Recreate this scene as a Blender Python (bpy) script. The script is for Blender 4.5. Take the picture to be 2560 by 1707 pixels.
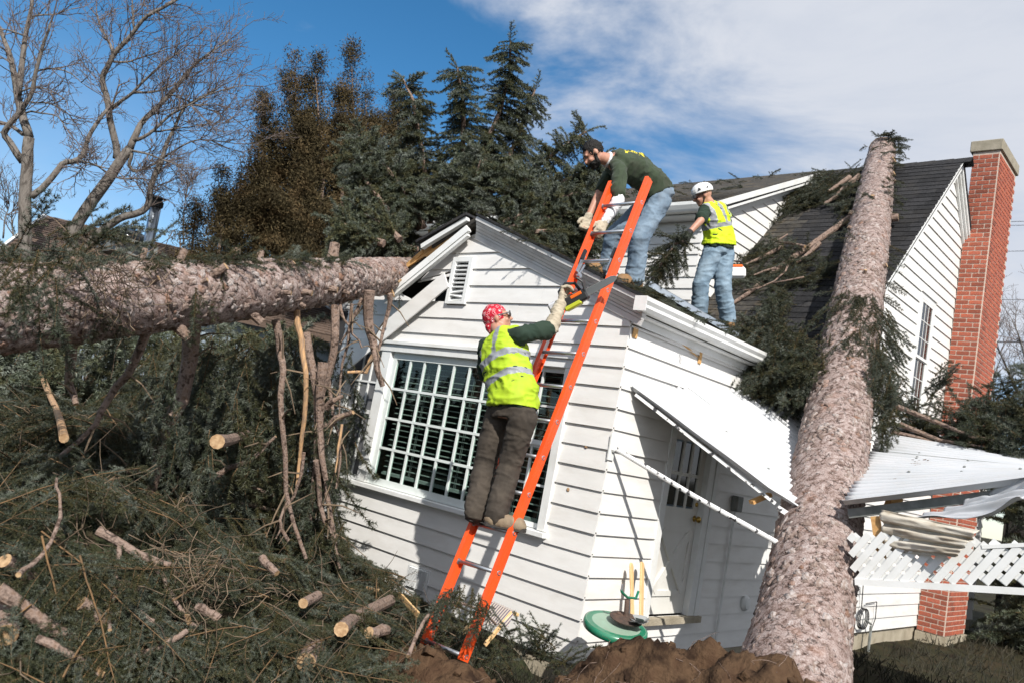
import bpy, bmesh, math, random
import numpy as np
from mathutils import Vector, Matrix

for o in list(bpy.data.objects):
    bpy.data.objects.remove(o)
random.seed(7)
RNG = np.random.default_rng(7)
scene = bpy.context.scene
COL = scene.collection

# ------------------------------------------------------------------ camera
# world: X along the front wall, Y into the house, Z up; camera stands at (0, 0, 1.6)
CR = np.array([[0.72932526, 0.65913994, 0.18335537],
               [0.0509482, 0.21492953, -0.97529974],
               [-0.6822675, 0.72065237, 0.12317154]])
CF, CX, CY = 2044.32, 1280.0, 853.5
CAM = np.array([0.0, 0.0, 1.6])
cam = bpy.data.cameras.new('camera')
cam_ob = bpy.data.objects.new('camera', cam)
COL.objects.link(cam_ob)
m = Matrix(((CR[0][0], -CR[1][0], -CR[2][0], CAM[0]),
            (CR[0][1], -CR[1][1], -CR[2][1], CAM[1]),
            (CR[0][2], -CR[1][2], -CR[2][2], CAM[2]),
            (0, 0, 0, 1)))
cam_ob.matrix_world = m
cam.sensor_width = 36.0
cam.lens = CF / 2560 * 36
cam.clip_start = 0.1
cam.clip_end = 2000
cam.dof.use_dof = True
cam.dof.focus_distance = 7.0
cam.dof.aperture_fstop = 2.8
scene.camera = cam_ob

# ------------------------------------------------------------------ sky and sun
SUN = Vector((1.4, -1.0, 1.42)).normalized()
world = bpy.data.worlds.new('World')
scene.world = world
world.use_nodes = True
wn, wl = world.node_tree.nodes, world.node_tree.links
wn.clear()
w_out = wn.new('ShaderNodeOutputWorld')
w_sky = wn.new('ShaderNodeTexSky')
w_sky.sky_type = 'NISHITA'
w_sky.sun_disc = False
w_sky.sun_elevation = math.asin(SUN.z)
w_sky.sun_rotation = math.atan2(SUN.x, SUN.y)
w_sky.altitude = 1600
w_sky.air_density = 1.0
w_sky.dust_density = 0.25
w_sky.ozone_density = 2.5
w_hsv = wn.new('ShaderNodeHueSaturation')
w_hsv.inputs['Saturation'].default_value = 1.27
w_hsv.inputs['Hue'].default_value = 0.492
wl.new(w_sky.outputs['Color'], w_hsv.inputs['Color'])
w_bg = wn.new('ShaderNodeBackground')
w_bg.inputs['Strength'].default_value = 0.125
wl.new(w_hsv.outputs['Color'], w_bg.inputs['Color'])
w_cl = wn.new('ShaderNodeBackground')
w_cl.inputs['Color'].default_value = (0.87, 0.91, 1.0, 1)
w_cl.inputs['Strength'].default_value = 0.72
w_co = wn.new('ShaderNodeTexCoord')


def wmath(op, a, b=None, c=None):
    n = wn.new('ShaderNodeMath')
    n.operation = op
    for i, v in enumerate((a, b, c)):
        if v is None:
            continue
        if isinstance(v, (int, float)):
            n.inputs[i].default_value = v
        else:
            wl.new(v, n.inputs[i])
    return n.outputs[0]


def wray(x, y):
    v = CR.T @ np.array([(x - CX) / CF, (y - CY) / CF, 1.0])
    return v / np.linalg.norm(v)


# the cloud bank: everything to the right of a great circle, its edge broken by noise
cn = np.cross(wray(1130, 0), wray(1760, 560))
cn /= np.linalg.norm(cn)
if cn @ wray(2200, 150) < 0:
    cn = -cn
w_dot = wn.new('ShaderNodeVectorMath')
w_dot.operation = 'DOT_PRODUCT'
w_dot.inputs[1].default_value = tuple(cn)
wl.new(w_co.outputs['Generated'], w_dot.inputs[0])
w_map = wn.new('ShaderNodeMapping')
w_map.inputs['Rotation'].default_value = (0.3, 0.2, 0.7)
w_map.inputs['Scale'].default_value = (1.0, 2.6, 4.2)
wl.new(w_co.outputs['Generated'], w_map.inputs['Vector'])
w_n1 = wn.new('ShaderNodeTexNoise')
w_n1.inputs['Scale'].default_value = 2.2
w_n1.inputs['Detail'].default_value = 9
w_n1.inputs['Roughness'].default_value = 0.6
w_n1.inputs['Distortion'].default_value = 0.35
wl.new(w_map.outputs['Vector'], w_n1.inputs['Vector'])
w_edge = wmath('ADD', w_dot.outputs['Value'], wmath('MULTIPLY', wmath('SUBTRACT', w_n1.outputs['Fac'], 0.5), 0.55))
w_ss = wn.new('ShaderNodeMapRange')
w_ss.interpolation_type = 'SMOOTHSTEP'
w_ss.inputs['From Min'].default_value = -0.05
w_ss.inputs['From Max'].default_value = 0.19
wl.new(w_edge, w_ss.inputs['Value'])
w_sep = wn.new('ShaderNodeSeparateXYZ')
wl.new(w_co.outputs['Generated'], w_sep.inputs[0])
w_lo = wn.new('ShaderNodeMapRange')          # thin pale veil towards the horizon
w_lo.inputs['From Min'].default_value = 0.36
w_lo.inputs['From Max'].default_value = 0.02
w_lo.inputs['To Max'].default_value = 0.5
wl.new(w_sep.outputs['Z'], w_lo.inputs['Value'])
w_lo2 = wmath('MULTIPLY', w_lo.outputs[0], wmath('MULTIPLY', w_n1.outputs['Fac'], 1.5))
w_body = wmath('MULTIPLY', w_ss.outputs[0], wmath('ADD', 0.50, wmath('MULTIPLY', w_n1.outputs['Fac'], 0.85)))
w_mask = wmath('MINIMUM', wmath('MAXIMUM', w_body, w_lo2), 0.96)
w_mix = wn.new('ShaderNodeMixShader')
wl.new(w_mask, w_mix.inputs[0])
wl.new(w_bg.outputs[0], w_mix.inputs[1])
wl.new(w_cl.outputs[0], w_mix.inputs[2])
wl.new(w_mix.outputs[0], w_out.inputs['Surface'])

sun = bpy.data.lights.new('sun', 'SUN')
sun.energy = 5.0
sun.angle = math.radians(0.53)
sun.color = (1.0, 0.955, 0.89)
sun_ob = bpy.data.objects.new('sun', sun)
COL.objects.link(sun_ob)
sun_ob.rotation_euler = (-SUN).to_track_quat('-Z', 'Y').to_euler()

vs = scene.view_settings
vs.view_transform = 'Standard'
vs.look = 'None'
vs.exposure = 0.2
vs.gamma = 1
scene.cycles.max_bounces = 6
scene.cycles.diffuse_bounces = 3
scene.cycles.glossy_bounces = 2
scene.cycles.transmission_bounces = 4
scene.cycles.transparent_max_bounces = 6
scene.cycles.use_adaptive_sampling = True
scene.cycles.adaptive_threshold = 0.02
scene.cycles.use_denoising = True

# ------------------------------------------------------------------ placing helpers


def ray(x, y):
    return CR.T @ np.array([(x - CX) / CF, (y - CY) / CF, 1.0])


def at(x, y, d):
    return CAM + ray(x, y) * d


def onX(x, y, X):
    r = ray(x, y)
    return CAM + r * (X / r[0])


def onY(x, y, Y):
    r = ray(x, y)
    return CAM + r * (Y / r[1])


def onZ(x, y, Z):
    r = ray(x, y)
    return CAM + r * ((Z - CAM[2]) / r[2])


def V(*a):
    return np.array(a, float)


def unit(v):
    v = np.asarray(v, float)
    return v / (np.linalg.norm(v) + 1e-12)


def vnoise(P, scale=1.0, seed=0):
    """value noise in -1..1, vectorised"""
    P = np.asarray(P, float) * scale + seed * 17.31
    i = np.floor(P).astype(np.int64)
    f = P - i
    f = f * f * (3 - 2 * f)

    def h(a, b, c):
        n = (a * 374761393 + b * 668265263 + c * 2147483647 + seed * 1274126177) & 0xFFFFFFFF
        n = ((n ^ (n >> 13)) * 1274126177) & 0xFFFFFFFF
        n = n ^ (n >> 16)
        return (n & 0xFFFF) / 32767.5 - 1
    r = 0
    for dx in (0, 1):
        for dy in (0, 1):
            for dz in (0, 1):
                w = (f[..., 0] if dx else 1 - f[..., 0]) * (f[..., 1] if dy else 1 - f[..., 1]) * (f[..., 2] if dz else 1 - f[..., 2])
                r = r + w * h(i[..., 0] + dx, i[..., 1] + dy, i[..., 2] + dz)
    return r


def fbm(P, scale=1.0, oct=4, seed=0, rough=0.5):
    r, a = 0, 1.0
    for k in range(oct):
        r = r + a * vnoise(P, scale * 2 ** k, seed + k)
        a *= rough
    return r


def link(o, parent=None):
    COL.objects.link(o)
    if parent is not None:
        o.parent = parent
    return o


def tag(o, label=None, cat=None, group=None, kind=None):
    if label:
        o['label'] = label
    if cat:
        o['category'] = cat
    if group:
        o['group'] = group
    if kind:
        o['kind'] = kind
    return o


def empty(name, loc, label=None, cat=None, group=None, parent=None):
    o = bpy.data.objects.new(name, None)
    o.location = loc
    link(o, parent)
    return tag(o, label, cat, group)


def setmat(me, mats):
    for k in (mats if isinstance(mats, (list, tuple)) else [mats]):
        me.materials.append(k)


def np_mesh(name, verts, faces, mats, parent=None, smooth=False, matidx=None):
    """faces: (n,3) or (n,4) int array; world-space verts; child offset handled by putting the parent inverse in"""
    me = bpy.data.meshes.new(name)
    verts = np.asarray(verts, np.float32)
    faces = np.asarray(faces, np.int32)
    k = faces.shape[1]
    me.vertices.add(len(verts))
    me.vertices.foreach_set('co', verts.ravel())
    me.loops.add(faces.size)
    me.loops.foreach_set('vertex_index', faces.ravel())
    me.polygons.add(len(faces))
    me.polygons.foreach_set('loop_start', np.arange(0, faces.size, k, dtype=np.int32))
    setmat(me, mats)
    if matidx is not None:
        me.polygons.foreach_set('material_index', np.asarray(matidx, np.int32))
    if smooth:
        me.polygons.foreach_set('use_smooth', np.ones(len(faces), bool))
    me.update(calc_edges=True)
    me.validate()
    return place(name, me, parent)


def place(name, me, parent=None):
    o = bpy.data.objects.new(name, me)
    link(o)
    if parent is not None:
        o.parent = parent
        o.matrix_parent_inverse = root_inv(parent)
    return o


def root_inv(p):
    M = Matrix.Identity(4)
    while p is not None:
        M = p.matrix_parent_inverse @ Matrix.LocRotScale(p.location, p.rotation_euler, p.scale) @ M if p.parent else Matrix.LocRotScale(p.location, p.rotation_euler, p.scale) @ M
        p = p.parent
    return M.inverted()


class MB:
    """collects boxes, bars, tubes into one mesh in world space"""

    def __init__(s):
        s.v, s.f, s.m = [], [], []

    def add(s, verts, faces, mi=0):
        n = len(s.v)
        s.v += [tuple(p) for p in verts]
        s.f += [tuple(i + n for i in f) for f in faces]
        s.m += [mi] * len(faces)
        return s

    def box(s, a, b, mi=0):
        x0, y0, z0 = np.minimum(a, b)
        x1, y1, z1 = np.maximum(a, b)
        return s.add([(x0, y0, z0), (x1, y0, z0), (x1, y1, z0), (x0, y1, z0), (x0, y0, z1), (x1, y0, z1), (x1, y1, z1), (x0, y1, z1)],
                     [(0, 3, 2, 1), (4, 5, 6, 7), (0, 1, 5, 4), (1, 2, 6, 5), (2, 3, 7, 6), (3, 0, 4, 7)], mi)

    def obox(s, c, ax, ay, az, mi=0):
        """oriented box: centre and three half-axis vectors"""
        c, ax, ay, az = [np.asarray(t, float) for t in (c, ax, ay, az)]
        P = [c + sx * ax + sy * ay + sz * az for sz in (-1, 1) for sx, sy in ((-1, -1), (1, -1), (1, 1), (-1, 1))]
        return s.add(P, [(0, 3, 2, 1), (4, 5, 6, 7), (0, 1, 5, 4), (1, 2, 6, 5), (2, 3, 7, 6), (3, 0, 4, 7)], mi)

    def bar(s, p, q, w, h, up=(0, 0, 1), mi=0):
        """box beam from p to q, w wide across, h along up"""
        p, q = np.asarray(p, float), np.asarray(q, float)
        d = unit(q - p)
        side = np.cross(d, up)
        if np.linalg.norm(side) < 1e-4:
            side = np.cross(d, (1, 0, 0))
        side = unit(side)
        u = np.cross(side, d)
        return s.obox((p + q) / 2, (q - p) / 2, side * w / 2, u * h / 2, mi)

    def prism(s, poly, d, mi=0):
        """closed polygon (3d points) extruded by vector d"""
        poly = [np.asarray(p, float) for p in poly]
        n = len(poly)
        P = poly + [p + np.asarray(d, float) for p in poly]
        F = [tuple(range(n))[::-1], tuple(range(n, 2 * n))] + [(i, (i + 1) % n, n + (i + 1) % n, n + i) for i in range(n)]
        return s.add(P, F, mi)

    def tube(s, pts, rad, sides=8, mi=0, cap=True, capmi=None, rooted=False):
        pts = [np.asarray(p, float) for p in pts]
        n = len(pts)
        if np.isscalar(rad):
            rad = [rad] * n
        t = unit(pts[1] - pts[0])
        u = np.cross(t, (0, 0, 1))
        if np.linalg.norm(u) < 1e-3:
            u = np.cross(t, (1, 0, 0))
        u = unit(u)
        base = len(s.v)
        for i, p in enumerate(pts):
            tt = unit(pts[min(i + 1, n - 1)] - pts[max(i - 1, 0)])
            u = unit(u - tt * (u @ tt))
            w = np.cross(tt, u)
            for k in range(sides):
                a = 2 * math.pi * k / sides
                s.v.append(tuple(p + rad[i] * (u * math.cos(a) + w * math.sin(a))))
        for i in range(n - 1):
            for k in range(sides):
                k2 = (k + 1) % sides
                s.f.append((base + i * sides + k, base + i * sides + k2, base + (i + 1) * sides + k2, base + (i + 1) * sides + k))
                s.m.append(mi)
        if cap:
            cm = mi if capmi is None else capmi
            s.f.append(tuple(base + k for k in range(sides))[::-1])
            s.f.append(tuple(base + (n - 1) * sides + k for k in range(sides)))
            s.m += [mi if rooted else cm, cm]
        return s

    def lathe(s, c, prof, axis=(0, 0, 1), sides=20, mi=0):
        """prof: (radius, height) pairs round an axis through c"""
        c = np.asarray(c, float)
        a = unit(axis)
        u = np.cross(a, (1, 0, 0))
        if np.linalg.norm(u) < 1e-3:
            u = np.cross(a, (0, 1, 0))
        u = unit(u)
        w = np.cross(a, u)
        base = len(s.v)
        for r, h in prof:
            for k in range(sides):
                t = 2 * math.pi * k / sides
                s.v.append(tuple(c + a * h + r * (u * math.cos(t) + w * math.sin(t))))
        for i in range(len(prof) - 1):
            for k in range(sides):
                k2 = (k + 1) % sides
                s.f.append((base + i * sides + k, base + i * sides + k2, base + (i + 1) * sides + k2, base + (i + 1) * sides + k))
                s.m.append(mi)
        s.f.append(tuple(base + k for k in range(sides))[::-1])
        s.f.append(tuple(base + (len(prof) - 1) * sides + k for k in range(sides)))
        s.m += [mi, mi]
        return s

    def build(s, name, mats, parent=None, smooth=False, bevel=0):
        me = bpy.data.meshes.new(name)
        me.from_pydata(s.v, [], s.f)
        setmat(me, mats)
        me.polygons.foreach_set('material_index', np.array(s.m, np.int32))
        bm = bmesh.new()
        bm.from_mesh(me)
        bmesh.ops.recalc_face_normals(bm, faces=bm.faces)
        if bevel:
            bmesh.ops.bevel(bm, geom=list(bm.edges), offset=bevel, segments=1, affect='EDGES', clamp_overlap=True)
        bm.to_mesh(me)
        bm.free()
        if smooth:
            for p in me.polygons:
                p.use_smooth = len(p.vertices) == 4
        me.update()
        return place(name, me, parent)


# ------------------------------------------------------------------ materials
MATS = {}


def pm(name, c1, c2=None, scale=6.0, rough=0.6, bump=0.0, bscale=40.0, metal=0.0, stretch=(1, 1, 1), detail=4,
       lo=0.35, hi=0.65, objrand=0.0, island=0.0, c3=None, spec=0.5, dirt=None, dscale=1.5, coat=0.0, sheen=0.0, trans=0.0, orand=0.0):
    mt = bpy.data.materials.new(name)
    mt.use_nodes = True
    N, L = mt.node_tree.nodes, mt.node_tree.links
    b = N['Principled BSDF']
    b.inputs['Roughness'].default_value = rough
    b.inputs['Metallic'].default_value = metal
    b.inputs['Specular IOR Level'].default_value = spec
    b.inputs['Coat Weight'].default_value = coat
    b.inputs['Sheen Weight'].default_value = sheen
    c4 = lambda c: (c[0], c[1], c[2], 1)
    tc = N.new('ShaderNodeTexCoord')
    mp = N.new('ShaderNodeMapping')
    mp.inputs['Scale'].default_value = stretch
    L.new(tc.outputs['Object'], mp.inputs['Vector'])
    col = None
    if c2 is not None:
        nz = N.new('ShaderNodeTexNoise')
        nz.inputs['Scale'].default_value = scale
        nz.inputs['Detail'].default_value = detail
        L.new(mp.outputs[0], nz.inputs['Vector'])
        rp = N.new('ShaderNodeValToRGB')
        rp.color_ramp.elements[0].position = lo
        rp.color_ramp.elements[0].color = c4(c1)
        rp.color_ramp.elements[1].position = hi
        rp.color_ramp.elements[1].color = c4(c2)
        if c3 is not None:
            e = rp.color_ramp.elements.new((lo + hi) / 2)
            e.color = c4(c3)
        if orand:
            oi = N.new('ShaderNodeObjectInfo')
            ma = N.new('ShaderNodeMath')
            ma.operation = 'MULTIPLY_ADD'
            L.new(oi.outputs['Random'], ma.inputs[0])
            ma.inputs[1].default_value = orand
            sb = N.new('ShaderNodeMath')
            sb.operation = 'SUBTRACT'
            L.new(nz.outputs['Fac'], sb.inputs[0])
            sb.inputs[1].default_value = orand / 2
            L.new(sb.outputs[0], ma.inputs[2])
            L.new(ma.outputs[0], rp.inputs['Fac'])
        else:
            L.new(nz.outputs['Fac'], rp.inputs['Fac'])
        col = rp.outputs['Color']
    if dirt is not None:
        n2 = N.new('ShaderNodeTexNoise')
        n2.inputs['Scale'].default_value = dscale
        n2.inputs['Detail'].default_value = 7
        n2.inputs['Roughness'].default_value = 0.7
        L.new(mp.outputs[0], n2.inputs['Vector'])
        r2 = N.new('ShaderNodeMapRange')
        r2.inputs['From Min'].default_value = 0.5
        r2.inputs['From Max'].default_value = 0.8
        r2.inputs['To Max'].default_value = dirt[3]
        L.new(n2.outputs['Fac'], r2.inputs['Value'])
        mx = N.new('ShaderNodeMix')
        mx.data_type = 'RGBA'
        L.new(r2.outputs[0], mx.inputs[0])
        if col is not None:
            L.new(col, mx.inputs[6])
        else:
            mx.inputs[6].default_value = c4(c1)
        mx.inputs[7].default_value = c4(dirt)
        col = mx.outputs[2]
    if objrand or island:
        hv = N.new('ShaderNodeHueSaturation')
        if col is not None:
            L.new(col, hv.inputs['Color'])
        else:
            hv.inputs['Color'].default_value = c4(c1)
        if objrand:
            src = N.new('ShaderNodeObjectInfo').outputs['Random']
        else:
            src = N.new('ShaderNodeNewGeometry').outputs['Random Per Island']
        a = objrand or island
        mr = N.new('ShaderNodeMapRange')
        mr.inputs['To Min'].default_value = 1 - a
        mr.inputs['To Max'].default_value = 1 + a
        L.new(src, mr.inputs['Value'])
        L.new(mr.outputs[0], hv.inputs['Value'])
        col = hv.outputs['Color']
    if col is not None:
        L.new(col, b.inputs['Base Color'])
    else:
        b.inputs['Base Color'].default_value = c4(c1)
    if bump:
        n3 = N.new('ShaderNodeTexNoise')
        n3.inputs['Scale'].default_value = bscale
        n3.inputs['Detail'].default_value = 6
        L.new(mp.outputs[0], n3.inputs['Vector'])
        bp = N.new('ShaderNodeBump')
        bp.inputs['Strength'].default_value = bump
        bp.inputs['Distance'].default_value = 0.02
        L.new(n3.outputs['Fac'], bp.inputs['Height'])
        L.new(bp.outputs[0], b.inputs['Normal'])
    if trans:
        b.inputs['Transmission Weight'].default_value = trans
    MATS[name] = mt
    return mt


M_SIDING = pm('white_paint_siding', (0.80, 0.79, 0.765), (0.745, 0.735, 0.71), 3.0, 0.5, 0.03, 60, stretch=(1, 1, 4), dirt=(0.50, 0.45, 0.38, 0.42), dscale=1.4)
M_TRIM = pm('white_trim_paint', (0.80, 0.81, 0.80), (0.74, 0.75, 0.73), 5.0, 0.42, 0.02, 40, dirt=(0.5, 0.46, 0.4, 0.35), dscale=2.5)
M_SHEATH = pm('wall_core', (0.28, 0.22, 0.16), (0.20, 0.16, 0.11), 8, 0.9)
M_DARK = pm('attic_dark', (0.012, 0.011, 0.010), None, 1, 0.95)  # near-black stands for the unlit attic, room and vent hollow
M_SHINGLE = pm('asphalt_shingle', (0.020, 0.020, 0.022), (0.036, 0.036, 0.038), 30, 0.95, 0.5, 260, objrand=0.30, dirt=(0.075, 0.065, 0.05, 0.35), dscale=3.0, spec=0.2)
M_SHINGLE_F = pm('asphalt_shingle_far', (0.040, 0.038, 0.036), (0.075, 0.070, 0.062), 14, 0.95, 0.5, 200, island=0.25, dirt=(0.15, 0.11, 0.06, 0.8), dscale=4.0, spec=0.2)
M_BRICK = pm('red_brick', (0.36, 0.092, 0.046), (0.25, 0.060, 0.036), 9, 0.85, 0.5, 60, objrand=0.32, dirt=(0.5, 0.3, 0.22, 0.35), dscale=14)
M_MORTAR = pm('mortar', (0.60, 0.50, 0.42), (0.52, 0.43, 0.36), 20, 0.95, 0.4, 90)
M_CONC = pm('concrete', (0.42, 0.37, 0.28), (0.30, 0.26, 0.19), 4, 0.9, 0.4, 50, dirt=(0.2, 0.16, 0.1, 0.6), dscale=2)
M_CAP = pm('chimney_cap_concrete', (0.36, 0.32, 0.25), (0.27, 0.24, 0.18), 6, 0.9, 0.3, 50)
M_GLASS = pm('window_glass', (0.012, 0.014, 0.016), None, 1, 0.06, spec=0.6)
M_SCREEN = pm('insect_screen', (0.16, 0.165, 0.17), (0.13, 0.13, 0.14), 3, 0.6, spec=0.3)
M_BLIND = pm('white_blind', (0.30, 0.31, 0.305), None, 1, 0.5)
M_DOOR = pm('door_paint', (0.76, 0.75, 0.71), (0.70, 0.69, 0.64), 4, 0.45, 0.03, 30, dirt=(0.36, 0.25, 0.16, 0.5), dscale=2.2, stretch=(1, 1, .5))
M_BRASS = pm('brass', (0.55, 0.36, 0.10), None, 1, 0.28, metal=1.0)
M_GALV = pm('galvanised_metal', (0.48, 0.53, 0.58), (0.40, 0.45, 0.51), 6, 0.32, metal=0.85, dirt=(0.25, 0.24, 0.22, 0.4), dscale=4)
M_ALU = pm('aluminium', (0.62, 0.64, 0.67), (0.50, 0.52, 0.55), 12, 0.36, metal=0.9, dirt=(0.22, 0.21, 0.2, 0.5), dscale=9)
M_AWN = pm('white_corrugated_metal', (0.56, 0.57, 0.59), (0.50, 0.52, 0.54), 3, 0.38, 0.02, 20, dirt=(0.45, 0.38, 0.3, 0.3), dscale=2.6)
M_FIBER = pm('weathered_fibreglass', (0.62, 0.58, 0.50), (0.46, 0.40, 0.31), 5, 0.5, 0.1, 30, dirt=(0.26, 0.19, 0.12, 0.7), dscale=5, stretch=(1, 1, 3))
M_ORANGE = pm('orange_fibreglass', (0.88, 0.105, 0.018), (0.80, 0.085, 0.016), 3, 0.4, 0.02, 60, dirt=(0.34, 0.10, 0.05, 0.55), dscale=7, coat=0.1)
M_BLACKP = pm('black_plastic', (0.02, 0.02, 0.021), None, 1, 0.45)
M_RUBBER = pm('boot_rubber', (0.035, 0.03, 0.026), None, 1, 0.8)
M_STEEL = pm('steel_bar', (0.55, 0.56, 0.57), None, 1, 0.3, metal=1.0)
M_LUMBER = pm('raw_lumber', (0.66, 0.40, 0.16), (0.52, 0.28, 0.10), 9, 0.7, 0.1, 60, stretch=(1, 1, 6))
M_PINE = pm('pale_pine', (0.74, 0.50, 0.25), (0.66, 0.42, 0.19), 8, 0.6, 0.08, 60, stretch=(4, 4, 1))
M_CUT = pm('cut_wood', (0.47, 0.32, 0.18), (0.30, 0.18, 0.09), 30, 0.8, 0.3, 80)
M_BARKL = pm('limb_bark', (0.20, 0.135, 0.10), (0.085, 0.058, 0.045), 26, 0.95, 0.7, 60, detail=6, c3=(0.27, 0.20, 0.165), spec=0.2)
M_PEEL = pm('peeled_wood', (0.55, 0.33, 0.16), (0.27, 0.18, 0.12), 12, 0.85, 0.4, 50, stretch=(3, 3, .6))
M_NEED = pm('spruce_needles', (0.056, 0.053, 0.021), (0.110, 0.124, 0.098), 4, 0.5, c3=(0.038, 0.048, 0.028), island=0.5, spec=0.35, orand=0.5, lo=.25, hi=.78)
M_NEEDO = pm('olive_needles', (0.066, 0.058, 0.022), (0.068, 0.080, 0.050), 4, 0.6, c3=(0.040, 0.043, 0.020), island=0.5, spec=0.3, orand=0.5, lo=.25, hi=.78)
M_NEEDF = pm('spruce_needles_lit_tone', (0.100, 0.098, 0.044), (0.165, 0.185, 0.155), 4, 0.5, c3=(0.076, 0.094, 0.060), island=0.5, spec=0.35, orand=0.5, lo=.25, hi=.78)  # lighter copy of the needles, sunlight on the far crown put into colour
M_NEEDG = pm('olive_needles_lit_tone', (0.110, 0.098, 0.040), (0.115, 0.135, 0.090), 4, 0.6, c3=(0.076, 0.082, 0.040), island=0.5, spec=0.3, orand=0.5, lo=.25, hi=.78)  # olive copy, lightened for sunlight in the same way
M_TWIG = pm('spruce_twig', (0.10, 0.065, 0.035), (0.20, 0.115, 0.05), 7, 0.9)
M_DEAD = pm('dead_twigs', (0.20, 0.145, 0.095), (0.11, 0.08, 0.055), 6, 0.95, island=0.3)
M_JUN = pm('juniper_brown', (0.042, 0.033, 0.017), (0.120, 0.082, 0.040), 2.2, 0.85, c3=(0.074, 0.058, 0.028), island=0.5, spec=0.2)
M_JBARK = pm('juniper_bark', (0.30, 0.22, 0.17), (0.18, 0.12, 0.09), 12, 0.95)
M_BARE = pm('bare_tree_bark', (0.150, 0.130, 0.114), (0.075, 0.064, 0.056), 14, 0.95, 0.8, 30, detail=6, stretch=(1, 1, .35), c3=(0.20, 0.18, 0.16), spec=0.2)
M_BTWIG = pm('bare_twigs', (0.20, 0.16, 0.145), (0.12, 0.092, 0.08), 5, 0.95)
M_DIRT = pm('dug_earth', (0.066, 0.038, 0.023), (0.030, 0.018, 0.012), 7, 1.0, 0.9, 45, detail=8, c3=(0.092, 0.056, 0.033), spec=0.1)
M_GROUND = pm('garden_ground', (0.042, 0.033, 0.020), (0.022, 0.017, 0.012), 2.5, 1.0, 0.8, 20, detail=8, c3=(0.032, 0.031, 0.017), spec=0.1)
M_GRASS = pm('thin_grass', (0.016, 0.018, 0.009), (0.042, 0.034, 0.018), 3, 0.8, island=0.4)

# ------------------------------------------------------------------ ground
X0, Y0, EXP = -4.097, 5.75, 0.178          # right side wall plane, front wall plane, clapboard exposure
ZB = 0.647 - 4 * EXP                        # bottom of the lowest clapboard
RX, RZ, RS = -6.14, 3.86, 0.384             # front wing: ridge line and roof slope
MY, MZ, MS = 14.16, 7.62, 1.03              # main house: ridge line and roof slope
DX = -6.45                                  # dormer cheek plane


def ground_h(X, Y):
    P = np.stack([X, Y, np.zeros_like(X)], -1)
    near = np.exp(-((X + 4) / 14.0) ** 2 - ((Y - 6) / 14.0) ** 2)
    return -0.27 + near * (0.09 * fbm(P, 0.9, 4, 3)) + 0.05 * np.clip(-X - 4, 0, 6) * near


gx = np.concatenate([-np.geomspace(400, 13, 18), np.linspace(-12.5, 4, 120), np.geomspace(4.4, 300, 18)])
gy = np.concatenate([-np.geomspace(300, 3, 16), np.linspace(-2.8, 19, 150), np.geomspace(19.6, 500, 18)])
GX, GY = np.meshgrid(gx, gy)
gv = np.stack([GX, GY, ground_h(GX, GY)], -1).reshape(-1, 3)
nx = len(gx)
ii = (np.arange(len(gy) - 1)[:, None] * nx + np.arange(nx - 1)[None]).ravel()
tag(np_mesh('ground', gv, np.stack([ii, ii + 1, ii + nx + 1, ii + nx], -1), M_GROUND, smooth=True), 'brown garden ground with thin dead grass', kind='structure')

# ------------------------------------------------------------------ the white house
house = empty('house', (-6.1, 8.0, -0.3), 'white clapboard house with crushed front gable, dark shingle roof and dormer', 'house')


def span_minus(a, b, cuts):
    """interval [a,b] minus a list of intervals"""
    out = [(a, b)]
    for c, d in cuts:
        nxt = []
        for p, q in out:
            if d <= p or c >= q:
                nxt.append((p, q))
            else:
                if c > p:
                    nxt.append((p, c))
                if d < q:
                    nxt.append((d, q))
        out = nxt
    return [s for s in out if s[1] - s[0] > 0.03]


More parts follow.
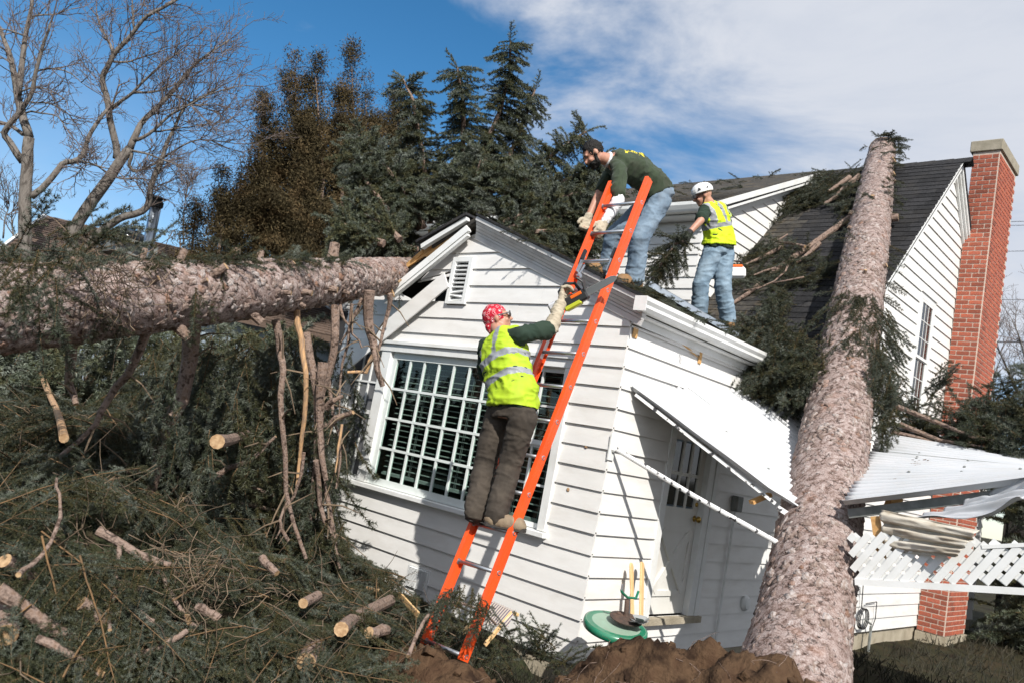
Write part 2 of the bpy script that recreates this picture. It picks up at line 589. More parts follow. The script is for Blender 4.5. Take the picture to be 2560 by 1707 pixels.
def clapboards(parent, to3, lo, hi, z0, z1, left_at, right_at, openings, joints=0.0, rng=random.Random(3), skip=None):
    """rows of wedge boards; to3(u, out, z) gives the world point, out = how proud of the wall"""
    k = 0
    z = z0
    while z < z1 - 0.02:
        zt = min(z + EXP, z1)
        lb, rb = max(lo, left_at(z)), min(hi, right_at(z))
        lt, rt = max(lo, left_at(zt)), min(hi, right_at(zt))
        cuts = []
        for (a, b, c, d) in openings:
            if c < zt - 0.02 and d > z + 0.02:
                cuts.append((a, b))
                for (za, zb) in ((z, c), (d, zt)):
                    if z <= za < zb <= zt and zb - za > .025:
                        o1 = 0.028 - 0.019 * (za - z) / EXP
                        o2 = 0.028 - 0.019 * (zb - z) / EXP
                        P = [to3(a, .001, za), to3(b, .001, za), to3(b, o1, za), to3(a, o1, za), to3(a, .001, zb), to3(b, .001, zb), to3(b, o2, zb), to3(a, o2, zb)]
                        MB().add(P, [(0, 3, 2, 1), (4, 5, 6, 7), (0, 1, 5, 4), (1, 2, 6, 5), (2, 3, 7, 6), (3, 0, 4, 7)]).build('clapboard', M_SIDING, parent)
        segs = span_minus(min(lb, lt), max(rb, rt), cuts)
        fin = []
        for (a, b) in segs:
            if joints and b - a > 1.5 and rng.random() < joints:
                j = a + (b - a) * rng.uniform(0.3, 0.7)
                fin += [(a, j - 0.0012), (j + 0.0012, b)]
            else:
                fin.append((a, b))
        for (a, b) in fin:
            ab, bb = max(a, lb), min(b, rb)
            a_t, b_t = max(a, lt), min(b, rt)
            if skip and skip(a, b, z):
                continue
            if bb - ab < 0.01:
                continue
            if b_t < a_t:
                a_t = b_t = (a_t + b_t) / 2
            w = rng.uniform(-0.0015, 0.0015)
            ob_, ot_, oi_ = 0.028 + w, 0.009 + w, 0.017 + w
            zi = z + .014
            P = [to3(ab, 0.001, zi), to3(bb, 0.001, zi), to3(bb, oi_, zi), to3(ab, oi_, zi),
                 to3(bb, oi_, z - .003), to3(ab, oi_, z - .003), to3(bb, ob_, z - .003), to3(ab, ob_, z - .003),
                 to3(a_t, 0.001, zt), to3(b_t, 0.001, zt), to3(b_t, ot_, zt), to3(a_t, ot_, zt)]
            MB().add(P, [(0, 3, 2, 1), (3, 5, 4, 2), (5, 7, 6, 4), (7, 11, 10, 6), (8, 9, 10, 11), (0, 1, 9, 8), (1, 2, 4, 6, 10, 9), (0, 8, 11, 7, 5, 3)]).build('clapboard', M_SIDING, parent)
        z += EXP
        k += 1


XL = 2 * RX - X0                            # left corner of the wing
WIN = (-8.03, -4.60, 0.86, 2.47)            # front window group, casing to casing
VENT = (-6.47, -6.17, 2.93, 3.44)
# front wall of the wing
front_poly = [(XL, Y0 + .03, ZB - .25), (X0 - .03, Y0 + .03, ZB - .25), (X0 - .03, Y0 + .03, 2.96), (RX, Y0 + .03, RZ - .10), (XL, Y0 + .03, 2.96)]
# core with a real hole behind the broken boards and the windows: built from strips
fw = MB()
fw.box((XL, Y0, ZB - .02), (X0 - .03, Y0 + .08, WIN[2]))
fw.box((XL, Y0, WIN[2]), (WIN[0], Y0 + .08, WIN[3]))
fw.box((WIN[1], Y0, WIN[2]), (X0 - .03, Y0 + .08, WIN[3]))
fw.box((XL, Y0, WIN[3]), (X0 - .03, Y0 + .08, 2.93))
fw.prism([(-6.15, Y0, 2.93), (X0 - .03, Y0, 2.93), (X0 - .03, Y0, 2.98), (-6.15, Y0, 3.76)], (0, .08, 0))
front_wall = fw.build('front_wall', M_SHEATH, house)
MB().box((XL + .1, Y0 + 1.2, 2.8), (-5.6, Y0 + 1.25, 3.8)).box((XL + .1, Y0 + .1, 2.86), (-5.6, Y0 + 1.2, 2.9)).build('attic_interior', M_DARK, house)  # black panels, the darkness of the attic put into their colour
roofline = lambda z: (RZ - .13 - z) / RS


def broken(a, b, z):
    return b < -6.3 and z > 2.93 and z < 3.2


clapboards(front_wall, lambda u, o, z: (u, Y0 - o, z), XL, X0 + .02, ZB, RZ - .13, lambda z: RX - roofline(z), lambda z: RX + roofline(z),
           [WIN, (VENT[0], VENT[1], VENT[2] - .01, VENT[3])], 0.4, skip=broken)
# the surviving broken pieces beside the vent
MB().prism([(-6.98, Y0 - .012, 3.20), (-6.50, Y0 - .012, 3.30), (-6.47, Y0 - .012, 3.46), (-6.62, Y0 - .012, 3.53)], (0, .018, 0)).build('clapboard', M_SIDING, front_wall)
MB().prism([(-7.0, Y0 - .03, 3.165), (-6.49, Y0 - .025, 3.235), (-6.49, Y0 - .025, 3.268), (-6.9, Y0 - .03, 3.20)], (0, .012, 0)).build('clapboard', M_SIDING, front_wall)
# a clapboard torn loose, hanging diagonally across the wall
pa, pb = onY(1116, 700, Y0 - .06), onY(800, 960, Y0 - .12)
tl = MB()
tl.obox((pa + pb) / 2, (pa - pb) / 2, (0, .008, 0), unit(np.cross((0, 1, 0), pa - pb)) * -.098)
o = tl.build('clapboard', M_SIDING, front_wall)
o['label'] = 'clapboard torn loose and hanging diagonally'
MB().obox((pa + pb) / 2 + V(0, .012, .1), (pa - pb) / 2 * .86, (0, .004, 0), unit(np.cross((0, 1, 0), pa - pb)) * -.012).build('split_edge', M_LUMBER, front_wall)

# side wall of wing and main gable end: one plane
YB = 2 * MY - 9.68
DOOR = (6.66, 7.64, 0.29, 2.14)
GWIN = (13.27, 13.87, 3.16, 5.00)
sw = MB()
sw.box((X0 - .08, Y0, ZB - .02), (X0, YB, DOOR[2]))
sw.box((X0 - .08, Y0, DOOR[2]), (X0, DOOR[0], 2.95))
sw.box((X0 - .08, DOOR[1], DOOR[2]), (X0, YB, 2.95))
sw.box((X0 - .08, DOOR[0], DOOR[3]), (X0, DOOR[1], 2.95))
sw.prism([(X0 - .08, 9.72, 2.95), (X0 - .08, YB - .04, 2.95), (X0 - .08, MY, MZ - .14)], (.08, 0, 0))
side_wall = sw.build('side_wall', M_SHEATH, house)
ml = lambda z: (Y0 if z < 2.93 else MY - (MZ - .12 - z) / MS)
mr = lambda z: (YB if z < 2.93 else MY + (MZ - .12 - z) / MS)
CH = (15.02, 16.25)                         # chimney along the wall
clapboards(side_wall, lambda u, o, z: (X0 + o, u, z), Y0 - .02, YB, ZB, MZ - .12, ml, mr,
           [DOOR, (GWIN[0] - .09, GWIN[1] + .09, GWIN[2] - .05, GWIN[3] + .09), (CH[0] + .02, CH[1] - .02, -1, 9)], 0.35, rng=random.Random(8))
# split in the siding under the gutter
so = onX(1380 + 880 * .38265, 720 + 400 * .38265, X0)
MB().prism([(X0 + .024, so[1] - .22, so[2] + .035), (X0 + .024, so[1] + .02, so[2] + .01), (X0 + .024, so[1] + .22, so[2] - .045), (X0 + .024, so[1] + .05, so[2] - .02)], (.004, 0, 0)).build('split_edge', M_LUMBER, side_wall)
MB().box((X0 + .02, so[1] + .2, so[2] - .09), (X0 + .03, so[1] + .25, so[2] + .02)).build('split_edge', M_LUMBER, side_wall)
MB().box((X0 + .02, Y0 + .03, 2.70), (X0 + .028, Y0 + .10, 2.79)).build('split_edge', M_LUMBER, side_wall)

# foundation
MB().box((XL + .03, Y0 + .02, -.8), (X0 - .015, Y0 + .3, ZB - .02)).box((X0 - .3, Y0 + .3, -.8), (X0 - .015, YB, ZB - .02)).build('foundation', M_CONC, house)
# back and left walls that close the volume
MB().box((XL, Y0 + .1, -.5), (XL + .08, 10.5, 2.95)).build('left_wall', M_SIDING, house)
MB().box((-17, 10.0, -.5), (XL - .01, 10.1, 2.95)).build('main_front_wall', M_SIDING, house)
MB().box((-17, YB - .1, -.5), (X0 - .1, YB, 2.95)).build('rear_wall', M_SIDING, house)

# ---- wing roof
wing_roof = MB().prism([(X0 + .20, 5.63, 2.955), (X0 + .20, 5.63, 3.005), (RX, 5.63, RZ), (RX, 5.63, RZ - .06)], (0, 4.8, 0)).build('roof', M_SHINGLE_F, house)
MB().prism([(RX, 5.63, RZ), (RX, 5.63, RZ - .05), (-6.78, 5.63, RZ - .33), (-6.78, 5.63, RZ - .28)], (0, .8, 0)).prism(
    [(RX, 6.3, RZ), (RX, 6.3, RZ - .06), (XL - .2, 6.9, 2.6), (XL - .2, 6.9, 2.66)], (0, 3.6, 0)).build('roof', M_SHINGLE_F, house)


def roof_strips(name, p0, along, up, nrow, w, exp_, mat, parent, lift=0.012, tab=None, seed=1):
    """overlapping shingle tabs on a plane; along and up are unit vectors; returns (verts, quads)"""
    rs = np.random.default_rng(seed)
    n = np.cross(along, up)
    n = n / np.linalg.norm(n)
    vs_, fs_ = [], []
    for r in range(nrow):
        u = (rs.random() - .5) * tab if tab else 0
        while u < w:
            a, b = max(u, 0), min(u + (tab or w) - .006, w)
            if b - a > .03:
                h0 = r * exp_ + rs.normal(0, .003)
                P = [p0 + along * a + up * h0 + n * lift, p0 + along * b + up * h0 + n * lift,
                     p0 + along * b + up * (h0 + exp_ * 1.08) + n * .003, p0 + along * a + up * (h0 + exp_ * 1.08) + n * .003,
                     p0 + along * a + up * h0, p0 + along * b + up * h0]
                vs_.append(P)
            u += tab or w
    return vs_


TABF = [(0, 1, 2, 3), (4, 5, 1, 0), (4, 0, 3), (1, 5, 2)]
# right slope of the wing: courses along Y
upw = unit((-1, 0, RS))
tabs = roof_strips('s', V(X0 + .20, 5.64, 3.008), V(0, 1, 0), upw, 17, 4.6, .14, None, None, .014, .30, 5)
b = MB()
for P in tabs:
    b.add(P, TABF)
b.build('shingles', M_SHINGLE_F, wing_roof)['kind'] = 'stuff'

# rake cornice of the wing's right slope: three stepped mouldings that lean forward
rk = unit((1, 0, -RS))
up_r = unit((RS, 0, 1))
pA, pE = V(RX, 0, RZ - .01), V(X0 + .20, 0, 3.0)
M_RAKE = pm('weathered_rake_paint', (0.70, 0.69, 0.68), (0.62, 0.60, 0.58), 6, 0.45, 0.03, 40, dirt=(0.3, 0.24, 0.2, 0.5), dscale=3)
for k, (d0, d1, y0, y1) in enumerate(((.0, .042, 5.61, 5.615), (.046, .080, 5.63, 5.65), (.083, .112, 5.652, 5.672), (.115, .142, 5.675, 5.69), (.146, .170, 5.695, 5.70), (.173, .225, 5.708, 5.714))):
    a0, a1 = pA - up_r * d0, pE - up_r * d0
    b0, b1 = pA - up_r * d1, pE - up_r * d1
    P = [(a0[0], y0, a0[2]), (a1[0], y0, a1[2]), (b1[0], y1, b1[2]), (b0[0], y1, b0[2])]
    Q = [(p[0], Y0 - .005, p[2]) for p in P]
    MB().add([*P, *Q], [(0, 1, 2, 3), (7, 6, 5, 4), (0, 4, 5, 1), (1, 5, 6, 2), (2, 6, 7, 3), (3, 7, 4, 0)]).build('rake_moulding', M_RAKE, house)
# drip edge
MB().bar(V(RX, 5.61, RZ + .012), V(X0 + .21, 5.61, 3.012), .03, .022, up_r).build('drip_edge', M_SHINGLE, house)
# left rake, broken: a short piece still up at the ridge, the fascia dropped and split lumber between
la, lb = onY(1170, 548, 5.61), onY(1056, 618, 5.59)
MB().bar(la + V(.0, 0, -.0), lb + V(0, 0, -.0), .05, .05, (0, 0, 1)).build('rake_moulding', M_TRIM, house)
MB().bar(la + V(.0, .2, .045), lb + V(-.08, .2, .05), .5, .03, (0, 0, 1)).build('torn_shingles', M_SHINGLE, house)
fa, fb = onY(1172, 572, 5.64), onY(964, 742, 5.56)
for d, hh, yy in ((.0, .075, 0), (-.062, .045, .012)):
    MB().bar(fa + V(0, yy, d), fb + V(0, yy, d), .05, hh, (0, 0, 1)).build('rake_moulding', M_TRIM, house)
for (p1, p2, w, h, yy) in (((1160, 575), (1010, 690), .1, .05, 5.72), ((1150, 590), (1005, 685), .12, .03, 5.70), ((1110, 598), (1040, 650), .05, .04, 5.66),
                           ((1062, 630), (1010, 676), .06, .05, 5.68), ((1140, 580), (1060, 645), .03, .04, 5.67)):
    MB().bar(onY(*p1, yy), onY(*p2, yy + .05), w, h, (0, 0, 1)).build('split_lumber', M_LUMBER, house)
MB().bar(onY(1075, 580, 6.2), onY(1120, 570, 6.6), .05, .05).build('split_lumber', M_PINE, house)
for (p1, p2) in (((985, 733), (962, 735)), ((1003, 700), (996, 706)), ((978, 722), (985, 742))):
    MB().bar(onY(*p1, 5.46), onY(*p2, 5.42), .012, .02).build('splinter', M_CUT, house)
# ragged felt of the broken roof edge
MB().prism([onY(1075, 628, 5.7), onY(1040, 630, 5.75), onY(1000, 690, 5.7), onY(985, 725, 5.65), onY(1020, 690, 5.6)], (0, .4, -.05)).build('roofing_felt', M_DARK, house)

# gutter with ogee face along the right eave of the wing
GE = 8.6
gp = [(X0 + .125, 2.90), (X0 + .19, 2.90), (X0 + .215, 2.93), (X0 + .215, 2.955), (X0 + .235, 2.985), (X0 + .235, 3.02), (X0 + .225, 3.02), (X0 + .225, 2.99), (X0 + .135, 2.92), (X0 + .125, 3.02)]
MB().prism([(x, 5.60, z) for x, z in gp], (0, GE - 5.6, 0)).build('gutter', M_TRIM, house)
MB().box((X0 + .115, 5.594, 2.895), (X0 + .24, 5.6, 3.022)).build('gutter_end_cap', M_TRIM, house)
MB().box((X0 + .03, Y0 - .03, 2.875), (X0 + .123, 9.6, 2.89)).build('soffit', M_TRIM, house)
MB().box((X0 + .025, Y0 - .02, 2.81), (X0 + .045, 9.6, 2.874)).build('frieze_board', M_TRIM, house)

# ---- main roof
mroof = MB().prism([(X0 + .14, 9.55, MZ - MS * (MY - 9.55)), (X0 + .14, MY, MZ), (X0 + .14, MY, MZ - .09), (X0 + .14, 9.55, MZ - MS * (MY - 9.55) - .09)], (-13, 0, 0)).prism(
    [(X0 + .14, YB + .15, MZ - MS * (YB + .15 - MY)), (X0 + .14, MY, MZ), (X0 + .14, MY, MZ - .09), (X0 + .14, YB + .15, MZ - MS * (YB + .15 - MY) - .09)], (-13, 0, 0)).build('roof', M_SHINGLE, house)
upm = unit((0, 1, MS))
w_m = (X0 + .15) - DX
nrow = int((MY - 9.55) * math.sqrt(1 + MS * MS) / .145)
tabs = roof_strips('s', V(DX, 9.55, MZ - MS * (MY - 9.55) + .004), V(1, 0, 0), upm, nrow, w_m, .145, None, None, .012, .305, 2)
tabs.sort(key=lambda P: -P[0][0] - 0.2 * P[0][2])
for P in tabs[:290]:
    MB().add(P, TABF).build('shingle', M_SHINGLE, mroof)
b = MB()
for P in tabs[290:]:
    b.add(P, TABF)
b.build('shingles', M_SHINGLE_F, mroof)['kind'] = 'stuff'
b = MB()
for k in range(9):
    b.obox((DX + .15 + k * .29, MY - .055, MZ - .036), (.15, 0, .004), (0, .06, .0618), (0, -.004, .004)).obox((DX + .15 + k * .29, MY + .055, MZ - .036), (.15, 0, .004), (0, .06, -.0618), (0, .004, .004))
b.build('ridge_cap', M_SHINGLE, mroof)
# rake boards of the main gable
for sgn in (-1, 1):
    e = MY + sgn * (MY - 9.62)
    for d0, d1, x1 in ((.09, .17, .13), (.172, .24, .10), (.242, .31, .06)):
        P = [(X0 + .02, MY, MZ - d0), (X0 + .02, e, MZ - d0 - MS * (MY - 9.62)), (X0 + .02, e, MZ - d1 - MS * (MY - 9.62)), (X0 + .02, MY, MZ - d1)]
        MB().prism(P, (x1 - .02, 0, 0)).build('rake_moulding', M_TRIM, house)
MB().prism([(X0 + .141, 9.55, MZ - MS * (MY - 9.55) + .01), (X0 + .141, MY, MZ + .012), (X0 + .141, MY, MZ - .04), (X0 + .141, 9.55, MZ - MS * (MY - 9.55) - .04)], (.008, 0, 0)).build('drip_edge', M_TRIM, house)

# ---- dormer
DF = 10.48
dormer = MB().box((-16.5, DF, 3.4), (DX, DF + .08, 5.5)).prism([(DX - .08, DF + .08, 3.4), (DX - .08, MY - .6, 7.0), (DX - .08, DF + .08, 5.52)], (.08, 0, 0)).build('dormer_wall', M_SHEATH, house)
clapboards(dormer, lambda u, o, z: (u, DF - o, z), -16.4, DX + .02, ZB + 21 * EXP, 5.45, lambda z: -99, lambda z: 99, [], 0.5, rng=random.Random(4))
ds = (7.62 - 5.62) / (MY - 10.2)
clapboards(dormer, lambda u, o, z: (DX + o, u, z), DF - .02, MY, ZB + 21 * EXP, 7.4, lambda z: DF if z < 5.5 else 10.2 + (z + .16 - 5.62) / ds, lambda z: MY - (MZ + .03 - z) / MS, [], 0, rng=random.Random(5))
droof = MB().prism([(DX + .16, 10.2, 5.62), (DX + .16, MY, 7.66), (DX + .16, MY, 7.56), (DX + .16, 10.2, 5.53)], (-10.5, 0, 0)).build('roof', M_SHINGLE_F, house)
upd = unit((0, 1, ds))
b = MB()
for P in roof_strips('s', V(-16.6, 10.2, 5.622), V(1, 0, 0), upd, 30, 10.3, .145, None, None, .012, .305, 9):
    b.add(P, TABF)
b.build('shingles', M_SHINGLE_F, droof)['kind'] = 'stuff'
MB().prism([(DX + .17, 10.2, 5.60), (DX + .17, MY - .15, 7.57), (DX + .17, MY - .15, 7.47), (DX + .17, 10.2, 5.50)], (.018, 0, 0)).build('fascia', M_TRIM, house)
MB().prism([(DX + .02, 10.3, 5.50), (DX + .02, MY - .3, 7.37), (DX + .02, MY - .3, 7.33), (DX + .02, 10.3, 5.46)], (.15, 0, 0)).build('soffit', M_TRIM, house)
MB().prism([(DX + .025, DF - .02, 5.48), (DX + .025, MY - .4, 7.29), (DX + .025, MY - .4, 7.2), (DX + .025, DF - .02, 5.39)], (.02, 0, 0)).build('frieze_board', M_TRIM, house)
MB().prism([(DX + .16, 10.08, 5.5), (DX + .16, 10.1, 5.47), (DX + .16, 10.2, 5.47), (DX + .16, 10.2, 5.61), (DX + .16, 10.05, 5.61), (DX + .16, 10.05, 5.56)], (-10, 0, 0)).build('gutter', M_TRIM, house)
MB().box((-16.4, 10.2, 5.44), (DX, DF - .03, 5.46)).build('soffit', M_TRIM, house)

# ---- chimney: every brick
chim = empty('chimney', (X0 + .22, 15.6, -.4), None, None, None, house)
cx0, cx1, cy0, cy1 = X0 + .03, X0 + .45, CH[0], CH[1]
MB().box((cx0, cy0 + .0, ZB - .06), (cx1 - .0, cy1 - .012, 8.1)).build('mortar_core', M_MORTAR, chim)
MB().box((cx0 - .01, cy0 - .03, -.9), (cx1 + .03, cy1 + .03, ZB - .07)).build('chimney_base', M_CONC, chim)
MB().box((cx0 - .05, cy0 - .035, 8.1), (cx1 + .035, cy1 + .035, 8.30)).build('chimney_cap', M_CAP, chim, bevel=.01)
MB().lathe((cx0 + .2, cy0 + .45, 8.30), [(.12, 0), (.12, .12), (.10, .12), (.10, .02)], sides=14).build('flue_tile', M_LUMBER, chim)


def brick_mesh(l, h, d):
    bm = MB().obox((0, 0, 0), (l / 2, 0, 0), (0, d / 2, 0), (0, 0, h / 2)).build('brick', M_BRICK)
    me = bm.data
    bpy.data.objects.remove(bm)
    return me


CO = 0.0793
BL = 0.2055
FULL, HALF = brick_mesh(BL - .017, CO - .017, .03), brick_mesh(BL / 2 - .017, CO - .017, .03)
count = 0
mrg = MB()
ncourse = int((8.1 - (ZB - .06)) / CO)
bricks = []
for c in range(ncourse):
    z = ZB - .06 + CO * (c + .5)
    # face towards -Y: two bricks wide
    xs = [(cx0 + BL * .5, FULL), (cx0 + BL * 1.5, FULL)] if c % 2 else [(cx0 + BL * .25, HALF), (cx0 + BL, FULL), (cx0 + BL * 1.75, HALF)]
    for x, me in xs:
        bricks.append((me, (x, cy0 + .008, z), 0, 0))
    n = 6
    for k in range(n):
        if c % 2:
            bricks.append((FULL, (cx1 - .008, cy0 + BL * (k + .5), z), 1, k))
        else:
            bricks.append((FULL if 0 < k else HALF, (cx1 - .008, cy0 + (BL * k if k else BL * .25), z), 1, k))
bricks.sort(key=lambda q: q[3] + (0.5 if q[2] else 0))
for i, (me, p, rot, _) in enumerate(bricks):
    if i < 430:
        o = bpy.data.objects.new('brick', me)
        link(o, chim)
        o.matrix_parent_inverse = root_inv(chim)
        o.location = p
        o.rotation_euler = (0, 0, math.pi / 2 if rot else 0)
    else:
        l = (BL - .017) / 2
        mrg.obox(p, (0, l, 0), (.015, 0, 0), (0, 0, CO / 2 - .0085))
mrg.build('bricks', M_BRICK, chim)['kind'] = 'stuff'

# ---- front window group
def sash(parent, x0, x1, z0, z1, y, nx_, nz_, mat, bar=.022, st=.05, pane_mat=None, name='sash'):
    """frame, glazing bars and panes facing -Y"""
    f = MB()
    f.box((x0, y, z0), (x0 + st, y + .035, z1)).box((x1 - st, y, z0), (x1, y + .035, z1))
    f.box((x0 + st, y, z0), (x1 - st, y + .035, z0 + st)).box((x0 + st, y, z1 - st), (x1 - st, y + .035, z1))
    s = f.build(name, mat, parent)
    a0, a1, c0, c1 = x0 + st, x1 - st, z0 + st, z1 - st
    for i in range(1, nx_):
        x = a0 + (a1 - a0) * i / nx_
        MB().box((x - bar / 2, y + .006, c0), (x + bar / 2, y + .03, c1)).build('glazing_bar', mat, s)
    for j in range(1, nz_):
        z = c0 + (c1 - c0) * j / nz_
        MB().box((a0, y + .004, z - bar / 2), (a1, y + .0285, z + bar / 2)).build('glazing_bar', mat, s)
    return s, (a0, a1, c0, c1)


M_GLZ = bpy.data.materials.new('clear_pane')
M_GLZ.use_nodes = True
gb = M_GLZ.node_tree.nodes
gl = M_GLZ.node_tree.links
gb.remove(gb['Principled BSDF'])
tr, gs, mx = gb.new('ShaderNodeBsdfTransparent'), gb.new('ShaderNodeBsdfGlossy'), gb.new('ShaderNodeMixShader')
tr.inputs[0].default_value = (.82, .9, .87, 1)
gs.inputs['Roughness'].default_value = .02
fr = gb.new('ShaderNodeLayerWeight')
fr.inputs[0].default_value = .5
f3 = gb.new('ShaderNodeMath')
f3.operation = 'POWER'
f3.inputs[1].default_value = 3.5
gl.new(fr.outputs['Facing'], f3.inputs[0])
f4 = gb.new('ShaderNodeMath')
f4.operation = 'MULTIPLY_ADD'
f4.inputs[1].default_value = .55
f4.inputs[2].default_value = .035
gl.new(f3.outputs[0], f4.inputs[0])
gl.new(f4.outputs[0], mx.inputs[0])
gl.new(tr.outputs[0], mx.inputs[1])
gl.new(gs.outputs[0], mx.inputs[2])
gl.new(mx.outputs[0], gb['Material Output'].inputs['Surface'])
M_MINT = pm('mint_white_sash', (0.74, 0.79, 0.77), (0.70, 0.75, 0.73), 4, 0.4, dirt=(0.45, 0.45, 0.42, 0.3), dscale=3)

win = empty('window', (-6.3, Y0, .86), None, None, None, house)
wx0, wx1, wz0, wz1 = WIN
# casing
cs = MB()
cs.box((wx0, Y0 - .045, wz0 + .05), (wx0 + .08, Y0 + .06, wz1 - .1)).box((wx1 - .09, Y0 - .045, wz0 + .05), (wx1, Y0 + .06, wz1 - .1))
cs.box((wx0, Y0 - .05, wz1 - .1), (wx1, Y0 + .06, wz1 - .02)).box((wx0 - .02, Y0 - .075, wz1 - .02), (wx1 + .02, Y0 + .06, wz1 + .02))
cs.box((-7.36, Y0 - .04, wz0 + .05), (-7.20, Y0 + .06, wz1 - .1)).box((-5.42, Y0 - .04, wz0 + .05), (-5.29, Y0 + .06, wz1 - .1))
cs.build('casing', M_TRIM, win, bevel=.004)
MB().box((wx0 - .03, Y0 - .085, wz0 - .005), (wx1 + .03, Y0 + .06, wz0 + .045)).build('sill', M_TRIM, win, bevel=.006)
s, (a0, a1, c0, c1) = sash(win, -7.20, -5.42, wz0 + .05, wz1 - .1, Y0 + .0, 7, 4, M_MINT, .026, .075, name='picture_sash')
z_ = np.linspace(c0, c1, 5)
x_ = np.linspace(a0, a1, 8)
for i in range(7):
    for j in range(4):
        MB().box((x_[i], Y0 + .018, z_[j]), (x_[i + 1], Y0 + .021, z_[j + 1])).build('pane', M_GLZ, s)
MB().box((-8.1, Y0 + .7, .7), (-4.5, Y0 + .72, 2.6)).box((-8.1, Y0 + .09, .6), (-4.5, Y0 + .7, .62)).build('room_interior', M_DARK, house)  # black panels, the dimness of the room put into their colour
for (bx0, bx1, nb, zb0) in ((-7.12, -5.5, 22, 1.03), (-5.25, -4.72, 22, .95)):
    bl = empty('window_blind', ((bx0 + bx1) / 2, Y0 + .1, .95), None, None, None, house)
    for k in range(nb):
        z = zb0 + .03 + k * (2.33 - zb0) / nb
        MB().obox(((bx0 + bx1) / 2, Y0 + .12, z), ((bx1 - bx0) / 2, 0, 0), (0, .012, .0045), (0, 0, .0014)).build('slat', M_BLIND, bl)
    MB().box((bx0, Y0 + .10, zb0 - .0), (bx1, Y0 + .14, zb0 + .022)).build('bottom_rail', M_BLIND, bl)
    nc = 5 if bx1 - bx0 > 1 else 2
    for k in range(nc):
        x = bx0 + .1 + (bx1 - bx0 - .2) * k / (nc - 1)
        MB().box((x - .002, Y0 + .094, zb0), (x + .002, Y0 + .096, 2.36)).box((x + .02, Y0 + .094, zb0), (x + .023, Y0 + .096, 2.36)).build('cord', M_BLIND, bl)
# side double-hung sashes
for (x0, x1, left) in ((-7.95, -7.36, True), (-5.29, -4.69, False)):
    zm = (wz0 + wz1) / 2 - .02
    up_, (p0, p1, q0, q1) = sash(win, x0, x1, zm, wz1 - .1, Y0 + .012, 3 if left else 2, 2, M_TRIM, .02, .045)
    MB().box((p0, Y0 + .034, q0), (p1, Y0 + .036, q1)).build('pane', M_SCREEN if left else M_GLZ, up_)
    lo_, (p0, p1, q0, q1) = sash(win, x0 + .002, x1 - .002, wz0 + .05, zm + .02, Y0 + .036, 3 if left else 2, 2 if not left else 1, M_TRIM, .02, .045)
    MB().box((p0, Y0 + .056, q0), (p1, Y0 + .058, q1)).build('pane', M_SCREEN if left else M_GLZ, lo_)
    if left:
        MB().box((x0, Y0 - .002, wz0 + .05), (x1, Y0 + .006, wz0 + .08)).box((x0, Y0 - .002, wz1 - .13), (x1, Y0 + .006, wz1 - .1)).box((x0, Y0 - .002, wz0 + .08), (x0 + .03, Y0 + .006, wz1 - .13)).box((x1 - .03, Y0 - .002, wz0 + .08), (x1, Y0 + .006, wz1 - .13)).build('screen_frame', M_TRIM, win)

# ---- gable vent
vent = empty('gable_vent', (-6.32, Y0 - .03, 2.93), None, None, None, house)
vx0, vx1, vz0, vz1 = VENT
MB().box((vx0, Y0 - .05, vz0), (vx0 + .05, Y0 + .03, vz1)).box((vx1 - .05, Y0 - .05, vz0), (vx1, Y0 + .03, vz1)).box((vx0 + .05, Y0 - .05, vz1 - .05), (vx1 - .05, Y0 + .03, vz1)).box((vx0 + .05, Y0 - .05, vz0), (vx1 - .05, Y0 + .03, vz0 + .03)).build('vent_frame', M_TRIM, vent)
MB().box((vx0 + .05, Y0 + .02, vz0), (vx1 - .05, Y0 + .025, vz1)).build('vent_backing', M_DARK, vent)
for k in range(9):
    z = vz0 + .055 + k * .046
    tw = .02 if k < 3 else 0
    MB().obox(((vx0 + vx1) / 2, Y0 - .015, z), ((vx1 - vx0) / 2 - .05, 0, (.012 * (-1) ** k if k < 3 else 0)), (0, .028, .016 + tw * .4), (0, -.003, .006)).build('louvre', M_TRIM, vent)

# ---- foundation vent grille in the lower siding
fv = onY(800 + 635 * .38265, 1107 + 885 * .38265, Y0 - .03)
grille = empty('wall_grille', tuple(fv), None, None, None, house)
MB().box((fv[0] - .16, Y0 - .03, fv[2] - .11), (fv[0] + .16, Y0 - .022, fv[2] + .11)).build('grille_plate', M_TRIM, grille)
for k in range(16):
    for sx in (-1, 1):
        z = fv[2] - .09 + k * .012
        MB().obox((fv[0] + sx * .07, Y0 - .036, z), (.062, 0, 0), (0, .006, .003), (0, -.001, .002)).build('louvre', M_TRIM, grille)

# ---- side door with X panel and six panes
door = empty('door', (X0, 7.1, .3), None, None, None, house)
d0, d1, dz0, dz1 = DOOR
MB().box((X0 - .05, d0, dz0), (X0 + .035, d0 + .09, dz1)).box((X0 - .05, d1 - .18, dz0), (X0 + .035, d1 - .07, dz1)).box((X0 - .05, d1 - .065, dz0), (X0 + .045, d1, dz1)).box((X0 - .05, d0 + .09, dz1 - .09), (X0 + .035, d1 - .18, dz1)).build('door_frame', M_TRIM, door)
MB().box((X0 - .06, d0 - .02, dz0 - .06), (X0 + .08, d1 + .02, dz0)).build('threshold', M_CONC, door)
e0, e1 = d0 + .092, d1 - .182
ey = X0 - .03
dl = MB()
pz = (1.31, 1.95)
dl.box((ey - .02, e0, dz0 + .01), (ey, e0 + .09, dz1 - .1)).box((ey - .02, e1 - .09, dz0 + .01), (ey, e1, dz1 - .1))
dl.box((ey - .02, e0 + .09, dz0 + .01), (ey, e1 - .09, pz[0])).box((ey - .02, e0 + .09, pz[1]), (ey, e1 - .09, dz1 - .1))
leaf = dl.build('door_leaf', M_DOOR, door)
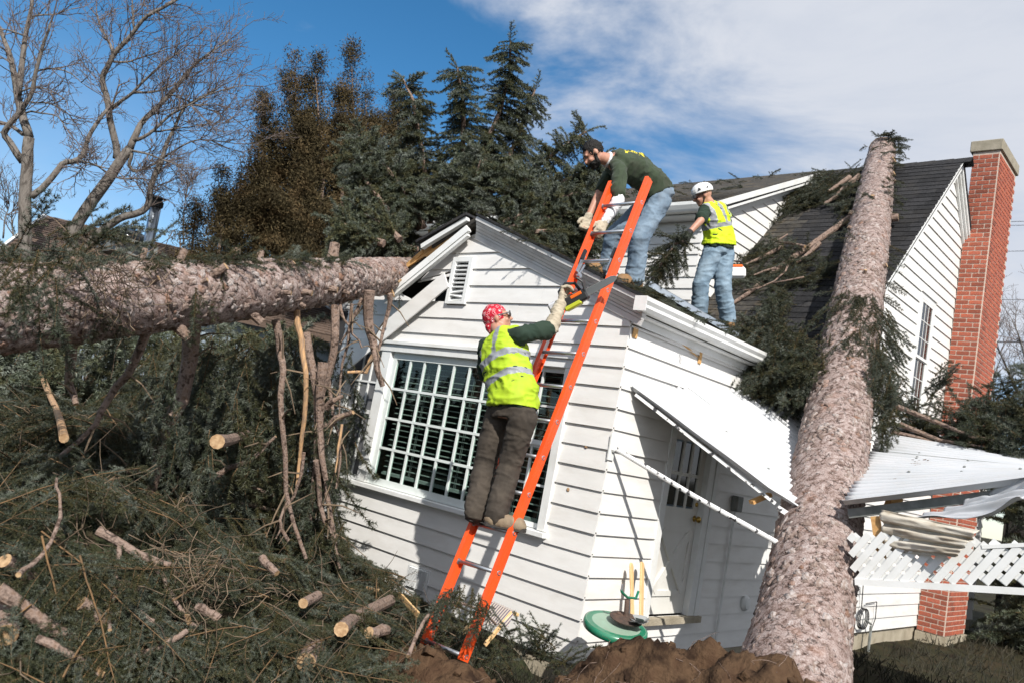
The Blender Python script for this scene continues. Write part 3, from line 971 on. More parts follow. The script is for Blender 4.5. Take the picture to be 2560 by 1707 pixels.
for k in (1, 2):
    y = e0 + .09 + (e1 - e0 - .18) * k / 3
    MB().box((ey - .016, y - .016, pz[0]), (ey + .004, y + .016, pz[1])).build('glazing_bar', M_DOOR, leaf)
MB().box((ey - .017, e0 + .09, sum(pz) / 2 - .016), (ey + .003, e1 - .09, sum(pz) / 2 + .016)).build('glazing_bar', M_DOOR, leaf)
for j in range(2):
    for k in range(3):
        y = e0 + .09 + (e1 - e0 - .18) * k / 3
        z = pz[0] + (pz[1] - pz[0]) * j / 2
        MB().box((ey - .012, y + .016, z + .016), (ey - .010, y + (e1 - e0 - .18) / 3 - .016, z + .304)).build('pane', M_GLASS, leaf)
q0, q1, r0, r1 = e0 + .09, e1 - .10, .52, 1.08
MB().bar((ey + .010, q0, r0), (ey + .010, q1, r1), .085, .020, (1, 0, 0)).build('cross_brace', M_DOOR, leaf)
MB().bar((ey + .012, q0, r1), (ey + .012, q1, r0), .085, .020, (1, 0, 0)).build('cross_brace', M_DOOR, leaf)
MB().box((ey, q0 - .04, r1), (ey + .014, q1 + .04, r1 + .05)).box((ey, q0 - .04, r0 - .05), (ey + .014, q1 + .04, r0)).box((ey, q0 - .04, r0), (ey + .014, q0, r1)).box((ey, q1, r0), (ey + .014, q1 + .04, r1)).build('panel_moulding', M_DOOR, leaf)
kp = V(ey, e1 - .045, 1.22)
MB().lathe(kp, [(.03, 0), (.03, .006), (.012, .008), (.012, .03), (.028, .036), (.032, .05), (.026, .064), (.01, .07)], (1, 0, 0), 16).build('door_knob', M_BRASS, door, smooth=True)
MB().lathe(kp + V(0, .0, .14), [(.022, 0), (.022, .01), (.012, .014)], (1, 0, 0), 14).build('door_lock', M_BRASS, door)

# ---- electric box, conduit and round vent on the door wall
mbp = onX(1550 + 730 * .3828, 1000 + 668 * .3828, X0)
M_EBOX = pm('grey_box_paint', (0.22, 0.23, 0.22), (0.15, 0.16, 0.15), 12, 0.6, dirt=(.4, .4, .38, .5), dscale=9)
ebox = empty('electric_box', tuple(mbp), None, None, None, house)
MB().box((X0 + .02, mbp[1] - .06, mbp[2] - .08), (X0 + .10, mbp[1] + .06, mbp[2] + .08)).build('box_body', M_EBOX, ebox, bevel=.008)
MB().tube([(X0 + .05, mbp[1], mbp[2] - .08), (X0 + .05, mbp[1], mbp[2] - .7), (X0 + .05, mbp[1], -.2)], .014, 8).build('conduit', M_TRIM, ebox)
rv = onX(1550 + 800 * .3828, 1000 + 1318 * .3828, X0)
MB().lathe((X0 + .02, rv[1], rv[2]), [(.085, 0), (.085, .02), (.06, .05), (.02, .055)], (1, 0, 0), 18).build('round_vent', M_TRIM, house)
# hose bib and coiled cable on the lower gable wall
hb = onX(2120 + 110 * .3062, 1180 + 1190 * .3062, X0 + .06)
cb = MB()
for k in range(3):
    pts = [hb + V(.02 * k, .17 * math.cos(t) , .14 * math.sin(t)) for t in np.linspace(0, 2 * math.pi, 20)]
    cb.tube(pts, .008, 5, cap=False)
cb.tube([hb + V(0, -.05, .14), hb + V(0, -.1, .45), hb + V(0, -.25, .48)], .007, 5)
cb.tube([hb + V(0, .1, .2), hb + V(0, .55, .22), hb + V(0, .58, -.02), hb + V(0, .45, -.2)], .007, 5)
cb.build('cable', M_BLACKP, house)
cb = MB().tube([hb + V(.05, .28, -.1), hb + V(.05, .3, -.7)], .02, 6).tube([hb + V(.05, .28, -.08), hb + V(.05, 0, 0)], .015, 6)
cb.build('hose_pipe', M_EBOX, house)

# ---- upper gable window
gw = empty('window', (X0, 13.57, 3.16), None, None, None, house)
ga, gb_, gc, gd = GWIN
MB().box((X0, ga - .09, gc - .05), (X0 + .04, ga, gd + .09)).box((X0, gb_, gc - .05), (X0 + .04, gb_ + .09, gd + .09)).box((X0, ga, gd), (X0 + .04, gb_, gd + .09)).box((X0, ga - .1, gc - .06), (X0 + .07, gb_ + .1, gc - .005)).box((X0, ga - .1, gd + .09), (X0 + .06, gb_ + .1, gd + .11)).build('casing', M_TRIM, gw)
gm = (gc + gd) / 2
for (z0, z1, xx) in ((gm, gd, X0 + .02), (gc, gm + .03, X0 + .002)):
    f = MB().box((xx, ga, z0), (xx + .018, ga + .045, z1)).box((xx, gb_ - .045, z0), (xx + .018, gb_, z1)).box((xx, ga + .045, z0), (xx + .018, gb_ - .045, z0 + .045)).box((xx, ga + .045, z1 - .045), (xx + .018, gb_ - .045, z1))
    s = f.build('sash', M_TRIM, gw)
    MB().box((xx + .004, ga + .045, z0 + .045), (xx + .007, gb_ - .045, z1 - .045)).build('pane', M_GLASS, s)
    for k in (1, 2):
        y = ga + .045 + (gb_ - ga - .09) * k / 3
        MB().box((xx + .007, y - .006, z0 + .045), (xx + .012, y + .006, z1 - .045)).build('glazing_bar', M_TRIM, s)
    for k in (1, 2):
        z = z0 + .045 + (z1 - z0 - .09) * k / 3
        MB().box((xx + .0075, ga + .045, z - .006), (xx + .0125, gb_ - .045, z + .006)).build('glazing_bar', M_TRIM, s)

# nails of rust and screw marks on the front wall
for (x, y) in ((800 + 1740 * .38265, 1107 + 20 * .38265), (800 + 1622 * .38265, 1107 + 303 * .38265)):
    p = onY(x, y, Y0 - .018)
    MB().lathe(p + V(0, -.003, 0), [(.018, 0), (.014, .003), (.003, .004)], (0, -1, 0), 10).build('rust_mark', M_PEEL, front_wall)

# ------------------------------------------------------------------ conifer foliage
def frames(d):
    """two unit vectors perpendicular to each row of d"""
    a = np.where(np.abs(d[:, 2:3]) < 0.9, np.array([[0, 0, 1.0]]), np.array([[1.0, 0, 0]]))
    u = np.cross(d, a)
    u /= np.linalg.norm(u, axis=1, keepdims=True) + 1e-9
    return u, np.cross(d, u)


class Foliage:
    """shoots (needle-bearing twigs) and bare twigs, turned into one mesh"""

    def __init__(s, seed=1):
        s.a, s.b, s.r = [], [], []
        s.ta, s.tb, s.tr = [], [], []
        s.rng = np.random.default_rng(seed)

    def shoot(s, a, b):
        s.a.append(a)
        s.b.append(b)

    def twig(s, a, b, r):
        s.ta.append(a)
        s.tb.append(b)
        s.tr.append(r)

    def branchlet(s, p, d, L, droop=0.25, spread=0.5, twig_r=.004, flat=None, step=.055, sl=.12):
        """a flat spray: a curved axis with shoots on both sides"""
        rng = s.rng
        d = unit(d)
        n = max(3, int(L / step))
        side = np.cross(d, flat if flat is not None else (0, 0, 1))
        if np.linalg.norm(side) < .05:
            side = np.cross(d, (1, 0, 0))
        side = unit(side + rng.normal(0, .25, 3))
        q = np.array(p, float)
        for k in range(n):
            t = k / n
            d = unit(d + np.array([0, 0, -droop * .12]) + rng.normal(0, .05, 3))
            q2 = q + d * (L / n)
            s.shoot(q, q2)
            s.twig(q, q2, twig_r * (1 - .6 * t))
            for sg in (-1, 1):
                if rng.random() < .9:
                    l = sl * (1.15 - .75 * t) * rng.uniform(.6, 1.2)
                    dd = unit(d * rng.uniform(.5, .9) + side * sg * rng.uniform(.5, .9) + np.array([0, 0, -droop * rng.uniform(.1, .9)]) + rng.normal(0, .16, 3))
                    s.shoot(q2, q2 + dd * l)
            q = q2
        s.shoot(q, q + d * .06)
        return q

    def limb(s, pts, L0=.45, L1=.12, gap=.06, droop=.3, r0=.02, bare=0.12, forward=.6, ring=True, sl=.12):
        """branchlets all round a stem given as a polyline (base to tip)"""
        rng = s.rng
        pts = [np.asarray(p, float) for p in pts]
        seg = [np.linalg.norm(pts[i + 1] - pts[i]) for i in range(len(pts) - 1)]
        tot = sum(seg)
        n = int(tot / gap)
        for k in range(n):
            t = (k + rng.random()) / n
            if t < bare:
                continue
            x = t * tot
            i = 0
            while i < len(seg) - 1 and x > seg[i]:
                x -= seg[i]
                i += 1
            d = unit(pts[i + 1] - pts[i])
            p = pts[i] + d * x
            u, w = frames(d[None])
            a = rng.uniform(0, 2 * math.pi)
            out = u[0] * math.cos(a) + w[0] * math.sin(a)
            L = (L0 * (1 - t) + L1 * t) * rng.uniform(.6, 1.15)
            s.branchlet(p, d * forward * rng.uniform(.6, 1.3) + out, L, droop, sl=sl * (1.1 - .35 * t))
        s.branchlet(pts[-1] - unit(pts[-1] - pts[-2]) * .05, pts[-1] - pts[-2], max(L1, .15), .0, sl=sl * .8)

    def build(s, name, parent=None, per_m=230, nl=.024, nw=.0042, mats=None, twigs=True, kind=None, ang=58, sides=3):
        rng = s.rng
        A, B = np.array(s.a), np.array(s.b)
        ln = np.linalg.norm(B - A, axis=1)
        cnt = np.maximum(2, (ln * per_m * rng.uniform(.8, 1.2, len(ln))).astype(int))
        idx = np.repeat(np.arange(len(A)), cnt)
        n = len(idx)
        t = rng.random(n)
        d = (B - A)[idx] / (ln[idx][:, None] + 1e-9)
        base = A[idx] + (B - A)[idx] * t[:, None]
        u, w = frames(d)
        ph = rng.uniform(0, 2 * np.pi, n)
        rad = u * np.cos(ph)[:, None] + w * np.sin(ph)[:, None]
        rad[:, 2] += .15
        al = np.radians(rng.normal(ang, 12, n))
        nd = d * np.cos(al)[:, None] + rad * np.sin(al)[:, None]
        L = nl * rng.uniform(.7, 1.2, n)
        pu = np.cross(nd, rng.normal(0, 1, (n, 3)))
        pu /= np.linalg.norm(pu, axis=1, keepdims=True) + 1e-9
        h = pu * (nw / 2)
        v = np.empty((n, 3, 3))
        v[:, 0] = base - h
        v[:, 1] = base + h
        v[:, 2] = base + nd * L[:, None]
        verts = v.reshape(-1, 3)
        faces = np.arange(n * 3).reshape(-1, 3)
        mi = (rng.random(n) < 0).astype(int)
        # olive or blue-green by shoot
        shade = (vnoise(A, 2.2, 5) + rng.normal(0, .35, len(A)) > .12).astype(int)
        mi = shade[idx]
        if twigs and s.ta:
            TA, TB, TR = np.array(s.ta), np.array(s.tb), np.array(s.tr)
            td = TB - TA
            td /= np.linalg.norm(td, axis=1, keepdims=True) + 1e-9
            uu, ww = frames(td)
            m = len(TA)
            tv = np.empty((m, 6, 3))
            for k in range(3):
                a = 2 * np.pi * k / 3
                o_ = (uu * math.cos(a) + ww * math.sin(a)) * TR[:, None]
                tv[:, k] = TA + o_
                tv[:, 3 + k] = TB + o_ * .85
            q = np.array([(0, 1, 4), (0, 4, 3), (1, 2, 5), (1, 5, 4), (2, 0, 3), (2, 3, 5)])
            tf = (np.arange(m)[:, None, None] * 6 + q[None]).reshape(-1, 3) + len(verts)
            verts = np.concatenate([verts, tv.reshape(-1, 3)])
            faces = np.concatenate([faces, tf])
            mi = np.concatenate([mi, np.full(len(tf), 2)])
        o = np_mesh(name, verts, faces, mats or [M_NEED, M_NEEDO, M_TWIG], parent, matidx=mi)
        if kind:
            o['kind'] = kind
        return o


# a small library of sprays that the masses of foliage are scattered from
LIB_L = .45


def spray_library(name, seed, per_m, nl, nw, n=8, sl=.135, step=.05, droop=.35, mats=None):
    lib = bpy.data.collections.new(name)
    for k in range(n):
        f = Foliage(seed + k)
        f.branchlet(V(0, 0, 0), V(1, 0, 0), LIB_L, droop, sl=sl, step=step, flat=V(0, 0, 1))
        o = f.build(name + '_spray', None, per_m, nl, nw, mats=mats)
        COL.objects.unlink(o)
        lib.objects.link(o)
    return lib


LIB_NEAR = spray_library('near', 1000, 760, .027, .0040, sl=.12, step=.062)
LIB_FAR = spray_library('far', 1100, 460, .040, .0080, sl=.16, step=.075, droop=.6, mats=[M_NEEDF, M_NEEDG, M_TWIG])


def scatter_group(lib):
    ng = bpy.data.node_groups.new('scatter_' + lib.name, 'GeometryNodeTree')
    ng.interface.new_socket('Geometry', in_out='INPUT', socket_type='NodeSocketGeometry')
    ng.interface.new_socket('Geometry', in_out='OUTPUT', socket_type='NodeSocketGeometry')
    N, L = ng.nodes, ng.links
    gi, go = N.new('NodeGroupInput'), N.new('NodeGroupOutput')
    ci = N.new('GeometryNodeCollectionInfo')
    ci.inputs['Collection'].default_value = lib
    ci.inputs['Separate Children'].default_value = True
    ci.inputs['Reset Children'].default_value = True
    ip = N.new('GeometryNodeInstanceOnPoints')
    ip.inputs['Pick Instance'].default_value = True

    def attr(nm, ty):
        a = N.new('GeometryNodeInputNamedAttribute')
        a.data_type = ty
        a.inputs['Name'].default_value = nm
        return a.outputs['Attribute']
    er = N.new('FunctionNodeEulerToRotation')
    L.new(attr('rot', 'FLOAT_VECTOR'), er.inputs[0])
    L.new(gi.outputs[0], ip.inputs['Points'])
    L.new(attr('inst', 'BOOLEAN'), ip.inputs['Selection'])
    L.new(ci.outputs[0], ip.inputs['Instance'])
    L.new(attr('vid', 'INT'), ip.inputs['Instance Index'])
    L.new(er.outputs[0], ip.inputs['Rotation'])
    L.new(attr('scl', 'FLOAT'), ip.inputs['Scale'])
    jn = N.new('GeometryNodeJoinGeometry')
    L.new(gi.outputs[0], jn.inputs[0])
    L.new(ip.outputs[0], jn.inputs[0])
    L.new(jn.outputs[0], go.inputs[0])
    return ng


NG_NEAR, NG_FAR = scatter_group(LIB_NEAR), scatter_group(LIB_FAR)


class Spray(Foliage):
    """like Foliage, but every branchlet is an instance of a library spray"""

    def __init__(s, seed=1, far=False):
        super().__init__(seed)
        s.inst = []
        s.ng = NG_FAR if far else NG_NEAR

    def branchlet(s, p, d, L, droop=.25, spread=.5, twig_r=.004, flat=None, step=.055, sl=.12):
        rng = s.rng
        d = unit(unit(d) + V(0, 0, -droop * .25) + rng.normal(0, .04, 3))
        f = np.asarray(flat if flat is not None else (0, 0, 1), float) + rng.normal(0, .22, 3)
        n = f - d * (f @ d)
        if np.linalg.norm(n) < .05:
            n = np.cross(d, (1, 0, 0))
        n = unit(n)
        s.inst.append((np.asarray(p, float), d, np.cross(n, d), n, L / LIB_L))

    def build(s, name, parent=None, *a, kind=None, **k):
        n = len(s.inst)
        P = np.array([q[0] for q in s.inst])
        X, Y, Z = [np.array([q[i] for q in s.inst]) for i in (1, 2, 3)]
        rot = np.stack([np.arctan2(Y[:, 2], Z[:, 2]), -np.arcsin(np.clip(X[:, 2], -1, 1)), np.arctan2(X[:, 1], X[:, 0])], -1)
        verts = P
        faces = np.zeros((0, 3), int)
        if s.ta:
            TA, TB, TR = np.array(s.ta), np.array(s.tb), np.array(s.tr)
            td = TB - TA
            td /= np.linalg.norm(td, axis=1, keepdims=True) + 1e-9
            uu, ww = frames(td)
            m = len(TA)
            tv = np.empty((m, 6, 3))
            for j in range(3):
                a_ = 2 * np.pi * j / 3
                o_ = (uu * math.cos(a_) + ww * math.sin(a_)) * TR[:, None]
                tv[:, j] = TA + o_
                tv[:, 3 + j] = TB + o_ * .85
            q = np.array([(0, 1, 4), (0, 4, 3), (1, 2, 5), (1, 5, 4), (2, 0, 3), (2, 3, 5)])
            faces = (np.arange(m)[:, None, None] * 6 + q[None]).reshape(-1, 3) + n
            verts = np.concatenate([P, tv.reshape(-1, 3)])
        else:
            faces = np.array([[n, n + 1, n + 2]])
            verts = np.concatenate([P, P[:1] + np.array([[0, 0, 0], [1e-4, 0, 0], [0, 1e-4, 0]])])
        o = np_mesh(name, verts, faces, [M_TWIG], parent)
        me = o.data
        N = len(me.vertices)
        pad = N - n

        def put(nm, ty, arr, key='value'):
            me.attributes.new(nm, ty, 'POINT').data.foreach_set(key, arr)
        put('inst', 'BOOLEAN', np.concatenate([np.ones(n, bool), np.zeros(pad, bool)]))
        put('rot', 'FLOAT_VECTOR', np.concatenate([rot, np.zeros((pad, 3))]).astype(np.float32).ravel(), 'vector')
        put('scl', 'FLOAT', np.concatenate([[q[4] for q in s.inst], np.ones(pad)]).astype(np.float32))
        put('vid', 'INT', np.concatenate([s.rng.integers(0, 8, n), np.zeros(pad)]).astype(np.int32))
        md = o.modifiers.new('sprays', 'NODES')
        md.node_group = s.ng
        if kind:
            o['kind'] = kind
        return o


def worley(u, v, cu, cv, per_u, seed):
    """cell noise on a cylinder: returns F1, F2-F1, cell random"""
    rs = np.random.default_rng(seed)
    nu = max(3, int(round(per_u / cu)))
    cu = per_u / nu
    nv = int(v.max() / cv) + 4
    J = rs.random((nu, nv, 2))
    RA = rs.random((nu, nv))
    iu, iv = np.floor(u / cu).astype(int), np.floor(v / cv).astype(int) + 1
    f1 = np.full(u.shape, 9.0)
    f2 = np.full(u.shape, 9.0)
    rid = np.zeros(u.shape)
    lv = np.zeros(u.shape)
    for du in (-1, 0, 1):
        for dv in (-1, 0, 1):
            a, b = iu + du, np.clip(iv + dv, 0, nv - 1)
            am = a % nu
            px = (a + J[am, b, 0]) * cu
            py = (b - 1 + J[am, b, 1]) * cv
            d = np.hypot((u - px) / cu, (v - py) / cv)
            new = d < f1
            f2 = np.where(new, f1, np.minimum(f2, d))
            rid = np.where(new, RA[am, b], rid)
            lv = np.where(new, (v - py) / cv * np.where(RA[am, b] > .5, 1, -.6), lv)
            f1 = np.where(new, d, f1)
    return f1, f2 - f1, rid, lv


M_BARK = bpy.data.materials.new('scaly_spruce_bark')
M_BARK.use_nodes = True
bn, bl_ = M_BARK.node_tree.nodes, M_BARK.node_tree.links
bb = bn['Principled BSDF']
bb.inputs['Roughness'].default_value = .92
bb.inputs['Specular IOR Level'].default_value = .25
va = bn.new('ShaderNodeAttribute')
va.attribute_name = 'plate'
rp = bn.new('ShaderNodeValToRGB')
rp.color_ramp.elements[0].color = (0.060, 0.042, 0.036, 1)
rp.color_ramp.elements[0].position = .0
rp.color_ramp.elements[1].color = (0.50, 0.455, 0.435, 1)
rp.color_ramp.elements[1].position = 1.0
for p_, c_ in ((.18, (0.13, 0.085, 0.07, 1)), (.45, (0.26, 0.195, 0.175, 1)), (.75, (0.36, 0.295, 0.275, 1))):
    e = rp.color_ramp.elements.new(p_)
    e.color = c_
tc = bn.new('ShaderNodeTexCoord')
n1 = bn.new('ShaderNodeTexNoise')
n1.inputs['Scale'].default_value = 75
n1.inputs['Detail'].default_value = 7
n1.inputs['Roughness'].default_value = .7
bl_.new(tc.outputs['Object'], n1.inputs['Vector'])
ad = bn.new('ShaderNodeMath')
ad.operation = 'MULTIPLY_ADD'
bl_.new(n1.outputs['Fac'], ad.inputs[0])
ad.inputs[1].default_value = 2.0
ad2 = bn.new('ShaderNodeMath')
ad2.operation = 'SUBTRACT'
bl_.new(va.outputs['Fac'], ad2.inputs[0])
ad2.inputs[1].default_value = .93
bl_.new(ad2.outputs[0], ad.inputs[2])
bl_.new(ad.outputs[0], rp.inputs['Fac'])
n2_ = bn.new('ShaderNodeTexNoise')
n2_.inputs['Scale'].default_value = 5
n2_.inputs['Detail'].default_value = 5
bl_.new(tc.outputs['Object'], n2_.inputs['Vector'])
mr_ = bn.new('ShaderNodeMapRange')
mr_.inputs['From Min'].default_value = .58
mr_.inputs['From Max'].default_value = .75
mr_.inputs['To Max'].default_value = .35
bl_.new(n2_.outputs['Fac'], mr_.inputs['Value'])
mxx = bn.new('ShaderNodeMix')
mxx.data_type = 'RGBA'
bl_.new(mr_.outputs[0], mxx.inputs[0])
bl_.new(rp.outputs['Color'], mxx.inputs[6])
mxx.inputs[7].default_value = (0.34, 0.16, 0.09, 1)
vw = bn.new('ShaderNodeTexNoise')
vw.inputs['Scale'].default_value = 9
vw.inputs['Detail'].default_value = 4
bl_.new(tc.outputs['Object'], vw.inputs['Vector'])
vmx = bn.new('ShaderNodeMix')
vmx.data_type = 'VECTOR'
vmx.inputs[0].default_value = .16
bl_.new(tc.outputs['Object'], vmx.inputs[4])
bl_.new(vw.outputs['Color'], vmx.inputs[5])
vv_ = bn.new('ShaderNodeTexVoronoi')
vv_.feature = 'DISTANCE_TO_EDGE'
vv_.inputs['Scale'].default_value = 19
bl_.new(vmx.outputs[1], vv_.inputs['Vector'])
vr_ = bn.new('ShaderNodeMapRange')  # bark cracks, darkened with the shadow under lifted flake edges
vr_.inputs['From Min'].default_value = .01
vr_.inputs['From Max'].default_value = .09
vr_.inputs['To Min'].default_value = .25
bl_.new(vv_.outputs['Distance'], vr_.inputs['Value'])
vk = bn.new('ShaderNodeTexNoise')
vk.inputs['Scale'].default_value = 13
vk.inputs['Detail'].default_value = 3
bl_.new(tc.outputs['Object'], vk.inputs['Vector'])
vk2 = bn.new('ShaderNodeMapRange')
vk2.inputs['From Min'].default_value = .46
vk2.inputs['From Max'].default_value = .56
bl_.new(vk.outputs['Fac'], vk2.inputs['Value'])
vmix = bn.new('ShaderNodeMix')
vmix.data_type = 'RGBA'
vmix.blend_type = 'MULTIPLY'
bl_.new(vk2.outputs[0], vmix.inputs[0])
bl_.new(mxx.outputs[2], vmix.inputs[6])
bl_.new(vr_.outputs[0], vmix.inputs[7])
bl_.new(vmix.outputs[2], bb.inputs['Base Color'])
bp_ = bn.new('ShaderNodeBump')
bp_.inputs['Strength'].default_value = .8
bp_.inputs['Distance'].default_value = .005
bl_.new(n1.outputs['Fac'], bp_.inputs['Height'])
bl_.new(bp_.outputs[0], bb.inputs['Normal'])


def trunk_mesh(name, pts, rads, parent, step=.013, seed=1, plate=.055, amp=.016):
    """a trunk whose bark plates are real relief"""
    pts = np.array(pts, float)
    seg = np.linalg.norm(np.diff(pts, axis=0), axis=1)
    cum = np.concatenate([[0], np.cumsum(seg)])
    n = int(cum[-1] / step)
    s_ = np.linspace(0, cum[-1], n)
    C_ = np.stack([np.interp(s_, cum, pts[:, k]) for k in range(3)], -1)
    # soften the joints of the polyline
    for _ in range(30):
        C_[1:-1] = .5 * C_[1:-1] + .25 * (C_[2:] + C_[:-2])
    r = np.interp(s_, cum, rads)
    rm = float(np.mean(rads))
    k = int(2 * math.pi * rm / step)
    T = np.gradient(C_, axis=0)
    T /= np.linalg.norm(T, axis=1, keepdims=True)
    ref = np.array([0, 0, 1.0]) if abs(T[0, 2]) < .8 else np.array([1.0, 0, 0])
    U = np.cross(T, ref)
    U /= np.linalg.norm(U, axis=1, keepdims=True)
    W = np.cross(T, U)
    th = np.linspace(0, 2 * np.pi, k, endpoint=False)
    uu, ss = np.meshgrid(th * rm, s_)
    per = 2 * math.pi * rm
    P3 = np.stack([np.cos(uu / rm) * rm, np.sin(uu / rm) * rm, ss], -1)
    wu = (uu + .02 * vnoise(P3, 14, seed)) % per
    wv = ss + .02 * vnoise(P3, 14, seed + 5)
    wv = wv - wv.min()
    f1, g, rid, lv = worley(wu, wv, plate, plate * 1.5, per, seed)
    f1b, gb2, ridb, lvb = worley(wu, wv, plate * .45, plate * .6, per, seed + 9)
    edge = np.clip(g / .14, 0, 1)
    edgeb = np.clip(gb2 / .20, 0, 1)
    lift = np.where(rid > .74, 1.6, .10)
    liftb = np.where(ridb > .70, 1.3, .10)
    hgt = (np.clip(lv, -1, 1) * 1.1 + .35) * lift * edge - (1 - edge) * .45 * np.where(rid > .5, 1, .2) + (np.clip(lvb, -1, 1) * .9 + .2) * liftb * edgeb * .8 - (1 - edgeb) * .35 * np.where(ridb > .5, 1, .2)
    grain = fbm(P3, 55, 2, seed + 7)
    hgt = hgt + .30 * grain
    big = fbm(P3, 1.1, 3, seed + 2) * .007
    R_ = r[:, None] + hgt * amp + big
    ct, st = np.cos(th), np.sin(th)
    vv = C_[:, None, :] + R_[..., None] * (U[:, None, :] * ct[None, :, None] + W[:, None, :] * st[None, :, None])
    i = np.arange(n - 1)[:, None] * k
    j = np.arange(k)[None]
    j2 = (j + 1) % k
    F = np.stack([i + j, i + j2, i + k + j2, i + k + j], -1).reshape(-1, 4)
    o = np_mesh(name, vv.reshape(-1, 3), F, M_BARK, parent, smooth=False)
    at_ = o.data.attributes.new('plate', 'FLOAT', 'POINT')
    val = np.clip(.50 + .20 * (rid - .5) + .22 * (ridb - .5) + .16 * grain - .62 * (1 - edge) * (rid > .45) - .50 * (1 - edgeb) * (ridb > .5), 0, 1)  # edge terms paint crack shadow into the plate tone
    at_.data.foreach_set('value', val.ravel().astype(np.float32))
    return o, C_, r, U, W


M_FLK = pm('bark_scale', (0.15, 0.105, 0.09), (0.45, 0.40, 0.38), 60, 0.92, 0.7, 120, detail=7, c3=(0.265, 0.20, 0.17), objrand=0.0, spec=.25, orand=.35, lo=.22, hi=.75)
M_FLKR = pm('red_bark_scale', (0.22, 0.125, 0.085), (0.32, 0.23, 0.195), 34, 0.92, 0.7, 120, detail=7, spec=.25, orand=.3)


def flake_library():
    lib = bpy.data.collections.new('scales')
    rs = np.random.default_rng(5)
    for k in range(10):
        n = rs.integers(6, 9)
        an = np.sort(rs.uniform(0, 2 * math.pi, n) * .35 + np.linspace(0, 2 * math.pi, n, endpoint=False))
        rr = rs.uniform(.45, 1.15, n)
        R_ = .027
        pts = np.stack([np.cos(an) * rr * R_ * 1.35, np.sin(an) * rr * R_, np.zeros(n)], -1)
        # cupped: the rim bends with the trunk, edges uneven
        top = pts * .93 + np.array([0, 0, .0030])
        top[:, 2] += rs.uniform(-.0015, .002, n)
        bot = pts * 1.0 + np.array([0, 0, -.010])
        mid_ = np.array([[0, 0, .0026]])
        v = np.concatenate([bot, top, mid_])
        f = [(i, (i + 1) % n, n + (i + 1) % n) for i in range(n)] + [(i, n + (i + 1) % n, n + i) for i in range(n)] + [(n + i, n + (i + 1) % n, 2 * n) for i in range(n)]
        o = np_mesh('scale', v, np.array(f), M_FLKR if k == 9 else M_FLK)
        COL.objects.unlink(o)
        lib.objects.link(o)
    return lib


NG_FLAKE = scatter_group(flake_library())


def bark_scales(C_, r, U, W, parent, seed, n, size=1.0):
    """flat overlapping bark scales all over a trunk"""
    s = Spray(seed)
    s.ng = NG_FLAKE
    rs = s.rng
    m = len(C_)
    w = r / r.sum()
    idx = rs.choice(m - 1, n, p=w[:-1] / w[:-1].sum())
    for i in idx:
        t = rs.uniform(0, 2 * math.pi)
        out = U[i] * math.cos(t) + W[i] * math.sin(t)
        ax = unit(C_[i + 1] - C_[i])
        p = C_[i] + ax * rs.uniform(-.02, .02) + out * (r[i] + rs.uniform(-.003, .004))
        tilt = rs.normal(0, .17)
        z_ = unit(out + ax * tilt + np.cross(out, ax) * rs.normal(0, .12))
        x_ = unit(ax + np.cross(out, ax) * rs.normal(0, .5))
        x_ = unit(x_ - z_ * (x_ @ z_))
        s.inst.append((p, x_, np.cross(z_, x_), z_, size * rs.choice([rs.uniform(.4, .9), rs.uniform(.8, 1.7)])))
    o = s.build('bark_scales', parent, kind='stuff')
    o.data.attributes['vid'].data.foreach_set('value', np.concatenate([rs.integers(0, 10, n), np.zeros(len(o.data.vertices) - n)]).astype(np.int32))
    return o


def stub(parent, p, d, L, r, mats=None, name='branch_stub'):
    """sawn-off branch: bark sleeve with a pale cut face"""
    p, d = np.asarray(p, float), unit(d)
    b = MB()
    b.tube([p, p + d * L * .5, p + d * L], [r * 1.25, r * 1.05, r], 10, 0, True, 1)
    o = b.build(name, mats or [M_BARKL, M_CUT], parent, smooth=False)
    return o


def wobble(p, q, n, amp, rng):
    p, q = np.asarray(p, float), np.asarray(q, float)
    out = [p + (q - p) * t for t in np.linspace(0, 1, n)]
    for i in range(1, n - 1):
        out[i] = out[i] + rng.normal(0, amp, 3)
    return out


# ------------------------------------------------------------------ fallen spruce lying on the front gable
RF = np.random.default_rng(21)
T1a, T1b = at(0, 772, 5.1), at(985, 688, 9.3)
dir1 = unit(T1b - T1a)
tree1 = empty('fallen_spruce', tuple(T1a), 'fallen blue spruce whose level trunk runs from the left into the crushed gable', 'tree')
L1 = np.linalg.norm(T1b - T1a)
mid1 = at(640, 722, 6.95)
t1pts = [T1a - dir1 * 2.0 + V(0, 0, .0), T1a, mid1, T1b, T1b + dir1 * 1.3]
trunk1, C1, r1, U1, W1 = trunk_mesh('trunk', t1pts, [.320, .280, .245, .195, .15], tree1, .024, 11, .070, .010)
bark_scales(C1, r1, U1, W1, trunk1, 51, 4200, 1.05)
MB().tube([T1b + dir1 * 1.2, T1b + dir1 * 3.2 + V(-.2, 0, .2)], [.16, .07], 10).build('trunk_tip', M_BARKL, tree1)


def perp(d, axis):
    d = np.asarray(d, float)
    return unit(d - axis * (d @ axis))


def on_trunk1(px):
    """trunk axis point whose picture column is px"""
    best = None
    for i in range(0, len(C1), 6):
        c = CR @ (C1[i] - CAM)
        if c[2] > .5:
            x = CF * c[0] / c[2] + CX
            if best is None or abs(x - px) < best[0]:
                best = (abs(x - px), i)
    return best[1]


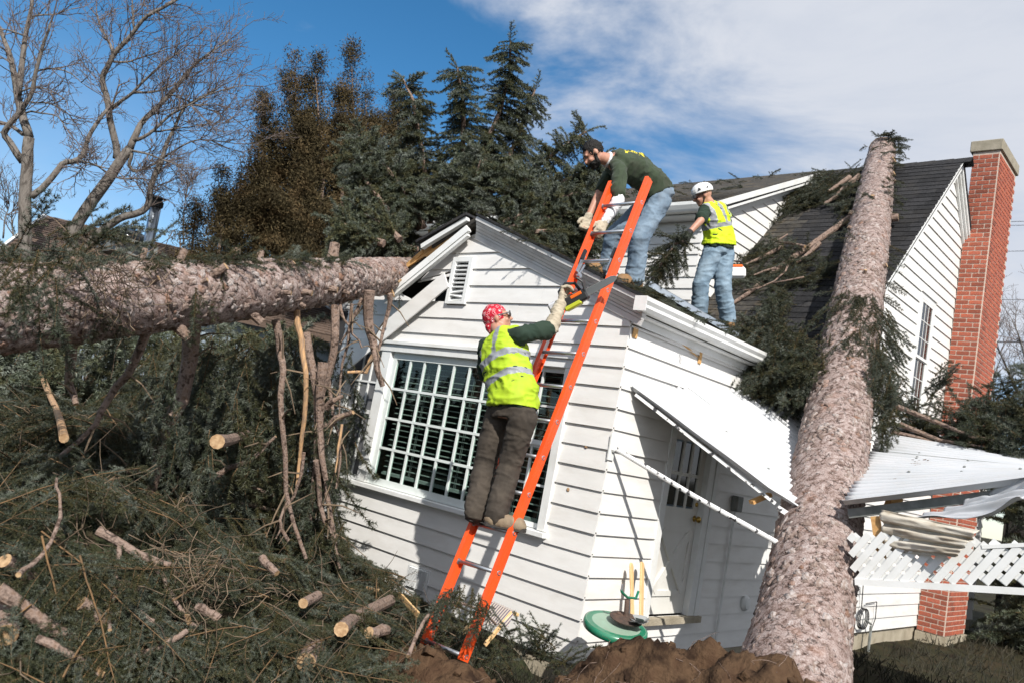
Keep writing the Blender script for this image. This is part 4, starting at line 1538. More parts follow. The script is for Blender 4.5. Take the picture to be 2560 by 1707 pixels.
camdir = -np.array(CR[2])
upv = -np.array(CR[1])
rtv = np.array(CR[0])
for (px, side, L, rr) in ((360, 1.0, .10, .02), (455, .98, .10, .028), (605, 1.05, .10, .035), (655, 1.0, .08, .03), (838, 1.1, .16, .05), 
                          (165, .95, .10, .035), (475, .35, .12, .03), (680, .5, .08, .022), (750, .55, .08, .02), (820, .5, .06, .018), (595, -.85, .10, .036),
                          (700, -.45, .08, .026), (665, -.4, .06, .02), (765, -.45, .08, .03), (715, -.75, .06, .022), (805, -.6, .06, .02), (385, -.9, .12, .04), (450, .1, .05, .016), (300, .2, .06, .02)):
    i = on_trunk1(px)
    d = perp(upv * side + perp(camdir, dir1) * math.sqrt(max(0, 1 - min(1, abs(side)) ** 2)), dir1)
    stub(tree1, C1[i] + d * (r1[i] - .02), unit(d + dir1 * .4), L + .02, rr)

# hanging limbs below the trunk
hang = [
    ([(689, 800), (700, 880), (708, 930), (704, 1047), (715, 1230), (765, 1395)], 7.1, .036),
    ([(742, 776), (754, 848), (765, 933), (761, 1047), (750, 1143), (742, 1215)], 7.3, .030),
    ([(765, 833), (784, 933), (792, 990), (790, 1150), (775, 1300)], 7.5, .042),
    ([(838, 764), (838, 837), (822, 933), (803, 1028), (807, 1124), (820, 1250), (845, 1410)], 7.6, .042),
    ([(808, 905), (800, 960), (800, 1080), (815, 1200)], 7.4, .05),
    ([(924, 727), (921, 800), (934, 859), (939, 890), (957, 965)], 8.2, .058),
    ([(975, 735), (972, 775), (957, 831), (947, 877)], 8.3, .028),
    ([(939, 880), (915, 930), (868, 930)], 8.15, .028),
    ([(855, 1060), (845, 1120), (838, 1180)], 7.4, .014),
    ([(850, 750), (860, 800), (880, 835), (905, 870)], 8.0, .016),
    ([(905, 745), (880, 800), (850, 860)], 8.3, .022),
    ([(372, 815), (320, 935), (270, 1000), (240, 1060), (150, 1140)], 6.1, .036),
    ([(482, 800), (475, 900), (455, 1000), (400, 1120), (370, 1250), (330, 1370)], 6.75, .075),
    ([(180, 860), (172, 960), (190, 1010)], 5.7, .04),
    ([(800, 1060), (840, 1045), (883, 1030)], 7.5, .042),
    ([(815, 1020), (835, 1000), (858, 990)], 7.4, .034),
    ([(540, 1190), (600, 1160), (650, 1130), (690, 1090)], 7.0, .026),
    ([(760, 1130), (735, 1240), (700, 1300), (690, 1345)], 7.3, .016),
    ([(790, 1150), (800, 1260), (830, 1340), (850, 1420)], 7.45, .026),
    ([(820, 930), (830, 1010), (850, 1090), (840, 1220)], 7.6, .02),
    ([(130, 1310), (220, 1290), (340, 1245)], 6.2, .028),
    ([(250, 1195), (310, 1180), (345, 1172)], 6.6, .03),
    ([(720, 1350), (700, 1300), (720, 1250)], 7.0, .018),
    ([(880, 760), (870, 860), (850, 960), (848, 1040)], 8.2, .018),
]
for k, (pp, dep, rr) in enumerate(hang):
    pts = []
    for j, q in enumerate(pp):
        pts.append(at(q[0], q[1], dep + .05 * math.sin(j * 1.7 + k)))
    fine = [pts[0]]
    for j in range(len(pts) - 1):
        fine.append((pts[j] + pts[j + 1]) / 2 + RF.normal(0, .012, 3))
        fine.append(pts[j + 1])
    n = len(fine)
    mats = [M_PEEL, M_CUT] if k in (1, 7, 8) else [M_BARKL, M_CUT]
    MB().tube(fine, [rr * (1 - .55 * j / (n - 1)) for j in range(n)], 9, 0, True, 1, True).build('broken_limb', mats, tree1)
    for j in range(1, n - 1):
        if RF.random() < .6:
            d = unit(RF.normal(0, 1, 3) + V(0, 0, -.2))
            MB().tube([fine[j], fine[j] + d * RF.uniform(.06, .22), fine[j] + d * RF.uniform(.25, .4) + V(0, 0, -.06)], [.010, .007, .003], 5).build('dead_twig', M_DEAD, tree1)

# upright boughs of its crown above the roof
crown = [
    ([(1200, 500), (1213, 367), (1251, 275), (1274, 184), (1276, 104)], 10.6, .50, .12),
    ([(1150, 520), (1156, 440), (1160, 268), (1148, 207), (1144, 170)], 10.2, .48, .16),
    ([(1075, 560), (1064, 440), (1049, 344), (1030, 245), (1008, 200)], 10.4, .46, .14),
    ([(1060, 570), (1037, 524), (991, 451), (949, 398), (893, 336)], 9.8, .44, .15),
    ([(1000, 570), (964, 520), (915, 451), (872, 380)], 9.6, .40, .15),
    ([(1230, 480), (1270, 400), (1297, 337), (1338, 224)], 10.8, .46, .14),
    ([(1260, 500), (1328, 428), (1397, 375), (1466, 329)], 10.4, .40, .10),
    ([(1270, 540), (1360, 480), (1440, 440), (1500, 400)], 9.6, .38, .14),
    ([(1260, 560), (1350, 520), (1420, 490), (1510, 470)], 9.2, .40, .15),
    ([(1260, 580), (1320, 555), (1400, 540), (1470, 530)], 9.2, .36, .15),
    ([(1290, 600), (1340, 580), (1400, 575)], 9.0, .34, .15),
    ([(1160, 560), (1180, 470), (1200, 400)], 9.6, .45, .2),
    ([(1000, 600), (960, 560), (900, 530)], 9.2, .45, .2),
    ([(960, 610), (900, 590), (860, 560)], 8.9, .4, .2),
    ([(1050, 575), (1010, 520), (980, 480)], 9.8, .45, .2),
    ([(1250, 570), (1290, 500), (1320, 440)], 9.6, .45, .2),
    ([(1120, 560), (1120, 510), (1130, 450)], 9.9, .45, .2),
    ([(1380, 520), (1430, 470), (1500, 460)], 9.8, .4, .2),
    ([(900, 620), (930, 560), (960, 500)], 9.8, .42, .2),
    ([(1000, 560), (940, 480), (915, 420)], 10.6, .45, .2),
    ([(1060, 600), (980, 590), (900, 600)], 9.9, .4, .2),
    ([(1045, 625), (960, 612), (880, 618)], 9.7, .4, .2),
    ([(1010, 560), (930, 585), (870, 598)], 9.9, .4, .2),
    ([(1300, 598), (1380, 585), (1450, 592)], 9.4, .36, .2),
    ([(1340, 620), (1420, 600), (1480, 610)], 9.2, .34, .2),
    ([(1380, 560), (1440, 545), (1500, 550)], 9.8, .36, .2),
    ([(1130, 520), (1120, 470), (1110, 420)], 11.4, .45, .2),
    ([(1190, 500), (1200, 440), (1215, 380)], 11.6, .45, .2),
    ([(1040, 520), (1015, 470), (990, 420)], 11.2, .45, .2),
]
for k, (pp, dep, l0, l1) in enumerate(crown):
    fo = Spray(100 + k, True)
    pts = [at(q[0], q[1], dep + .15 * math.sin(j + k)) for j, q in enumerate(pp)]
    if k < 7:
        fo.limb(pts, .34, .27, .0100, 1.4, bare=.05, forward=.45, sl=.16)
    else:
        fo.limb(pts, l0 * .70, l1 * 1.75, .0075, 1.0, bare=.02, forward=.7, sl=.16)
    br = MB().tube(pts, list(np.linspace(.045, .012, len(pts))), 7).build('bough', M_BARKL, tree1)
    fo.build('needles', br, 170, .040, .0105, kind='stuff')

# boughs that hang from the trunk and sprays that lie on it
fo = Spray(300)
rs = fo.rng
for k in range(150):
    px = rs.uniform(380, 900)
    i = on_trunk1(px)
    dep = (CR @ (C1[i] - CAM))[2] + rs.uniform(.0, 1.6)
    p = at(px + rs.normal(0, 10), rs.uniform(830, 1180), dep)
    fo.branchlet(p, V(rs.normal(0, .5), rs.normal(0, .5), -1), rs.uniform(.35, .8), .5, sl=.17, flat=camdir + rs.normal(0, .4, 3))
for k in range(120):
    px = rs.choice([rs.uniform(330, 880), rs.uniform(330, 880), rs.uniform(-20, 330)])
    i = on_trunk1(px)
    d = perp(upv * rs.uniform(.5, 1) + perp(camdir, dir1) * rs.uniform(-.3, .8), dir1)
    fo.branchlet(C1[i] + d * (r1[i] + .01), d * .25 + dir1 * rs.normal(0, 1) + rtv * rs.normal(0, .6), rs.uniform(.15, .42), .5, sl=.12, flat=d)
for k in range(18):                               # the thick sprays at the left edge, near the lens
    p = at(rs.uniform(-60, 210), rs.uniform(600, 760), rs.uniform(4.2, 4.75))
    fo.branchlet(p, V(rs.normal(0, .5), rs.normal(0, .6), rs.normal(-.5, .6)), rs.uniform(.25, .5), .6, sl=.15)
for k in range(12):
    p = at(rs.uniform(20, 250), rs.uniform(570, 640), rs.uniform(4.5, 5.0))
    fo.branchlet(p, rtv * rs.uniform(.3, 1) + upv * rs.uniform(-.2, .9), rs.uniform(.25, .45), .2, sl=.13)
for (x, y) in ((270, 760), (300, 800), (320, 720), (490, 720), (510, 700), (440, 690), (560, 650), (650, 630), (745, 640), (700, 645), (920, 720), (1000, 690), (905, 690)):
    i = on_trunk1(x)
    dd = (CR @ (C1[i] - CAM))[2] - r1[i] - .03
    for q in range(2):
        fo.branchlet(at(x, y, dd), V(rs.normal(0, .4), rs.normal(0, .4), -1), rs.uniform(.2, .42), .3, sl=.10, flat=camdir)
fo.build('needle_sprays', tree1, 330, .028, .0055, kind='stuff')

# ------------------------------------------------------------------ fallen spruce lying across the awning and main roof
T2a, T2b = at(2005, 1578, 5.8), onY(2195, 440, 14.0)
dir2 = unit(T2b - T2a)
L2 = np.linalg.norm(T2b - T2a)
tree2 = empty('fallen_spruce', tuple(T2a - dir2 * .9), 'uprooted blue spruce leaning from the dirt mound across the white awning to the ridge', 'tree')
trunk2, C2, r2, U2, W2 = trunk_mesh('trunk', [T2a - dir2 * 1.1, T2a, T2a + dir2 * L2 * .35, T2a + dir2 * L2 * .7, T2b, T2b + dir2 * 1.7], [.41, .33, .308, .295, .265, .23], tree2, .026, 31, .062, .010)
MB().lathe(C2[-1] - dir2 * .02, [(.25, 0), (.23, .02)], dir2, 16).build('sawn_face', M_CUT, tree2)


bark_scales(C2, r2, U2, W2, trunk2, 52, 4200, 1.05)


def on_trunk2(py):
    ys = []
    for i in range(0, len(C2), 6):
        c = CR @ (C2[i] - CAM)
        ys.append((abs(CF * c[1] / c[2] + CY - py), i))
    return min(ys)[1]


for (py, side, L, rr) in ((425, .3, .04, .07), (455, .45, .04, .05), (545, .95, .10, .06), (540, -.6, .05, .03), (600, -.9, .05, .03), (470, .7, .05, .03), (690, .5, .04, .03), (740, -.5, .05, .02), (560, -.95, .06, .035), (345, .0, .05, .04)):
    i = on_trunk2(py)
    d = perp(rtv * side + perp(camdir, dir2) * math.sqrt(1 - side * side), dir2)
    stub(tree2, C2[i] + d * (r2[i] - .03), d, L + .03, rr)

# limbs of tree 2 lying down the main roof towards the left
fo2 = Spray(400)
rs = fo2.rng


def on_roof(x, y, lift=.05):
    """picture point on the main roof slope"""
    r = ray(x, y)
    n = V(0, -MS, 1)
    return CAM + r * ((n @ (V(-5, MY, MZ + lift) - CAM)) / (n @ r))


c3 = lambda a, b: (1640 + a * .2551, 400 + b * .2551)
rooflimbs = [
    ([c3(1960, 520), c3(1800, 640), c3(1500, 850), c3(1250, 1020), c3(1000, 1230), c3(930, 1290), c3(730, 1420)], .055, .06),
    ([c3(1600, 820), c3(1480, 930), c3(1380, 1010)], .04, .1),
    ([c3(1990, 160), c3(1850, 270), c3(1750, 370), c3(1650, 430)], .05, .15),
    ([c3(1900, 170), c3(1780, 250), c3(1690, 310)], .045, .25),
    ([c3(1240, 850), c3(1050, 950), c3(870, 1030)], .035, .12),
    ([c3(1460, 850), c3(1320, 820), c3(1180, 800), c3(1290, 730)], .026, .2),
    ([c3(1290, 1040), c3(1270, 1090), c3(1160, 1190), c3(1000, 1260), c3(860, 1280)], .016, .25),
    ([c3(1450, 1150), c3(1350, 1170), c3(1130, 1210)], .018, .2),
    ([c3(1180, 1060), c3(1060, 1090), c3(960, 1130)], .024, .22),
]
for pp, rr, lift in rooflimbs:
    pts = [on_roof(*q, lift + .02) for q in pp]
    MB().tube(pts, list(np.linspace(rr, rr * .45, len(pts))), 8, 0, True, 1).build('limb', [M_BARKL, M_CUT], tree2)


def spray_area(fo, poly_px, n, proj, L=(.25, .5), dirv=None, dj=.6, sl=.13, droop=.3, flat=(0, 0, 1), lift=(0, .2)):
    """branchlets scattered over a picture polygon projected onto a real surface"""
    rs = fo.rng
    P = np.array(poly_px, float)
    lo, hi = P.min(0), P.max(0)
    done = 0
    while done < n:
        x, y = rs.uniform(lo[0], hi[0]), rs.uniform(lo[1], hi[1])
        ins = False
        for i in range(len(P)):
            (xa, ya), (xb, yb) = P[i], P[i - 1]
            if (ya > y) != (yb > y) and x < (xb - xa) * (y - ya) / (yb - ya) + xa:
                ins = not ins
        if not ins:
            continue
        p = proj(x, y) + V(0, 0, rs.uniform(*lift))
        d = (np.asarray(dirv) if dirv is not None else 0) + rs.normal(0, dj, 3)
        fo.branchlet(p - unit(d) * .15, d, rs.uniform(*L), droop, sl=sl, flat=flat)
        done += 1


nr = unit(V(0, -MS, 1))
dl2 = V(-1, -.25, -.3)
spray_area(fo2, [c3(1000, 600), c3(1280, 330), c3(1600, 220), c3(1720, 280), c3(1640, 460), c3(1300, 560), c3(1040, 700)], 260, on_roof, (.2, .45), dl2, .5, flat=nr, lift=(.02, .3))
spray_area(fo2, [c3(1640, 320), c3(1990, 110), c3(2030, 200), c3(1990, 560), c3(1850, 600), c3(1700, 480)], 110, on_roof, (.2, .4), dl2, .6, flat=nr, lift=(.02, .25))
spray_area(fo2, [c3(820, 1010), c3(1080, 830), c3(1280, 880), c3(1500, 960), c3(1750, 1050), c3(1760, 1150), c3(1480, 1280), c3(1200, 1270), c3(950, 1330), c3(740, 1300)], 230, on_roof, (.2, .42), dl2, .6, flat=nr, lift=(.0, .18))
spray_area(fo2, [c3(1020, 1568), c3(1130, 1450), c3(1240, 1360), c3(1290, 1400), c3(1240, 1568)], 70, on_roof, (.2, .4), V(-.6, 0, .5), .4, flat=nr, lift=(.0, .2))
spray_area(fo2, [c3(760, 1568), c3(1240, 1500), c3(1250, 1800), c3(1600, 2000), c3(1500, 2250), c3(900, 2000), c3(1000, 1800)], 260, lambda x, y: onY(x, y, 9.3 - (y - 800) * .004), (.25, .5), V(-.3, -.4, -.5), .6, lift=(-.1, .1))
# the clump that hangs over the awning, left of the trunk
spray_area(fo2, [(1780, 915), (1830, 880), (1990, 870), (2060, 930), (2080, 1010), (1960, 985), (1880, 985), (1830, 960)], 240, lambda x, y: onY(x, y, 8.3), (.25, .5), V(-.4, -.6, -.5), .5, flat=V(0, -1, .3), lift=(-.1, .1))
spray_area(fo2, [(1700, 905), (1760, 850), (1900, 830), (2000, 850), (2050, 930), (1960, 985), (1850, 985), (1780, 930)], 190, lambda x, y: onY(x, y, 7.9), (.25, .5), V(-.4, -.6, -.4), .6, flat=V(0, -1, .5), lift=(-.08, .1))
# collar of sprays wrapped round the trunk above the awning and at the top
for k in range(130):
    py = rs.uniform(785, 945)
    i = on_trunk2(py)
    a = rs.uniform(-1, 1)
    d = perp(rtv * a + perp(camdir, dir2) * math.sqrt(max(.02, 1 - a * a)), dir2)
    fo2.branchlet(C2[i] + d * (r2[i] + .05), unit(V(0, 0, -1) - dir2 * .6) + d * .45 + rtv * rs.normal(a * .4, .35), rs.uniform(.2, .42), .1, sl=.13, flat=d)
for (py0, py1, n) in ((325, 365, 50), (365, 450, 34), (440, 520, 14), (480, 560, 12)):
    for k in range(n):
        py = rs.uniform(py0, py1)
        i = on_trunk2(py)
        a = rs.uniform(-1, 1)
        d = perp(rtv * a + perp(camdir, dir2) * math.sqrt(max(.02, 1 - a * a)), dir2)
        fo2.branchlet(C2[i] + d * (r2[i] + .04), d * .5 - dir2 * .5 + rtv * rs.normal(0, .5), rs.uniform(.15, .32), .5, sl=.12, flat=d)
for k in range(24):
    py = rs.uniform(520, 760)
    i = on_trunk2(py)
    a = rs.choice([-1, 1]) * rs.uniform(.75, .98)
    d = perp(rtv * a + perp(camdir, dir2) * math.sqrt(1 - a * a), dir2)
    fo2.branchlet(C2[i] + d * (r2[i] - .02), d * .6 + V(0, 0, -.3), rs.uniform(.15, .3), .5, sl=.12, flat=camdir)
# right of the trunk: boughs lying over the back of the awning
spray_area(fo2, [(2200, 960), (2260, 1000), (2330, 1040), (2440, 1040), (2560, 1000), (2620, 1060), (2620, 1150), (2480, 1140), (2330, 1100), (2220, 1060)], 230, lambda x, y: onY(x, y, 9.3 + (1100 - y) * .004), (.25, .55), V(.4, -.5, -.3), .6, flat=V(0, -.4, 1), lift=(-.05, .15))
spray_area(fo2, [(2310, 1000), (2350, 950), (2375, 950), (2350, 1020)], 16, lambda x, y: onY(x, y, 9.6), (.2, .4), V(.4, 0, 1), .4)
spray_area(fo2, [(2170, 940), (2220, 930), (2240, 1080), (2200, 1110)], 50, lambda x, y: onY(x, y, 8.3), (.2, .4), V(.2, 0, -1), .4, flat=camdir)
spray_area(fo2, [(2400, 1020), (2560, 960), (2600, 1080), (2440, 1090)], 60, lambda x, y: onY(x, y, 10.2), (.3, .6), V(.5, .2, .2), .5)
fo2.build('needle_sprays', tree2, 250, .032, .0075, kind='stuff')
for pp in ([(2230, 1010), (2330, 1050), (2430, 1090), (2540, 1110)], [(2250, 1060), (2350, 1100), (2450, 1115)], [(2230, 1080), (2300, 1095), (2400, 1130), (2500, 1150)]):
    pts = [onY(x, y, 9.2) for x, y in pp]
    MB().tube(pts, list(np.linspace(.03, .012, len(pts))), 7).build('limb', M_BARKL, tree2)
st_ = [onY(x, y, 7.9) for x, y in ((1878, 1030), (1880, 1000), (1884, 960))]
MB().tube(st_, [.02, .018, .012], 7, 0, True, 1).build('limb', [M_BARKL, M_CUT], tree2)

# ------------------------------------------------------------------ crushed awning
awn = empty('awning', (-3.3, 7.5, 1.5), 'white corrugated metal awning folded into a valley under the leaning trunk', 'awning')


def lerp(a, b, t):
    return np.asarray(a, float) * (1 - t) + np.asarray(b, float) * t


def corrugated(name, c00, c10, c01, c11, nu, nv, ribs, amp, mat, parent, warp=0, seed=1, curl=None, thick=.0):
    """bilinear sheet; ribs run along u, so the profile varies with v"""
    rs = np.random.default_rng(seed)
    u, v = np.meshgrid(np.linspace(0, 1, nu), np.linspace(0, 1, nv))
    P = ((1 - u) * (1 - v))[..., None] * c00 + (u * (1 - v))[..., None] * c10 + ((1 - u) * v)[..., None] * c01 + (u * v)[..., None] * c11
    n = unit(np.cross(c10 - c00, c01 - c00))
    if n[2] < 0:
        n = -n
    ph = (v * ribs) % 1.0
    prof = np.where(ph < .16, 1.0, np.where(ph < .34, 1 - (ph - .16) / .18, np.where(ph < .82, 0.0, (ph - .82) / .18)))
    P = P + n * (prof * amp)[..., None]
    if warp:
        P = P + n * (warp * fbm(np.stack([u * 2, v * 3, u * 0], -1), 1.0, 3, seed))[..., None]
    if curl is not None:
        P = curl(P, u, v)
    F = []
    i = (np.arange(nv - 1)[:, None] * nu + np.arange(nu - 1)[None]).ravel()
    F = np.stack([i, i + 1, i + nu + 1, i + nu], -1)
    o = np_mesh(name, P.reshape(-1, 3), F, mat, parent, smooth=False)
    sm = o.modifiers.new('thickness', 'SOLIDIFY')
    sm.thickness = .002
    return o


A_ = V(X0 + .01, 5.87, 2.255)
D_ = V(-2.85, 6.43, 1.538)
A2 = V(X0 + .03, 9.4, 2.86)
D2 = V(-3.92, 9.4, 2.66)


def curl_l(P, u, v):
    # the outer edge is pressed down and buckled near the trunk
    k = np.clip((u - .86) / .14, 0, 1) * np.clip((.55 - v) / .5, 0, 1)
    P = P.copy()
    P[..., 2] -= .05 * k ** 2 - .04 * k * np.sin(v * 60)
    P[..., 0] += .10 * k
    P[..., 1] += .12 * k
    return P


corrugated('awning_sheet', A_, D_ + unit(D_ - A_) * .12, A2, D2, 40, 420, 28, .045, M_AWN, awn, .012, 3, curl_l)
F_, F2 = V(-2.34, 6.42, 1.61), V(-3.25, 9.9, 2.62)
G_, G2 = V(1.3, 6.42, 2.80), V(1.5, 9.9, 1.95)
corrugated('awning_sheet', F_, G_, F2, G2, 60, 420, 28, .045, M_AWN, awn, .018, 5)
# screws with washers
rs = np.random.default_rng(4)
for k in range(16):
    u, v = rs.choice([.22, .5, .86]), rs.uniform(.04, .8)
    p = lerp(lerp(A_, D_, u), lerp(A2, D2, u), v) + V(.012, -.012, .02)
    MB().lathe(p, [(.011, 0), (.011, .006), (.005, .01)], (.3, -.3, 1), 8).build('screw', M_EBOX, awn)
for k in range(16):
    u, v = rs.choice([.10, .20, .30, .36]), rs.uniform(.02, .75)
    p = lerp(lerp(F_, G_, u), lerp(F2, G2, u), v) + V(.0, -.012, .03)
    MB().lathe(p, [(.011, 0), (.011, .006), (.005, .01)], (0, -.2, 1), 8).build('screw', M_EBOX, awn)
# seam strips between the sheets
for v in (.27, .56, .8):
    a, b = lerp(A_, A2, v), lerp(D_, D2, v)
    MB().bar(a + V(0, 0, .026), b + V(0, 0, .028), .02, .003, (0, 0, 1)).build('seam', M_EBOX, awn)
    a, b = lerp(F_, F2, v), lerp(G_, G2, v)
    MB().bar(a + V(.05, 0, .03), b + V(0, 0, .03), .016, .003, (0, 0, 1)).build('seam', M_EBOX, awn)
# crumbs of bark and needles lying along the crease
cr = MB()
for k in range(60):
    t = rs.uniform(.02, .5)
    w = rs.normal(.045, .006) + .13 * t
    p = lerp(lerp(F_, G_, w), lerp(F2, G2, w), t) + V(0, 0, .02)
    s_ = rs.uniform(.004, .014)
    cr.obox(p, V(s_, 0, s_ * .3), V(0, s_ * .6, 0), V(0, 0, s_ * .35))
cr.build('bark_crumbs', M_BARKL, awn)['kind'] = 'stuff'
# edge angle with flaking paint, rafter and torn flap
M_FLAKE = pm('flaking_white_paint', (0.78, 0.78, 0.77), (0.04, 0.04, 0.045), 20, 0.5, 0.2, 60, lo=.56, hi=.60, stretch=(1, 1, 1))
MB().bar(A_ + V(.05, .05, -.03), D_ + V(-.05, .04, -.008), .03, .028).build('edge_angle', M_FLAKE, awn)
MB().bar(D_ + V(-.03, .04, -.035), D_ + V(.28, .28, -.20), .03, .04).build('edge_angle', M_FLAKE, awn)
MB().bar(onY(1878, 1255, 6.45), onY(1925, 1235, 6.6), .06, .03).build('rafter', M_LUMBER, awn)
MB().bar(onY(1950, 1290, 6.6), onY(1975, 1335, 6.7), .05, .03).build('rafter', M_TRIM, awn)
MB().bar(onY(2215, 1300, 6.75), onY(2240, 1240, 6.8), .07, .09).build('rafter', M_LUMBER, awn)
MB().bar(F_ + V(.0, .12, -.05), G_ + V(0, .12, -.05), .03, .07, (0, 0, 1)).build('edge_beam', M_EBOX, awn)
fl = [onY(2270, 1318, 6.42), onY(2560, 1262, 6.2), onY(2470, 1248, 6.55), onY(2600, 1190, 6.4)]
corrugated('torn_flap', fl[0], fl[1], fl[2], fl[3], 50, 60, 4, .03, M_AWN, awn, .05, 9)
fp = [onY(2195, 1272, 6.3), onY(2215, 1378, 6.3), onY(2445, 1325, 6.15), onY(2385, 1392, 6.15)]
corrugated('fibreglass_panel', fp[0], fp[2], fp[1], fp[3], 40, 60, 3.2, .035, M_FIBER, awn, .03, 8)
MB().bar(onY(2188, 1290, 6.36), onY(2205, 1400, 6.36), .06, .05).build('bracket', M_LUMBER, awn)
# strut of the awning: wall bracket to the bent front edge
ra, rb = onX(1541, 1122, X0 + .06), V(-2.74, 6.30, 1.235)
MB().tube([ra, lerp(ra, rb, .5) + V(0, 0, -.015), rb + unit(rb - ra) * .25], .021, 10).build('strut', M_FLAKE, awn)
MB().box((X0 + .02, ra[1] - .06, ra[2] - .1), (X0 + .032, ra[1] + .02, ra[2] + .12)).build('strut_bracket', M_TRIM, awn)
MB().lathe(ra + V(-.03, -.01, 0), [(.03, 0), (.03, .02), (.018, .03)], unit(rb - ra), 10).build('strut_collar', M_TRIM, awn)
MB().bar(V(.9, 6.5, 2.6), V(.9, 6.5, -.3), .07, .07).build('post', M_TRIM, awn)
MB().bar(V(1.2, 9.6, 1.9), V(1.2, 9.6, -.3), .08, .08).build('post', M_TRIM, awn)

# ------------------------------------------------------------------ lattice valance
bl3, br3 = onY(2140, 1449, 6.3), onY(2600, 1452, 6.3)
tl3, tr3 = onY(2165, 1322, 6.3), onY(2600, 1366, 6.3)
lat = empty('lattice_panel', tuple((bl3 + br3) / 2), 'white diagonal lattice panel hanging below the torn awning edge', 'lattice')
ex = unit(br3 - bl3)
Wd = np.linalg.norm(br3 - bl3)
Hh = lambda u: (tl3[2] - bl3[2]) * (1 - u / Wd) + (tr3[2] - br3[2]) * (u / Wd)
ez = unit(np.cross(ex, (0, 1, 0)))
if ez[2] < 0:
    ez = -ez
SL = .050
for sgn, yoff in ((1, -.012), (-1, .004)):
    u = -.5
    while u < Wd + .5:
        # a slat through (u,0) rising at 45 degrees, clipped to the panel
        a0, a1 = 0.0, None
        hi = .32
        p0 = u
        p1 = u + sgn * hi
        t0, t1 = 0.0, 1.0
        for (lim, ge) in ((.0, True), (Wd, False)):
            da = p1 - p0
            tt = (lim - p0) / da
            if (ge and da > 0) or (not ge and da < 0):
                t0 = max(t0, tt)
            else:
                t1 = min(t1, tt)
        if t1 > t0:
            um = p0 + (p1 - p0) * t1
            t1 = min(t1, max(.02, Hh(min(max(um, 0), Wd)) / hi))
        if t1 - t0 > .08:
            P = bl3 + ex * (p0 + (p1 - p0) * (t0 - .04)) + ez * hi * (t0 - .04) + V(0, yoff, 0)
            Q = bl3 + ex * (p0 + (p1 - p0) * t1) + ez * hi * t1 + V(0, yoff, 0)
            MB().bar(P, Q, .007, SL, np.cross(unit(Q - P), (0, 1, 0))).build('slat', M_TRIM, lat)
        u += .104
MB().bar(bl3 + V(0, -.004, -.012), br3 + V(.3, -.004, -.012), .036, .045).build('bottom_rail', M_TRIM, lat)
MB().bar(onY(2455, 1366, 6.29), onY(2620, 1358, 6.29), .02, .026).build('top_rail', M_TRIM, lat)

# ------------------------------------------------------------------ orange ladder
h0 = V(-4.10169, 5.61256, 3.86135)
hd = V(0.0238158, -0.316030, -0.948450)
LW = .42
ladder = empty('ladder', tuple(h0 + hd * .3048 * 13), 'orange fibreglass ladder with metal rungs leaning on the gable corner', 'ladder')
hn = unit(np.cross(hd, (1, 0, 0)))            # out of the ladder plane, towards the viewer
if hn[1] > 0:
    hn = -hn
xs = unit(V(1, 0, 0) - hd * hd[0])
LT, LB = -.85, 13.1


def rail(xo, sgn):
    b = MB()
    a, c = h0 + hd * .3048 * LT + xs * xo, h0 + hd * .3048 * LB + xs * xo
    mid = (a + c) / 2
    hl = (c - a) / 2
    b.obox(mid, hl, xs * .005, hn * .041)                                    # web
    for s in (-1, 1):
        b.obox(mid - xs * sgn * .017 + hn * s * .0385, hl, xs * .0125, hn * .003)   # flanges
    b.obox(mid + xs * sgn * .007, hl, xs * .002, hn * .011)                      # raised band
    return b.build('rail', M_ORANGE, ladder)


rr_, rl_ = rail(.0, 1), rail(-LW, -1)
for i in range(0, 14):
    p = h0 + hd * .3048 * i
    if i > 13:
        break
    MB().tube([p - xs * (LW - .005), p - xs * .005], .0155, 10).build('rung', M_ALU, ladder, smooth=True)
    for (xo, sg, par) in ((.006, 1, rr_), (-LW - .006, -1, rl_)):
        MB().lathe(p + xs * xo, [(.019, 0), (.019, .004), (.012, .006), (.012, .002)], xs * sg, 12).build('rung_plate', M_ALU, par)
        MB().lathe(p + xs * (xo - sg * .012), [(.022, 0), (.022, .006)], -xs * sg, 12).build('rung_plate', M_ALU, par)
MB().bar(h0 + hd * .3048 * 4.45 - xs * (LW + .007) + hn * .005, h0 + hd * .3048 * 5.75 - xs * (LW + .007) + hn * .005, .003, .05, hn).build('label_sticker', M_TRIM, rl_)
MB().bar(h0 + hd * .3048 * 4.5 - xs * (LW - .007) + hn * .005, h0 + hd * .3048 * 5.2 - xs * (LW - .007) + hn * .005, .003, .055, hn).build('label_sticker', M_TRIM, rl_)
# rung locks of the extension section
for xo in (-.05, -LW + .05):
    p = h0 + hd * .3048 * 2.0 + xs * xo
    lk = MB().bar(p + hd * -.05 + hn * .02, p + hd * .13 + hn * .03, .014, .03, hn).bar(p + hd * .02 - hn * .02, p + hd * .16 + hn * .01, .02, .02, hn)
    lk.build('rung_lock', M_ALU, ladder)
    MB().bar(p - hd * .10 + hn * .03, p - hd * .0 + hn * .035, .022, .03, hn).build('lock_spring', M_BLACKP, ladder)
    MB().lathe(p + hd * .15 + hn * .0, [(.02, 0), (.02, .03)], xs, 10).build('rung_lock', M_ALU, ladder)

